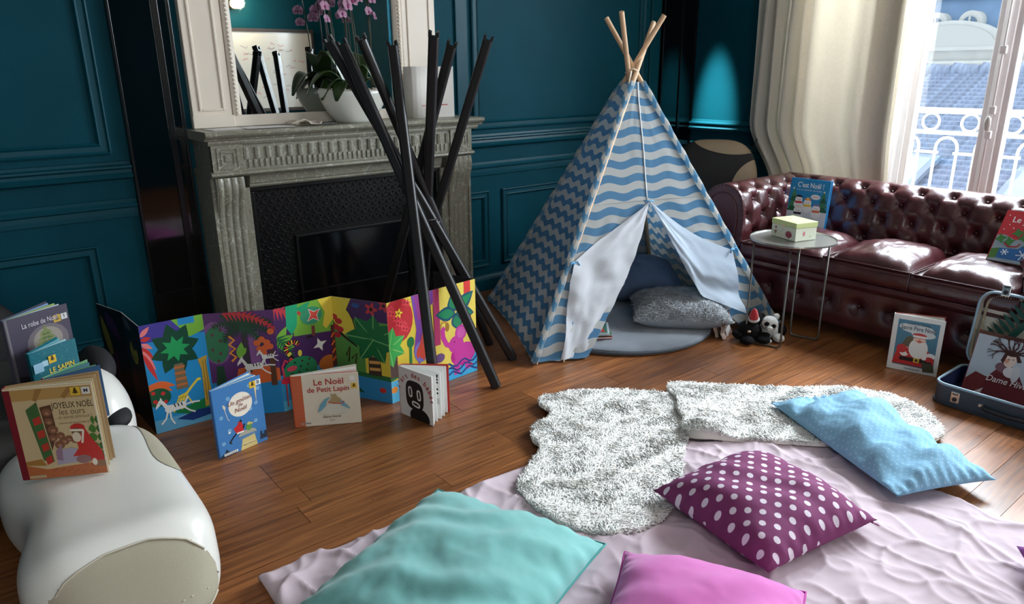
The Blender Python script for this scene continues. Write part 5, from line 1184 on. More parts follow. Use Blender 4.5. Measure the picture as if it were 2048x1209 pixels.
a.rect(0.08,0.015,0.27,0.045,(196,170,130)); sticker(a,0.80,0.925,0.11); tree_icon(a,0.80,0.905,0.08); sticker(a,0.92,0.925,0.095,(226,222,214)); a.rect(0.985,0,1,1,(236,226,206)); a.rect(0,0.98,1,1,(226,206,170))
smudge(a,0.54,0.90,0.585,0.012,(150,128,96))
book('christmas_picture_book', 'square picture book with a red-clad bear standing nearest on the massage chair', (0.030,2.110,0.305), -0.487, w_, h_, 0.018, (206,182,140), a,
  [dict(body='JOYEUX NOËL', u=0.735*w_, v=0.755*h_, size=0.024, c=(84,72,50), align='C', width=0.100, bold=0.006), dict(body='les ours', u=0.72*w_, v=0.685*h_, size=0.024, c=(110,96,70), align='C', width=0.060), dict(body='... et autres animaux !', u=0.72*w_, v=0.640*h_, size=0.014, c=(130,112,86), align='C', width=0.088), dict(body='M', u=0.92*w_, v=0.908*h_, size=0.014, c=(40,40,60), align='C', bold=0.02)], open_deg=17, leaves=3, spine=(120,28,40), leafcol=[(236,234,220),(200,180,140),(180,150,110)], back=(160,130,90))
w_, h_ = 0.200, 0.265; a = Art(w_, h_); a.rect(0,0,1,1,(74,68,84)); a.ell(0.60,0.60,0.34,0.30,(112,104,110)); a.ell(0.60,0.62,0.24,0.22,(150,142,132)); a.poly([(0,0),(1,0),(1,0.2),(0.6,0.30),(0.2,0.24),(0,0.3)],(44,38,44)); a.poly([(0.35,0),(0.60,0),(0.56,0.40),(0.38,0.36)],(30,28,32))
for k in range(5):
    for sg in (-1, 1): a.leaf(0.58,0.74-0.05*k,0.58+sg*(0.10+0.045*k),0.70-0.065*k,0.035,(120,132,80)); a.leaf(0.58,0.72-0.05*k,0.58+sg*(0.07+0.04*k),0.66-0.062*k,0.03,(86,104,60))
a.leaf(0.58,0.70,0.58,0.82,0.03,(120,132,80)); a.rect(0,0,0.03,1,(120,116,120)); sticker(a,0.80,0.85,0.12,(196,160,60)); tree_icon(a,0.80,0.835,0.085); sticker(a,0.92,0.855,0.10,(206,206,206))
book('christmas_picture_book', 'tall dark purple picture book with a glowing fir tree, rearmost on the massage chair', (0.082,2.62,0.335), 0.45, w_, h_, 0.016, (74,68,84), a,
  [dict(body='La robe de Noël', u=0.52*w_, v=0.845*h_, size=0.024, c=(206,200,206), align='C', width=0.115, bold=0.006), dict(body='I', u=0.92*w_, v=0.838*h_, size=0.018, c=(30,30,36), align='C')], open_deg=20, leaves=4, leafcol=[(120,150,190),(186,196,206),(150,170,90)], spine=(100,94,108))
w_, h_ = 0.150, 0.190; a = Art(w_, h_); a.rect(0,0,1,1,(20,102,116)); rn = random.Random(5)
for k in range(210): a.ell(rn.random(),rn.random(),0.006,0.006,(120,196,200),n=5)
sticker(a,0.42,0.80,0.16,(220,180,50)); tree_icon(a,0.42,0.785,0.11); sticker(a,0.26,0.77,0.12,(170,206,220)); sticker(a,0.11,0.73,0.20,(150,190,214))
book('christmas_picture_book', 'small teal speckled picture book between the purple and the bear books', (0.121,2.50,0.328), 0.50, w_, h_, 0.012, (20,102,116), a,
  [dict(body='LE SAPIN', u=0.60*w_, v=0.565*h_, size=0.024, c=(226,196,60), align='C', width=0.082, bold=0.012), dict(body='C', u=0.26*w_, v=0.745*h_, size=0.018, c=(60,90,120), align='C')], open_deg=22, leaves=3, leafcol=[(96,160,170),(150,190,200)])
a = Art(0.15, 0.17); a.rect(0,0,1,1,(40,74,110)); a.ell(0.5,0.5,0.2,0.2,(120,150,90))
book('christmas_picture_book', 'small green-backed book just behind the bear book on the massage chair', (0.135,2.36,0.31), 0.12, 0.15, 0.17, 0.014, (40,74,110), a, [], open_deg=24, leaves=2, spine=(150,40,50), back=(96,150,104), leafcol=[(96,150,104),(60,110,120)])
# ================================================================ oxblood chesterfield sofa
LEA = mat('oxblood_leather', (70, 28, 32), 0.33, var=0.30, vscale=7, bump=0.12, bscale=120, coat=0.3)
LEAB = mat('oxblood_button', (60, 20, 26), 0.3)
sf = thing('chesterfield_sofa', 'oxblood leather chesterfield sofa with deep buttoned back under the window', 'sofa', (3.85, 1.6, 0))
def S_(name, mb, ma=LEA, sm=True, bev=0.0): return local(sf, mb.build(name, ma, None, smooth=sm, bevel=bev))
def prof_pts(raw, n):
    P = [Vector(p) for p in raw]; Ls = [0]
    for i in range(1, len(P)): Ls.append(Ls[-1]+(P[i]-P[i-1]).length)
    out = []
    def at(s):
        for i in range(1, len(P)):
            if s <= Ls[i] or i == len(P)-1:
                f = (s-Ls[i-1])/(Ls[i]-Ls[i-1]); p0 = P[max(0,i-2)]; p1 = P[i-1]; p2 = P[i]; p3 = P[min(len(P)-1,i+1)]
                return 0.5*((2*p1)+(p2-p0)*f+(2*p0-5*p1+4*p2-p3)*f*f+(3*p1-p0-3*p2+p3)*f**3)
    return at, Ls[-1]
def tuft(s, t, p, q, s0, s1):
    """button tufting: returns (puff 0..1)"""
    ss = s-s0
    a = t/p-ss/(2*q); b = t/p+ss/(2*q)
    da, db = a-round(a), b-round(b)
    best = 9
    j0 = round(ss/q)
    for j in (j0-1, j0, j0+1):
        if s0+j*q > s1+0.001 or j < 0: continue
        tt = t/p-(0.5 if j % 2 else 0.0); tt -= round(tt); d = sqrt((tt*p)**2+(ss-j*q)**2); best = min(best, d)
    fade = 1.0 if s0 <= s <= s1 else max(0.0, 1-(min(abs(s-s0), abs(s-s1))/(q*0.9)))
    cr = (min(1, abs(sin(pi*da))*2.2)*min(1, abs(sin(pi*db))*2.2))**0.5
    return 1-fade*(0.62*exp(-(best/0.026)**2)+0.38*exp(-(best/0.055)**2)*0.8+0.30*(1-cr)*exp(-(best/0.16)**2)), best
def tufted(name, raw, place, t0, t1, p, q, s0, s1, amp=0.035, res=0.009):
    at, L_ = prof_pts(raw, 0); nu = int((t1-t0)/res); nv = int(L_/res)
    btn = MB()
    def P(u, v):
        s = v*L_; c = at(s); e = 0.004; d = at(min(L_, s+e))-at(max(0, s-e)); nrm = Vector((-d.y, d.x)).normalized()
        t = t0+(t1-t0)*u; h, b = tuft(s, t, p, q, s0, s1)
        c2 = c+nrm*amp*(h-1)
        return place(c2.x, c2.y, t)
    o = S_(name, MB().grid(P, nu, nv))
    j = 0
    while s0+j*q <= s1+0.001:
        s = s0+j*q; c = at(s); d = at(min(L_, s+0.004))-at(max(0, s-0.004)); nrm = Vector((-d.y, d.x)).normalized(); c2 = c-nrm*amp*0.97
        k0 = int(t0/p)-2
        for k in range(k0, int(t1/p)+3):
            t = (k+(0.5 if j % 2 else 0.0))*p
            if t0+0.02 < t < t1-0.02: btn.ellipsoid(place(c2.x, c2.y, t), (0.010, 0.010, 0.010), 8, 6)
        j += 1
    btn.build('buttons', LEAB, o, smooth=True)['kind'] = 'stuff'
    return o
Y0, Y1 = 0.92, 2.29
back = [(4.205,0.06),(4.21,0.30),(4.205,0.50),(4.215,0.60),(4.19,0.675),(4.12,0.712),(4.05,0.705),(3.995,0.66),(3.965,0.59),(3.945,0.50),(3.93,0.38)]
back = back[::-1]
tufted('backrest', back, lambda a, b, t: (a, t, b), Y0-0.16, Y1+0.14, 0.155, 0.098, 0.055, 0.36)
armp = [(2.282,0.38),(2.272,0.50),(2.278,0.59),(2.305,0.665),(2.365,0.705),(2.435,0.708),(2.505,0.67),(2.535,0.60),(2.525,0.50),(2.525,0.06)]
tufted('armrest', armp, lambda a, b, t: (t, a, b), 3.445, 4.13, 0.155, 0.098, 0.055, 0.36)
tufted('armrest', [(Y0+(2.282-a), b) for a, b in armp], lambda a, b, t: (t, a, b), 3.445, 4.13, 0.155, 0.098, 0.055, 0.36)
MB_pan = [(a, b) for a, b in armp]
for sg in (0, 1):
    pts = [(a, b) for a, b in armp]+[(2.282, 0.06)]
    # smooth outline
    at, L_ = prof_pts(armp, 0); out = [at(L_*i/40) for i in range(41)]; out = [(v.x, v.y) for v in out]+[(2.30, 0.06), (2.30, 0.36)]
    if sg: out = [(Y0+(2.282-a), b) for a, b in out]
    cx = sum(a for a, b in out)/len(out); cz = 0.52
    S_('arm_front', MB().prism(out, 3.425, 3.447, lambda a, b, d: (d, a, b)), LEA, False, 0.004)
    inn = [(cx+(a-cx)*0.72, cz+(b-cz)*0.74) for a, b in out[:41]]
    S_('arm_scroll_piping', MB().tube([(3.423, a, b) for a, b in inn], 0.005, 6), LEA)
    nl = MB()
    for i in range(0, 41, 1):
        a, b = out[i]; a2, b2 = cx+(a-cx)*0.93, cz+(b-cz)*0.95; nl.ellipsoid((3.4235, a2, b2), (0.003, 0.004, 0.004), 6, 4)
    S_('arm_nailheads', nl, LEAB)['kind'] = 'stuff'
# base with padded front rail
S_('base_frame', MB().box(3.50, 4.20, Y0-0.22, 2.50, 0.06, 0.27), LEA, False)
def railP(u, v):
    t = Y0-0.22+(2.50-(Y0-0.22))*u
    prof = [(3.50,0.315),(3.46,0.322),(3.43,0.318),(3.420,0.300),(3.428,0.284),(3.440,0.276),(3.436,0.24),(3.434,0.18),(3.436,0.12),(3.444,0.075),(3.46,0.06),(3.52,0.06)]
    k = v*(len(prof)-1); i = min(int(k), len(prof)-2); f = k-i; x = prof[i][0]+(prof[i+1][0]-prof[i][0])*f; z = prof[i][1]+(prof[i+1][1]-prof[i][1])*f
    best = min((t-(Y0+0.02+0.165*q))**2 for q in range(-2, 10)); dd = best+(z-0.19)**2
    x += 0.028*exp(-dd/0.0009)+0.010*exp(-dd/0.006)
    return (x, t, z)
S_('front_rail', MB().grid(railP, 170, 60))
bt = MB()
for q in range(0, 10):
    y = Y0+0.02+0.165*q
    if y < 2.48: bt.ellipsoid((3.462, y, 0.19), (0.008, 0.010, 0.010), 8, 6)
S_('rail_buttons', bt, LEAB)['kind'] = 'stuff'
for x, y in ((3.50,Y0-0.15),(3.50,2.42),(4.12,Y0-0.15),(4.12,2.42)): S_('foot', MB().lathe([(0.018,0),(0.030,0.02),(0.034,0.04),(0.024,0.062)], 14, (x, y, 0)), mat('dark_foot_wood', (40,24,18), 0.4))
# three loose seat cushions
for k, (ya, yb, seed, hh) in enumerate(((1.80, 2.275, 2.0, 0.150), (1.372, 1.795, 5.0, 0.165), (0.93, 1.366, 9.0, 0.160))):
    ctr = ((3.43+3.945)/2, (ya+yb)/2); wx, wy = 0.52, yb-ya
    def CS(u, v):
        a = 2*u-1; ph = 2*pi*v         # superellipse section in y-z swept along x would hide the box edge: use a rounded box instead
        return None
    def top(u, v):
        a, b = 2*u-1, 2*v-1; k_ = ((1-abs(a)**5)*(1-abs(b)**5))
        x = ctr[0]+a*wx/2*(1-0.012*(1-b*b)); y = ctr[1]+b*wy/2*(1-0.012*(1-a*a))
        dome = 0.050*(1-a*a)*(1-b*b)
        wr = (0.010*fbm(u*2.5+seed, v*3, seed, 1.5)+0.006*sin(24*(v+0.3*u)+4*nz(u*3, v*3, seed)+seed)*exp(-((1-abs(b))/0.5)**2))*min(1, (1-abs(a))*5)*min(1, (1-abs(b))*5)
        z = 0.322+hh*0.70*(1-(1-k_)**3)*1.0+dome+wr
        return (x, y, z if k_ > 0 else 0.322+hh*0.55)
    n_ = 48; m = MB().grid(top, n_, n_)
    # boxing (side band) and underside
    ring = [(i, 0) for i in range(n_)]+[(n_, j) for j in range(n_)]+[(n_-i, n_) for i in range(n_)]+[(0, n_-j) for j in range(n_)]
    idx = [i*(n_+1)+j for i, j in ring]; o = len(m.v); cnt = len(idx)
    lay = []
    for q, (dz, bul) in enumerate(((0.30, 0.006), (0.6, 0.008), (0.9, 0.003), (1.0, -0.01))):
        base_ = len(m.v); lay.append(base_)
        for ii in idx:
            x, y, z = m.v[ii]; zz = z+(0.318-z)*dz; dx, dy = x-ctr[0], y-ctr[1]; l = sqrt(dx*dx+dy*dy); w2 = 0.003*nz(x*20, y*20, dz*3)
            m.v.append((x+dx/l*(bul+w2), y+dy/l*(bul+w2), zz))
    prev = idx
    for base_ in lay:
        cur = [base_+i for i in range(cnt)]
        for i in range(cnt): m.f.append((prev[i], prev[(i+1) % cnt], cur[(i+1) % cnt], cur[i])); m.m.append(0)
        prev = cur
    m.f.append(tuple(prev)); m.m.append(0)
    o = S_('seat_cushion', m)
    MB().tube([Vector(m.v[ii])+Vector((0,0,-0.001)) for ii in idx[::2]], 0.0035, 6, closed=True).build('cushion_piping', LEAB, o, smooth=True)

# ================================================================ round side table and jewellery box
STEEL = mat('brushed_steel', (168, 168, 164), 0.32, 0.9)
tbl = thing('side_table', 'round metal side table with thin wire legs in front of the sofa', 'table', (3.195, 1.835, 0))
MB().lathe([(0.0,0.524),(0.190,0.524),(0.198,0.526),(0.2,0.530),(0.199,0.536),(0.197,0.536),(0.195,0.531),(0.0,0.530)], 56, (0,0,0)).build('table_top', STEEL, tbl, smooth=False)
Fp, Rp, Bp, Lp = Vector((-0.105,-0.055,0)), Vector((0.145,-0.112,0)), Vector((0.105,0.02,0)), Vector((-0.14,0.12,0))
def loop(a, b):
    d = (b-a).normalized(); r = 0.02; z0 = 0.006; pts = [a+Vector((0,0,0.524)), a+Vector((0,0,z0+r))]
    for i in range(1, 5): t = i/5*pi/2; pts.append(a+d*r*(1-cos(t))+Vector((0,0,z0+r*(1-sin(t)))))
    pts += [a+d*r+Vector((0,0,z0)), b-d*r+Vector((0,0,z0))]
    for i in range(1, 5): t = i/5*pi/2; pts.append(b-d*r*(1-sin(t))+Vector((0,0,z0+r*(1-cos(t)))))
    pts += [b+Vector((0,0,z0+r)), b+Vector((0,0,0.524))]
    MB().tube(pts, 0.0052, 8).build('leg_loop', mat('dark_steel', (120,118,114), 0.35, 0.85), tbl, smooth=True)
loop(Lp, Fp); loop(Bp, Rp)
jb = thing('jewellery_box', 'pale green cardboard jewellery box with red flowers on the side table', 'box', (3.222, 1.852, 0.5315), (0,0,radians(-107.0)))
BW, BD, BH = 0.165, 0.125, 0.062; GRN = mat('box_green', (206, 218, 150), 0.5); PALE = mat('box_pale', (222, 226, 204), 0.5)
MB().box(-BW/2, BW/2, -BD/2, BD/2, 0, BH).build('box_body', PALE, jb, bevel=0.0015)
MB().box(-BW/2-0.002, BW/2+0.002, -BD/2-0.002, BD/2+0.002, BH+0.0005, BH+0.026).build('lid', GRN, jb, bevel=0.002)
MB().ellipsoid((0, -BD/2-0.004, BH), (0.009, 0.004, 0.009), 10, 6).build('clasp', mat('box_clasp', (226, 206, 170), 0.4), jb, smooth=True)
a = Art(BW, BH); a.ell(0.72,0.42,0.13,0.10,(170,60,76)); a.ell(0.66,0.36,0.06,0.05,(150,46,64)); a.ell(0.79,0.36,0.06,0.05,(150,46,64)); a.line([(0.73,0.28),(0.74,0.05)],0.018,(120,60,60))
a.ell(0.18,0.76,0.045,0.04,(180,80,90)); a.poly([(0.10,0.5),(0.24,0.55),(0.20,0.28),(0.14,0.3)],(150,100,80)); a.line([(0.18,0.3),(0.17,0.08)],0.015,(110,90,70))
for x, y in ((0.36,0.3),(0.46,0.26),(0.48,0.7),(0.60,0.16),(0.40,0.55)): a.ell(x,y,0.012,0.012,(110,140,90),n=6)
a.build('flower_print', Frame((-BW/2,-BD/2,0), (1,0,0), (0,0,1), (0,-1,0)), jb)
a = Art(BD, BH); a.ell(0.4,0.55,0.06,0.09,(214,130,140)); a.ell(0.7,0.3,0.03,0.03,(170,190,140)); a.build('flower_print', Frame((BW/2,-BD/2,0), (0,1,0), (0,0,1), (1,0,0)), jb)
a = Art(BW, BD); a.ell(0.5,0.5,0.18,0.10,(236,196,180)); a.ell(0.35,0.45,0.05,0.05,(226,150,140)); a.build('flower_print', Frame((-BW/2,-BD/2,BH+0.026), (1,0,0), (0,1,0), (0,0,1)), jb)

# ================================================================ vintage suitcase
SC = mat('suitcase_blue_grey', (52, 62, 74), 0.5, var=0.12, vscale=60); SCR = mat('suitcase_rim', (150, 176, 192), 0.35, 0.3); SLI = mat('suitcase_lining', (198, 194, 180), 0.8, var=0.06, vscale=20); SLB = mat('suitcase_inner_blue', (26, 38, 84), 0.7)
su = thing('vintage_suitcase', 'open blue grey vintage suitcase standing against the sofa', 'suitcase', (3.19, 0.78, 0.0), (0,0,0))
def rrect(w, d, r, n=6):
    P = []
    for cx, cy, a0 in ((w/2-r, d/2-r, 0), (-w/2+r, d/2-r, pi/2), (-w/2+r, -d/2+r, pi), (w/2-r, -d/2+r, 3*pi/2)):
        for i in range(n+1): t = a0+pi/2*i/n; P.append((cx+r*cos(t), cy+r*sin(t)))
    return P
SW, SD, SH = 0.30, 0.56, 0.088          # depth (x), length (y), base height
def shell(name, w, d, r, h, thick, fn, ma, lin_, par):
    o_ = rrect(w, d, r); i_ = rrect(w-2*thick, d-2*thick, max(0.01, r-thick)); n_ = len(o_); m = MB()
    vs_ = [fn(a,b,0) for a,b in o_]+[fn(a,b,h) for a,b in o_]+[fn(a,b,h) for a,b in i_]+[fn(a,b,thick) for a,b in i_]; f = []; ms = []
    for k in range(n_):
        j = (k+1) % n_; f += [(k,j,n_+j,n_+k), (n_+k,n_+j,2*n_+j,2*n_+k), (2*n_+k,2*n_+j,3*n_+j,3*n_+k)]; ms += [0,0,1]
    f += [tuple(range(n_))[::-1], tuple(3*n_+k for k in range(n_))]; ms += [0,1]
    m.v = [tuple(v) for v in vs_]; m.f = f; m.m = ms; o = m.build(name, [ma, lin_], par)
    MB().tube([fn(a,b,h) for a,b in rrect(w-thick, d-thick, r-thick/2)], 0.006, 6, closed=True).build('metal_rim', SCR, o, smooth=True)
    return o
shell('base_tray', SW, SD, 0.05, SH, 0.006, lambda a,b,d: Vector((a,b,d+0.002)), SC, SLB, su)
lx = Vector((sin(0.16), 0, cos(0.16))); ln_ = Vector((-cos(0.16), 0, sin(0.16)))     # lid leans back against the sofa
lid_o = Vector((SW/2+0.012, 0, SH+0.006)); LHt = 0.325
lid = shell('lid', LHt, SD, 0.06, 0.06, 0.006, lambda a,b,d: lid_o+lx*(a+LHt/2)+Vector((0,b,0))+ln_*(d-0.045), SC, SLI, su)
ru = MB(); pth = rrect(LHt-0.04, SD-0.04, 0.05, 10); per = []
for k in range(len(pth)):
    p, q = Vector(pth[k]), Vector(pth[(k+1) % len(pth)]); nn_ = max(1, int((q-p).length/0.010))
    for i in range(nn_): per.append(p.lerp(q, i/nn_))
for k, p in enumerate(per): ru.ellipsoid(lid_o+lx*(p.x+LHt/2)+Vector((0,p.y,0))+ln_*(-0.030), (0.006, 0.006, 0.009), 6, 4)
ru.build('ruched_trim', mat('ruched_beige', (176, 166, 140), 0.8), lid, smooth=True)['kind'] = 'stuff'
def latch(fr, par, up_=0.0):
    o = MB().prism([(-0.016,-0.024),(0.016,-0.024),(0.016,0.024),(-0.016,0.024)], 0, 0.005, fr).build('latch', mat('chrome_latch', (226,226,224), 0.22, 0.8), par, bevel=0.003)
    MB().prism([(0.009*cos(2*pi*i/12),-0.008+0.009*sin(2*pi*i/12)) for i in range(12)], 0.005, 0.008, fr).build('keyhole', mat('latch_dark', (60,60,64), 0.4, 0.6), o)
    MB().prism([(-0.01,0.012),(0.01,0.012),(0.01,0.016),(-0.01,0.016)], 0.005, 0.007, fr).build('latch_slot', mat('latch_dark', (60,60,64), 0.4, 0.6), o)
for yy in (0.19, -0.19): latch(Frame((-SW/2, yy, SH*0.56), (0,-1,0), (0,0,1), (-1,0,0)), su)
for yy in (0.19, -0.19): latch(Frame(lid_o+lx*(LHt+0.012)+Vector((0,yy,0))+ln_*0.016, (0,-1,0), lx, ln_), su)
MB().tube([(-SW/2-0.004, 0.09, SH*0.55), (-SW/2-0.018, 0.075, SH*0.5), (-SW/2-0.02, 0, SH*0.46), (-SW/2-0.018, -0.075, SH*0.5), (-SW/2-0.004, -0.09, SH*0.55)], 0.008, 8).build('carry_handle', mat('handle_black', (22,24,28), 0.4), su, smooth=True)
for yy in (0.095, -0.095): MB().box(-SW/2-0.012, -SW/2, yy-0.008, yy+0.008, SH*0.5, SH*0.64).build('handle_mount', mat('chrome_latch', (226,226,224), 0.22, 0.8), su, bevel=0.002)
MB().tube([Vector((a,b,0.012)) for a,b in rrect(SW+0.004, SD+0.004, 0.052)], 0.004, 6, closed=True).build('bottom_edging', mat('edge_leather', (40,48,58), 0.6), su, smooth=True)
# green palm leaf card tucked in the lid
pl = thing('palm_leaf_card', 'dark green palm leaf cut-out tucked into the suitcase lid', 'leaf', (3.395, 0.905, 0.245), (0, 0.16, 0))
LG = mat('dark_green_card', (20, 74, 62), 0.6)
m = MB().tube([(0,0.06,-0.06),(0,-0.02,0.05),(0,-0.08,0.17)], 0.003, 5); m.build('leaf_stalk', LG, pl)
for k in range(9):
    p = Vector((0, 0.05-0.014*k, -0.04+0.022*k)); 
    for sg in (-1, 1):
        d = Vector((0, sg*0.062*(1-0.03*k)+0.0, 0.055)); s_ = Vector((0, -d.z, d.y)).normalized()*0.009
        vs_ = [p, p+d*0.3+s_, p+d*0.75+s_*0.8, p+d, p+d*0.75-s_*0.8, p+d*0.3-s_]; off = Vector((0.0015+0.0003*k,0,0))
        MB().add([v-off for v in vs_]+[v+off for v in vs_], [(0,1,2,3,4,5),(11,10,9,8,7,6)]+[(i,(i+1) % 6,6+(i+1) % 6,6+i) for i in range(6)]).build('leaflet', LG, pl)
# picture book leaning in the suitcase
w_, h_ = 0.245, 0.265; a = Art(w_, h_); a.rect(0,0,1,1,(176,188,198)); a.rect(0,0.94,1,1,(92,60,50)); a.poly([(0,0),(0.18,0),(0.30,0.3),(0.42,0.48),(0.58,0.50),(0.72,0.46),(1,0.06),(1,0)],(96,28,32)); a.poly([(0.0,0.2),(0.12,0.34),(0.30,0.30),(0.24,0.0),(0,0)],(110,40,40)); a.poly([(0.14,0),(0.30,0.12),(0.27,0.0)],(190,186,186)); a.ell(0.50,0.50,0.13,0.09,(120,84,92)); a.ell(0.60,0.45,0.10,0.09,(210,206,206)); a.ell(0.68,0.44,0.06,0.14,(196,196,200)); a.ell(0.55,0.63,0.09,0.12,(222,200,186)); a.ell(0.51,0.61,0.03,0.04,(206,150,130)); a.line([(0.52,0.64),(0.55,0.645)],0.012,BK); a.line([(0.58,0.65),(0.61,0.655)],0.012,BK); a.ell(0.55,0.74,0.10,0.05,(70,34,30)); a.poly([(0.46,0.76),(0.42,0.60),(0.47,0.56),(0.50,0.72)],(70,34,30)); a.poly([(0.64,0.76),(0.72,0.64),(0.66,0.62),(0.62,0.7)],(70,34,30))
rn = random.Random(8)
def branch(x, y, an, l, wd, dp):
    if dp == 0: return
    x2, y2 = x+l*cos(an), y+l*sin(an)*a.w/a.h; a.line([(x,y),((x+x2)/2+0.01*rn.uniform(-1,1),(y+y2)/2),(x2,y2)],wd,(66,36,34))
    for _ in range(2 if dp > 1 else 1): branch(x2, y2, an+rn.uniform(-0.7,0.7), l*0.72, wd*0.62, dp-1)
for k in range(9): branch(0.55+0.05*cos(pi*k/8), 0.745, pi*k/8+0.05, 0.12, 0.028, 4)
book('winter_lady_book', 'picture book with a tree-haired lady leaning inside the open suitcase', (3.235,1.015,0.012), -1.55, w_, h_, 0.012, (176,188,198), a,
  [dict(body='Dame Hiver', u=0.30*w_, v=0.25*h_, size=0.036, c=(226,220,220), align='L', shear=0.25, width=0.16, bold=0.004)], open_deg=2, leaves=2, lean=-0.36, spine=(150,60,54))

# ================================================================ curtains
LINEN = mat('oatmeal_linen', (226, 220, 208), 0.85, var=0.05, vscale=220, bump=0.10, bscale=500, transl=0.32, stretch=(1,1,0.25))
cu = thing('linen_curtain', 'oatmeal linen curtain gathered at the left of the street window', 'curtain', (4.42, 2.5, 0))
def curtS(u, v):
    z = 0.02+2.72*(1-v); k = max(0, min(1, (0.98-z)/0.42)); drop = k*k*(3-2*k)
    yl = 2.95-0.20*drop; yr = 2.005-0.02*drop; y = yl+(yr-yl)*u
    tight = 1-min(1, max(0, (u-0.36)/0.12)); ph = 2*pi*(6.5*min(u, 0.40)/0.40*0.62+2.6*max(0, u-0.40)/0.60)
    amp = 0.034*tight+0.022*(1-tight)
    x = 4.415+amp*sin(ph+0.5*sin(z*1.3))+0.006*fbm(u*4, z*1.2, 2.0)
    return (x, y+0.012*sin(ph*0.5+z)*tight, z)
o = local(cu, MB().grid(curtS, 150, 60).build('curtain_cloth', LINEN, None, smooth=True)); o.modifiers.new('s', 'SOLIDIFY').thickness = 0.0015
# second, doubled-back leading edge of the curtain
def curtE(u, v):
    z = 0.02+2.72*(1-v); x, y, _ = curtS(0.80+0.20*u, v); return (x+0.030+0.008*sin(u*9), y-0.004, z)
o = local(cu, MB().grid(curtE, 30, 40).build('curtain_return', LINEN, None, smooth=True)); o.modifiers.new('s', 'SOLIDIFY').thickness = 0.0015
local(cu, MB().tube([(4.40,1.6,2.76),(4.40,3.2,2.76)], 0.014, 12).build('curtain_rod', mat('rod_black', (30,30,32), 0.4, 0.6), None, smooth=True))
hk = thing('tieback_hook', 'thin wire tie-back hook on the wall by the curtain', 'hook', (4.50, 2.93, 0.83))
MB().tube([(0.018,0.03,0.0),(-0.03,0.02,-0.045),(-0.10,-0.02,-0.065),(-0.14,-0.07,-0.03),(-0.15,-0.09,0.03)], 0.0035, 6).build('wire', mat('hook_iron', (70,72,74), 0.4, 0.7), hk, smooth=True)
MB().ellipsoid((-0.15,-0.092,0.034), (0.006,0.006,0.006), 8, 6).build('ball_end', mat('hook_iron', (70,72,74), 0.4, 0.7), hk, smooth=True)
VOILE = bpy.data.materials.new('white_voile'); VOILE.use_nodes = True
_n = VOILE.node_tree.nodes; _l = VOILE.node_tree.links; _t = _n.new('ShaderNodeBsdfTransparent'); _u = _n.new('ShaderNodeBsdfTranslucent'); _u.inputs[0].default_value = (0.95,0.97,1,1); _m = _n.new('ShaderNodeMixShader'); _m.inputs[0].default_value = 0.55
_l.new(_t.outputs[0], _m.inputs[1]); _l.new(_u.outputs[0], _m.inputs[2]); _l.new(_m.outputs[0], _n['Material Output'].inputs[0])
o = MB().grid(lambda u, v: (W+0.035+0.012*sin(u*22+0.6*v), 1.985+0.19*u-0.02*v*u, 0.12+2.46*(1-v)), 40, 20).build('sheer_curtain', VOILE, None, smooth=True)
tag(o, 'white sheer voile hanging beside the linen curtain against the glass', 'curtain')
# ================================================================ sheet, sheepskins and pillows on the floor
R1 = [(1.80,2.085),(1.93,2.03),(2.10,1.905),(2.235,1.775),(2.16,1.66),(2.06,1.55),(1.98,1.455),(1.86,1.40),(1.76,1.31),(1.64,1.235),(1.50,1.185),(1.37,1.215),(1.29,1.29),(1.262,1.39),(1.258,1.50),(1.285,1.61),(1.36,1.665),(1.46,1.715),(1.53,1.765),(1.53,1.83),(1.60,1.90),(1.70,1.915),(1.745,1.96),(1.745,2.04)]
R2 = [(2.29,1.84),(2.40,1.72),(2.56,1.56),(2.70,1.42),(2.80,1.36),(2.90,1.20),(2.90,1.06),(2.80,0.93),(2.70,0.87),(2.58,0.92),(2.46,1.0),(2.32,1.12),(2.18,1.27),(2.06,1.385),(1.99,1.43),(1.98,1.50),(2.07,1.55),(2.10,1.62),(2.17,1.66),(2.22,1.74)]
def inside(p, poly):
    c = False; x, y = p
    for i in range(len(poly)):
        (xa, ya), (xb, yb) = poly[i-1], poly[i]
        if (ya > y) != (yb > y) and x < (xb-xa)*(y-ya)/(yb-ya)+xa: c = not c
    return c
SHEET = mat('pale_pink_cotton', (204, 186, 194), 0.85, var=0.04, vscale=4, bump=0.06, bscale=400)
sx0, sx1, sy0, sy1 = 0.475, 2.36, -0.25, 1.715
def rip(x, y):
    # long soft folds, star-shaped creases and fine crumple
    h = 0.010*fbm(x*1.6, y*1.6, 0.3, 1.6, 5)
    r1 = 1-abs(nz(x*3.2+0.6*nz(x*2,y*2,5), y*1.5, 3.1)); r2 = 1-abs(nz(x*1.4, y*3.6+0.6*nz(x*3,y*2,9), 7.7)); r3 = 1-abs(nz(x*6.5, y*5.2, 11.0))
    r4 = 1-abs(nz(x*4.5+y*3.0, y*4.5-x*3.0, 21.0)); r5 = 1-abs(nz(x*11, y*9, 31.0))
    h += 0.010*r1**12+0.010*r2**12+0.006*r3**12+0.008*r4**14+0.0025*r5**8
    if inside((x, y), R1) or inside((x, y), R2): h *= 0.15
    return h
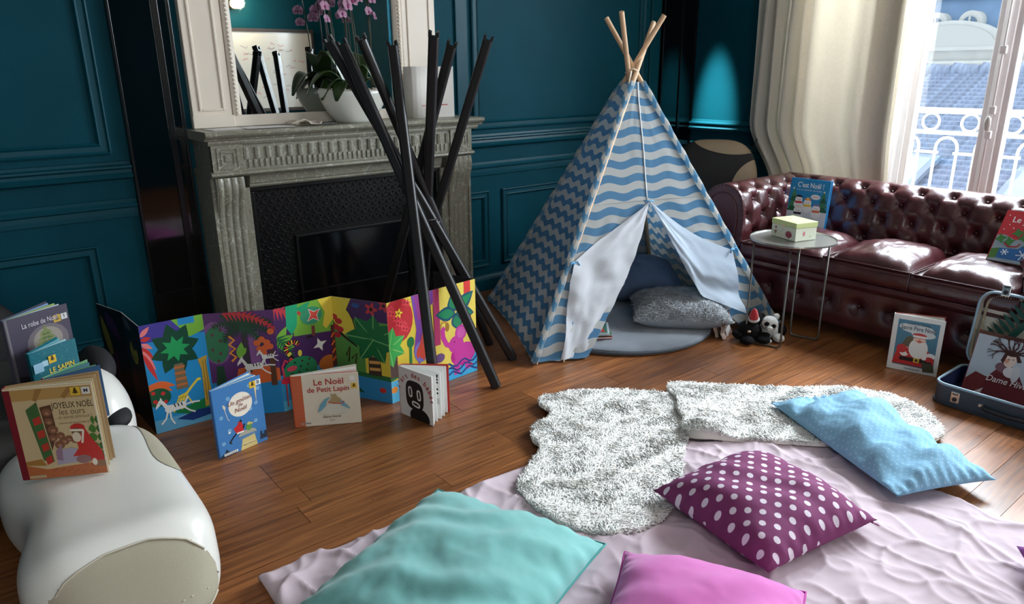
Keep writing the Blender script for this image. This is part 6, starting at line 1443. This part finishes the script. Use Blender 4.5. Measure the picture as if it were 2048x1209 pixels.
def sheetS(u, v):
    x = sx0+(sx1-sx0)*u; y = sy0+(sy1-sy0)*v
    x += 0.020*nz(x*2.2, y*2.2, 2)+0.03*(v-0.5)*(u < 0.001); y += 0.030*nz(x*1.7, 4.4)*(v**6)+0.02*u*v**4
    e = min(u*(sx1-sx0), (1-u)*(sx1-sx0), (1-v)*(sy1-sy0)); k = min(1, e/0.035)
    x = min(x, sx1+0.02); 
    left = exp(-(x-0.5)/0.28)*exp(-(1.715-y)/0.7)
    z = 0.003+(0.008+max(0, rip(x, y))*(1.0+0.9*left)+0.022*left)*sqrt(max(0, 1-(1-k)**2))
    return (x, y, z)
sh = MB().grid(sheetS, 300, 300).build('bed_sheet', SHEET, None, smooth=True); tag(sh, 'crumpled pale pink bed sheet spread on the floor', 'sheet')
WOOL = mat('sheepskin_wool', (253, 252, 247), 0.95, transl=0.15); HIDE = mat('sheepskin_hide', (240, 236, 226), 0.9)
def smoothpoly(P, it=2):
    for _ in range(it):
        Q = []
        for i in range(len(P)):
            a, b = Vector(P[i]), Vector(P[(i+1) % len(P)]); Q += [tuple(a.lerp(b, 0.25)), tuple(a.lerp(b, 0.75))]
        P = Q
    return P
def sheepskin(label, P, zf, seed, ntuft):
    P = smoothpoly(P); cx = sum(p[0] for p in P)/len(P); cy = sum(p[1] for p in P)/len(P)
    t = thing('sheepskin_rug', label, 'rug', (cx, cy, 0), group='sheepskins on the floor')
    m = MB(); n_ = len(P); Q = [(x-cx, y-cy) for x, y in P]; K = 10
    for k in range(K+1):
        f = 1-k/K*0.999
        for x, y in Q:
            px, py = x*f, y*f; m.v.append((px, py, zf(px+cx, py+cy, min(1, (1-f)*9))))
    for k in range(K):
        for i in range(n_): m.f.append((k*n_+i, k*n_+(i+1) % n_, (k+1)*n_+(i+1) % n_, (k+1)*n_+i)); m.m.append(0)
    o = len(m.v); m.v += [(x, y, max(0.001, zf(x+cx, y+cy, 0)-0.006)) for x, y in Q]
    for i in range(n_): m.f.append((i, o+i, o+(i+1) % n_, (i+1) % n_)); m.m.append(0)
    m.build('hide', HIDE, t, smooth=True)
    xs = [p[0] for p in P]; ys = [p[1] for p in P]; rn = random.Random(seed); pts = []
    while len(pts) < ntuft:
        x, y = rn.uniform(min(xs), max(xs)), rn.uniform(min(ys), max(ys))
        if inside((x, y), P): 
            z = zf(x, y, 1.0); e = 0.01; n1 = Vector((-(zf(x+e, y, 1)-z)/e, -(zf(x, y+e, 1)-z)/e, 1)).normalized(); pts.append(((x-cx, y-cy, z-0.002), n1))
    # fringe along the border, combed outwards
    for i in range(n_):
        a_, b_ = Vector(Q[i]), Vector(Q[(i+1) % n_]); l = (b_-a_).length; nn = Vector((b_.y-a_.y, -(b_.x-a_.x))).normalized()
        if nn.dot((a_+b_)/2) < 0: nn = -nn
        for q in range(int(l*700)):
            c = a_.lerp(b_, rn.random())-nn*rn.uniform(0, 0.012); z = zf(c.x+cx, c.y+cy, 0.4); pts.append(((c.x, c.y, z), Vector((nn.x*1.2, nn.y*1.2, 0.55)).normalized()))
    tufts('wool', WOOL, pts, t, (0.010, 0.020), 0.0036, 1.7, seed+1, swirl=lambda x, y: 5*nz(x*9, y*9, seed)+2*nz(x*30, y*30, seed+3))
    return t
z1 = lambda x, y, k: 0.019+0.012*k+0.003*fbm(x*5, y*5, 1.0, 1.5)*k
sheepskin('white curly sheepskin running from the tent onto the pink sheet', R1, z1, 21, 34000)
def z2(x, y, k):
    up_ = 0.05*exp(-((x-2.03)**2+(y-1.44)**2)/0.006)*(1 if k > 0.05 else 0.3)      # curled corner
    ov = 0.03*max(0, 1-abs((x-2.14)/0.15))*max(0, 1-abs((y-1.60)/0.2))
    return 0.022+0.013*k+ov+up_+0.003*fbm(x*5, y*5, 4.0, 1.5)*k
sheepskin('white sheepskin partly under the light blue pillow towards the suitcase', R2, z2, 31, 26000)

def dots_mat(name, base, dot, sp, r, rough=0.85, rotz=0.0):
    m = bpy.data.materials.new(name); m.use_nodes = True; nt = m.node_tree; N = nt.nodes; L = nt.links; b = N['Principled BSDF']
    tc = N.new('ShaderNodeTexCoord'); mp = N.new('ShaderNodeMapping'); mp.inputs['Rotation'].default_value = (0,0,rotz); mp.inputs['Scale'].default_value = (1/sp, 1/sp, 0)
    L.new(tc.outputs['Object'], mp.inputs['Vector'])
    def cell(off):
        a = N.new('ShaderNodeVectorMath'); a.operation = 'ADD'; a.inputs[1].default_value = (off, off, 0); L.new(mp.outputs[0], a.inputs[0])
        f = N.new('ShaderNodeVectorMath'); f.operation = 'FRACTION'; L.new(a.outputs[0], f.inputs[0])
        s = N.new('ShaderNodeVectorMath'); s.operation = 'SUBTRACT'; s.inputs[1].default_value = (0.5, 0.5, 0); L.new(f.outputs[0], s.inputs[0])
        l = N.new('ShaderNodeVectorMath'); l.operation = 'LENGTH'; L.new(s.outputs[0], l.inputs[0])
        c = N.new('ShaderNodeMath'); c.operation = 'LESS_THAN'; c.inputs[1].default_value = r/sp; L.new(l.outputs['Value'], c.inputs[0]); return c.outputs[0]
    mx = N.new('ShaderNodeMix'); mx.data_type = 'RGBA'; mx.inputs[6].default_value = (*lin(base), 1); mx.inputs[7].default_value = (*lin(dot), 1)
    mm = N.new('ShaderNodeMath'); mm.operation = 'MAXIMUM'; L.new(cell(0.0), mm.inputs[0]); L.new(cell(0.5), mm.inputs[1]); L.new(mm.outputs[0], mx.inputs[0])
    L.new(mx.outputs[2], b.inputs['Base Color']); b.inputs['Roughness'].default_value = rough
    return m
TEALC = mat('mint_velvet', (112, 184, 180), 0.8, var=0.08, vscale=5, sheen=0.35, bump=0.05, bscale=300)
cushion('mint_cushion', 'large mint green velvet cushion in the foreground', (0.850, 1.318, 0.026), (0, 0, radians(-68.4+90)), 0.64, 0.565, 0.14, TEALC, 1.7, 0.010, 0.05, 70, piping=mat('mint_piping', (70, 150, 146), 0.8))
PINKC = mat('pink_velvet', (214, 98, 184), 0.8, sheen=0.3, var=0.05)
cushion('pink_cushion', 'bright pink cushion cut off by the bottom of the picture', (1.205, 0.815, 0.026), (0, 0, radians(-59.6+90)), 0.42, 0.46, 0.13, PINKC, 4.4, 0.006, 0.06, 50, piping=mat('pink_piping', (190, 70, 160), 0.8))
PUR = dots_mat('purple_polka_cotton', (122, 48, 98), (226, 214, 226), 0.056, 0.0094, rotz=radians(4))
pt, ptop, pout = cushion('polka_dot_cushion', 'purple cushion with white polka dots in the middle of the sheet', (1.757, 1.017, 0.022), (0, 0, radians(-8.5)), 0.455, 0.455, 0.135, PUR, 2.9, 0.007, 0.05, 64)
# flanged opening edge of the polka dot cover
def flange(u, v):
    x = 0.215*(1-0.05)+0.035*v; y = (u-0.5)*0.46; return (x, y, 0.043-0.022*v+0.007*sin(u*21)*v)
o = MB().grid(flange, 40, 4).build('flange', PUR, pt, smooth=True); o.modifiers.new('s', 'SOLIDIFY').thickness = 0.003
BLUEC = dots_mat('light_blue_dotted_cotton', (128, 176, 204), (168, 204, 222), 0.022, 0.0022, 0.9)
bt_, btop, bout = cushion('light_blue_pillow', 'slack light blue bed pillow lying over the right sheepskin', (2.450, 1.020, 0.024), (0, 0, radians(65.5)), 0.69, 0.375, 0.115, BLUEC, 8.3, 0.019, 0.03, 70, base=0.25, p=2.4)
cushion('violet_cushion', 'violet cushion of which only a corner shows at the bottom right edge', (2.045, 0.175, 0.026), (0, 0, radians(30)), 0.42, 0.42, 0.12, mat('violet_cotton', (140, 70, 150), 0.85), 6.1, 0.006, 0.06, 30)

# ================================================================ soft toys
def plush(name, label, loc, rotz, parts):
    t = thing(name, label, 'soft toy', loc, (0,0,rotz))
    for nm, c, r, ma, rot in parts:
        m = MB(); R3 = Matrix.Rotation(rot[0], 3, 'X') @ Matrix.Rotation(rot[1], 3, 'Y') if rot else None
        m.ellipsoid(c, r, 20, 14, R3)
        for i, v in enumerate(m.v):
            k = 0.003*nz(v[0]*90, v[1]*90, v[2]*90); vv = Vector(v)-Vector(c); vv = vv*(1+k/max(0.01, vv.length)); m.v[i] = tuple(Vector(c)+vv)
        m.build(nm, ma, t, smooth=True)
    return t
PB = mat('plush_black', (16, 16, 18), 0.95, spec=0.2, bump=0.5, bscale=400); PWH = mat('plush_white', (206, 206, 202), 0.95, sheen=0.4, bump=0.4, bscale=400); PRD = mat('plush_red', (190, 30, 44), 0.85, sheen=0.3); PTN = mat('plush_beak', (206, 180, 150), 0.8)
pg = plush('penguin_plush', 'black plush toy with a red santa hat beside the table leg', (3.085, 1.955, 0), radians(-35), [
  ('body', (0, 0, 0.052), (0.062, 0.052, 0.052), PB, None), ('head', (0.03, 0.02, 0.108), (0.042, 0.040, 0.046), PB, None), ('muzzle', (-0.018, -0.045, 0.062), (0.010, 0.008, 0.007), PTN, None),
  ('arm', (-0.06, -0.02, 0.035), (0.038, 0.022, 0.020), PB, (0, 0.4)), ('arm', (0.055, -0.04, 0.03), (0.040, 0.022, 0.020), PB, (0, -0.3)), ('leg', (-0.03, -0.055, 0.021), (0.034, 0.040, 0.020), PB, None), ('leg', (0.05, -0.06, 0.021), (0.036, 0.036, 0.020), PB, None)])
hat = MB().lathe([(0.0,0.0),(0.025,0.0),(0.023,0.02),(0.018,0.04),(0.011,0.058),(0.003,0.066),(0.0,0.066)], 16, (0,0,0)).build('santa_hat', PRD, pg, smooth=True); hat.location = (0.012, -0.012, 0.117); hat.rotation_euler = (0.35, -0.15, 0)
MB().lathe([(0.018,-0.006),(0.026,-0.007),(0.030,0.0),(0.026,0.008),(0.018,0.007)], 16).build('hat_brim', PWH, hat, smooth=True)
pd = plush('panda_plush', 'black and white plush toy slumped behind the table leg', (3.185, 1.905, 0), radians(-40), [
  ('body', (0, 0, 0.045), (0.056, 0.046, 0.045), PWH, None), ('head', (-0.012, -0.03, 0.092), (0.043, 0.038, 0.036), PWH, None), ('ear', (-0.046, -0.012, 0.122), (0.017, 0.012, 0.018), PB, None), ('ear', (0.026, -0.01, 0.120), (0.016, 0.011, 0.017), PWH, None),
  ('eye_patch', (-0.034, -0.060, 0.098), (0.013, 0.009, 0.011), PB, None), ('eye_patch', (-0.004, -0.066, 0.088), (0.013, 0.008, 0.011), PB, None), ('muzzle', (-0.022, -0.068, 0.076), (0.017, 0.013, 0.013), PWH, None), ('arm', (0.055, -0.02, 0.048), (0.024, 0.030, 0.034), PB, (0.3, 0.2)), ('leg', (0.03, -0.055, 0.022), (0.030, 0.036, 0.021), PWH, None), ('leg', (-0.045, -0.05, 0.020), (0.028, 0.036, 0.019), PB, None), ('paw', (-0.03, -0.092, 0.018), (0.017, 0.010, 0.012), PWH, None)])

# ================================================================ massage chair in the left foreground
def split_surface(S, f, nu, nv, wrap_v=True):
    """grid of the surface cut along the contour f=0: returns (mesh f>0, mesh f<0)"""
    g = []; eu, ev = 1/nu, 1/nv
    for i in range(nu+1):
        row_ = []
        for j in range(nv+(0 if wrap_v else 1)):
            u, v = i/nu, j/nv
            if 0 < i < nu:
                f0 = f(*S(u, v)); gu = (f(*S(u+0.2*eu, v))-f0)/0.2; gv = (f(*S(u, v+0.2*ev))-f0)/0.2; g2 = gu*gu+gv*gv
                if g2 > 1e-14:
                    su_, sv_ = -f0*gu/g2, -f0*gv/g2
                    if abs(su_) < 0.5 and abs(sv_) < 0.5: u += su_*eu; v += sv_*ev
            row_.append((u, v))
        g.append(row_)
    A = MB(); B = MB(); cv = len(g[0]); P = [[S(*uv) for uv in r] for r in g]
    for mb in (A, B): mb.v = [p for r in P for p in r]
    for i in range(nu):
        for j in range(nv):
            j2 = (j+1) % cv; q = (i*cv+j, (i+1)*cv+j, (i+1)*cv+j2, i*cv+j2)
            cx = [sum(A.v[k][d] for k in q)/4 for d in range(3)]
            mb = A if f(*cx) >= 0 else B; mb.f.append(q); mb.m.append(0)
    for mb in (A, B):      # drop unused points
        used = sorted({k for q in mb.f for k in q}); mp_ = {k: i for i, k in enumerate(used)}; mb.v = [mb.v[k] for k in used]; mb.f = [tuple(mp_[k] for k in q) for q in mb.f]
    return A, B
SHELLW = mat('white_leatherette', (232, 230, 222), 0.30, coat=0.2, bump=0.03, bscale=200); BEIGE = mat('beige_perforated_fabric', (176, 168, 146), 0.7, bump=0.3, bscale=900); BLKF = mat('black_mesh_fabric', (24, 24, 26), 0.75, bump=0.2, bscale=300)
mc = thing('massage_chair', 'white and beige massage chair with footrest carrying picture books', 'chair', (0.15, 2.1, 0))
def M_(name, mb, ma): return local(mc, mb.build(name, ma, None, smooth=True))
fx0_, fx1_, fy0_, fy1_ = -0.055, 0.385, 1.575, 2.42
def foot(u, v):
    t = 2*u-1; tt = (1 if t > 0 else -1)*abs(sin(t*pi/2))**0.75 if t != 0 else 0
    y = (fy0_+fy1_)/2+tt*(fy1_-fy0_)/2; k = max(0.0, 1-abs(tt)**5.5)**(1/3.2)
    wst = 1.0
    a = 2*pi*v; ca, sa = cos(a), sin(a); n_ = 2/3.4
    hw = (fx1_-fx0_)/2*k*wst; hh = 0.130*(0.35+0.65*k)+0.012*exp(-((y-1.65)/0.1)**2)
    x = (fx0_+fx1_)/2+0.01+hw*(1-(0.22*exp(-((y-1.98)/0.15)**2) if ca < 0 else 0.0))*abs(ca)**n_*(1 if ca >= 0 else -1); z = 0.172+hh*abs(sa)**n_*(1 if sa >= 0 else -1)
    y += 0.45*(z-0.1)*max(0.0, -tt)**3
    return (x, y, z)
def f_end(x, y, z):      # beige oval on the near end
    if y > 1.84: return 1.0
    return ((x-0.165)/0.196)**2+(((z-0.15)*0.75+(y-1.62)*0.65-0.05*(x-0.165))/0.132)**2-1
white, endp = split_surface(foot, f_end, 90, 110)
def f_side(x, y, z): return min(1.0, ((y-2.02-0.0)/0.24)**2+((z-0.255-0.10*(y-2.0))/0.045)**2-1) if x > 0.25 else 1.0
M_('footrest_shell', white, SHELLW); M_('end_panel', endp, BEIGE)
# welt around the end panel, stitched seam and pull tab
seam = [(x, foot_y, z) for x, foot_y, z in []]
def on_end(x, s_):       # surface point of the near end at (x, s) where s runs up and back over the shoulder
    best = None
    for i in range(0, 46):
        u = i/90
        for j in range(0, 220):
            p = foot(u, j/220); d = (p[0]-x)**2+((p[2]-0.15)*0.75+(p[1]-1.62)*0.65-s_)**2
            if p[1] < 1.86 and (best is None or d < best[0]): best = (d, p)
    return best[1]
pts = [on_end(0.165+0.196*cos(t), 0.132*sin(t)+0.0098*cos(t)) for t in [2*pi*i/40 for i in range(40)]]
M_('end_welt', MB().tube([Vector(p)+Vector((0,-0.002,0.001)) for p in pts], 0.0028, 6, closed=True), mat('welt_cream', (206,198,180), 0.6))
st_ = MB()
for i in range(34):
    x = 0.005+0.32*i/33; p = on_end(x, -0.065+0.045*i/33); st_.ellipsoid((p[0], p[1]-0.002, p[2]), (0.0035, 0.0014, 0.0014), 6, 4)
M_('stitching', st_, mat('stitch_cream', (226,220,200), 0.7))['kind'] = 'stuff'
# beige side inlay: thin pad following the right shoulder
def inlay(u, v):
    y = 1.985+0.42*u; w2 = 0.19*(max(0.0, 1-(2*u-1)**4))**0.5; a = 0.50+(v-0.5)*2*w2*2.2-0.30*(u-0.5)
    t = (y-(fy0_+fy1_)/2)/((fy1_-fy0_)/2); ts = math.asin(min(1, abs(t)**(1/0.75)))*2/pi*(1 if t > 0 else -1)
    p = Vector(foot((ts+1)/2, (a/(2*pi)) % 1.0)); c = Vector(((fx0_+fx1_)/2, y, 0.172)); return p+(p-c).normalized()*0.0025
M_('side_inlay', MB().grid(inlay, 40, 14), BEIGE)
# seat block and right armrest behind the footrest
def seat(u, v):
    t = 2*u-1; tt = (1 if t > 0 else -1)*abs(sin(t*pi/2))**0.8 if t != 0 else 0; k = max(0.0, 1-abs(tt)**5)**(1/3); a = 2*pi*v; ca, sa = cos(a), sin(a)
    return (-0.10+0.42*k*abs(ca)**0.6*(1 if ca >= 0 else -1), 2.80+tt*0.40, 0.18+0.145*(0.4+0.6*k)*abs(sa)**0.6*(1 if sa >= 0 else -1))
M_('seat', MB().grid(seat, 40, 50, wv=True), mat('charcoal_fabric', (58, 56, 54), 0.8, bump=0.2, bscale=250))
def arm(u, v):
    th = pi*u; a = 2*pi*v; s3 = sin(th)**0.8
    return (0.275+0.105*s3*cos(a), 2.585+0.185*cos(th)*1.0+0.0, 0.215+0.185*s3*sin(a))
def f_arm(x, y, z): return ((y-2.52)/0.10)**2+((z-0.335-0.5*(2.52-y)*0.3)/0.06)**2-1 if x > 0.20 else 1.0
M_('armrest', MB().grid(arm, 40, 48, wv=True), SHELLW); M_('armrest_inset', MB().ellipsoid((0.305, 2.452, 0.268), (0.050, 0.070, 0.034), 20, 14), BLKF)
M_('armrest_pad', MB().ellipsoid((0.315, 2.72, 0.36), (0.055, 0.14, 0.060), 20, 14), BLKF)
def backr(u, v):
    th = pi*u; a = 2*pi*v; return (-0.18+0.36*sin(th)**0.6*cos(a), 3.20+0.10*sin(th)**0.6*sin(a), 0.30+0.28*-cos(th))
M_('backrest', MB().grid(backr, 24, 30, wv=True), BLKF)

# ================================================================ black and beige lounge chair in the far corner
lc = thing('lounge_chair', 'black and beige padded lounge chair in the corner behind the sofa', 'chair', (4.06, 2.95, 0), (0, 0, radians(-52)))
BA, BB, BC, BZ = 0.285, 0.115, 0.40, 0.475
def lby(x, z, off=0.0):
    k = 1-abs(x/BA)**3.2-abs((z-BZ)/BC)**3.2
    return -(BB*max(0.0, k)**0.5+off)+0.10*(z-0.3)
def lb(u, v):
    # front and back halves of a softly squared pad
    a = 2*pi*v; r = sin(pi*u/1.0); side = -1 if u <= 0.5 else 1; ca, sa = cos(a), sin(a)
    k = (abs(ca)**3.2+abs(sa)**3.2)**(-1/3.2); x = BA*r*ca*k; z = BZ+BC*r*sa*k
    y = lby(x, z) if side < 0 else 0.2*(z-0.3)-lby(x, z)
    return (x, y, z)
MB().grid(lb, 60, 60, wv=True).build('backrest_mesh', BLKF, lc, smooth=True)
def patch(cx, cz, rx, rz, rot):
    def S(u, v):
        r = v; a = 2*pi*u; ex, ez = rx*r*cos(a), rz*r*sin(a); x = cx+ex*cos(rot)-ez*sin(rot); z = cz+ex*sin(rot)+ez*cos(rot)
        m_ = (abs(x/BA)**3.2+abs((z-BZ)/BC)**3.2)**(1/3.2)
        if m_ > 0.995: x = x/m_*0.995; z = BZ+(z-BZ)/m_*0.995
        return (x, lby(x, z, 0.004), z)
    MB().grid(S, 48, 16, wu=True).build('backrest_panel', mat('beige_leatherette', (150, 132, 108), 0.5), lc, smooth=True)
patch(0.08, 0.872, 0.235, 0.085, -0.10); patch(0.30, 0.52, 0.19, 0.235, 0.25)
MB().ellipsoid((-0.26, 0.02, 0.50), (0.045, 0.10, 0.34), 16, 14).build('side_shell', mat('tan_side_shell', (176, 140, 100), 0.45), lc, smooth=True)
MB().ellipsoid((-0.02, -0.16, 0.28), (0.24, 0.20, 0.09), 20, 12).build('seat_pad', BLKF, lc, smooth=True)
MB().lathe([(0.0,0.0),(0.22,0.0),(0.22,0.02),(0.05,0.04),(0.04,0.2),(0.12,0.24),(0.0,0.24)], 24, (0,-0.12,0)).build('pedestal', mat('rod_black', (30,30,32), 0.4, 0.6), lc)

# ================================================================ behind the viewer (seen in the mirror)
wbd = thing('framed_whiteboard', 'large framed whiteboard with red marker scribbles on the rear wall', 'whiteboard', (3.70, YF+0.02, 1.35))
MB().box(-0.52, 0.52, 0, 0.02, -0.46, 0.46).build('board', mat('whiteboard_gloss', (222, 218, 206), 0.16), wbd)
fm = MB(); fm.box(-0.55,0.55,-0.001,0.03,0.46,0.50); fm.box(-0.55,0.55,-0.001,0.03,-0.50,-0.46); fm.box(-0.55,-0.52,-0.001,0.03,-0.46,0.46); fm.box(0.52,0.55,-0.001,0.03,-0.46,0.46); fm.build('frame', mat('board_frame', (60,48,40), 0.5), wbd)
a = Art(1.04, 0.92); rn = random.Random(2)
for k in range(46):
    x, y = rn.uniform(0.1,0.85), rn.uniform(0.12,0.85); a.line([(x,y),(x+rn.uniform(0.01,0.05),y+rn.uniform(-0.03,0.03)),(x+rn.uniform(0.03,0.09),y+rn.uniform(-0.02,0.02))],0.006,(200,70,70) if k % 3 else (120,120,130))
a.build('marker_scribble', Frame((0.52,0.02,-0.46), (-1,0,0), (0,0,1), (0,1,0)), wbd)
sc_ = thing('wall_lamp', 'small warm globe lamp on the rear wall above the whiteboard', 'lamp', (3.25, YF+0.10, 2.12))
MB().lathe([(0.0,0),(0.05,0),(0.05,0.02),(0.015,0.03),(0.012,0.08),(0.0,0.08)], 16).build('bracket', mat('brass_lamp', (170,140,80), 0.3, 0.9), sc_, smooth=True).rotation_euler = (radians(-90), 0, 0)
sc_.children[0].location = (0, -0.095, 0)
MB().ellipsoid((0,0.02,0), (0.055,0.055,0.055), 18, 14).build('globe', mat('lamp_globe', (255, 226, 170), 0.4, emit=9.0), sc_, smooth=True)
d = bpy.data.lights.new('wall_lamp_bulb', 'POINT'); d.energy = 25; d.color = (1, 0.80, 0.55); d.shadow_soft_size = 0.06; o = bpy.data.objects.new('wall_lamp_bulb', d); col.objects.link(o); o.parent = sc_; o.location = (0, 0.16, 0)
# added spotlight, unseen, making the bright patch in the corner beside the window
sp_ = thing('added_spotlight', 'added white ceiling spotlight that brightens the far corner', 'lamp', (3.86, 3.31, 2.80))
aim = (Vector((4.52, 3.315, 0.98))-Vector((3.86, 3.31, 2.77))).normalized()
MB().lathe([(0.0,0.0),(0.03,0.0),(0.03,0.098),(0.0,0.098)], 14).build('mount', WHITE, sp_)
hd = MB().tube([Vector((0,0,-0.03))-aim*0.05, Vector((0,0,-0.03))+aim*0.05], [0.028,0.036], 16, caps=False); hd.build('head', WHITE, sp_, smooth=True)
d = bpy.data.lights.new('added_spot_beam', 'SPOT'); d.energy = 1500; d.spot_size = radians(14); d.spot_blend = 1.0; d.shadow_soft_size = 0.03; d.color = (0.85, 1.0, 0.96)
o = bpy.data.objects.new('added_spot_beam', d); col.objects.link(o); o.parent = sp_; o.location = Vector((0,0,-0.03))+aim*0.06; o.rotation_euler = aim.to_track_quat('-Z', 'Y').to_euler()
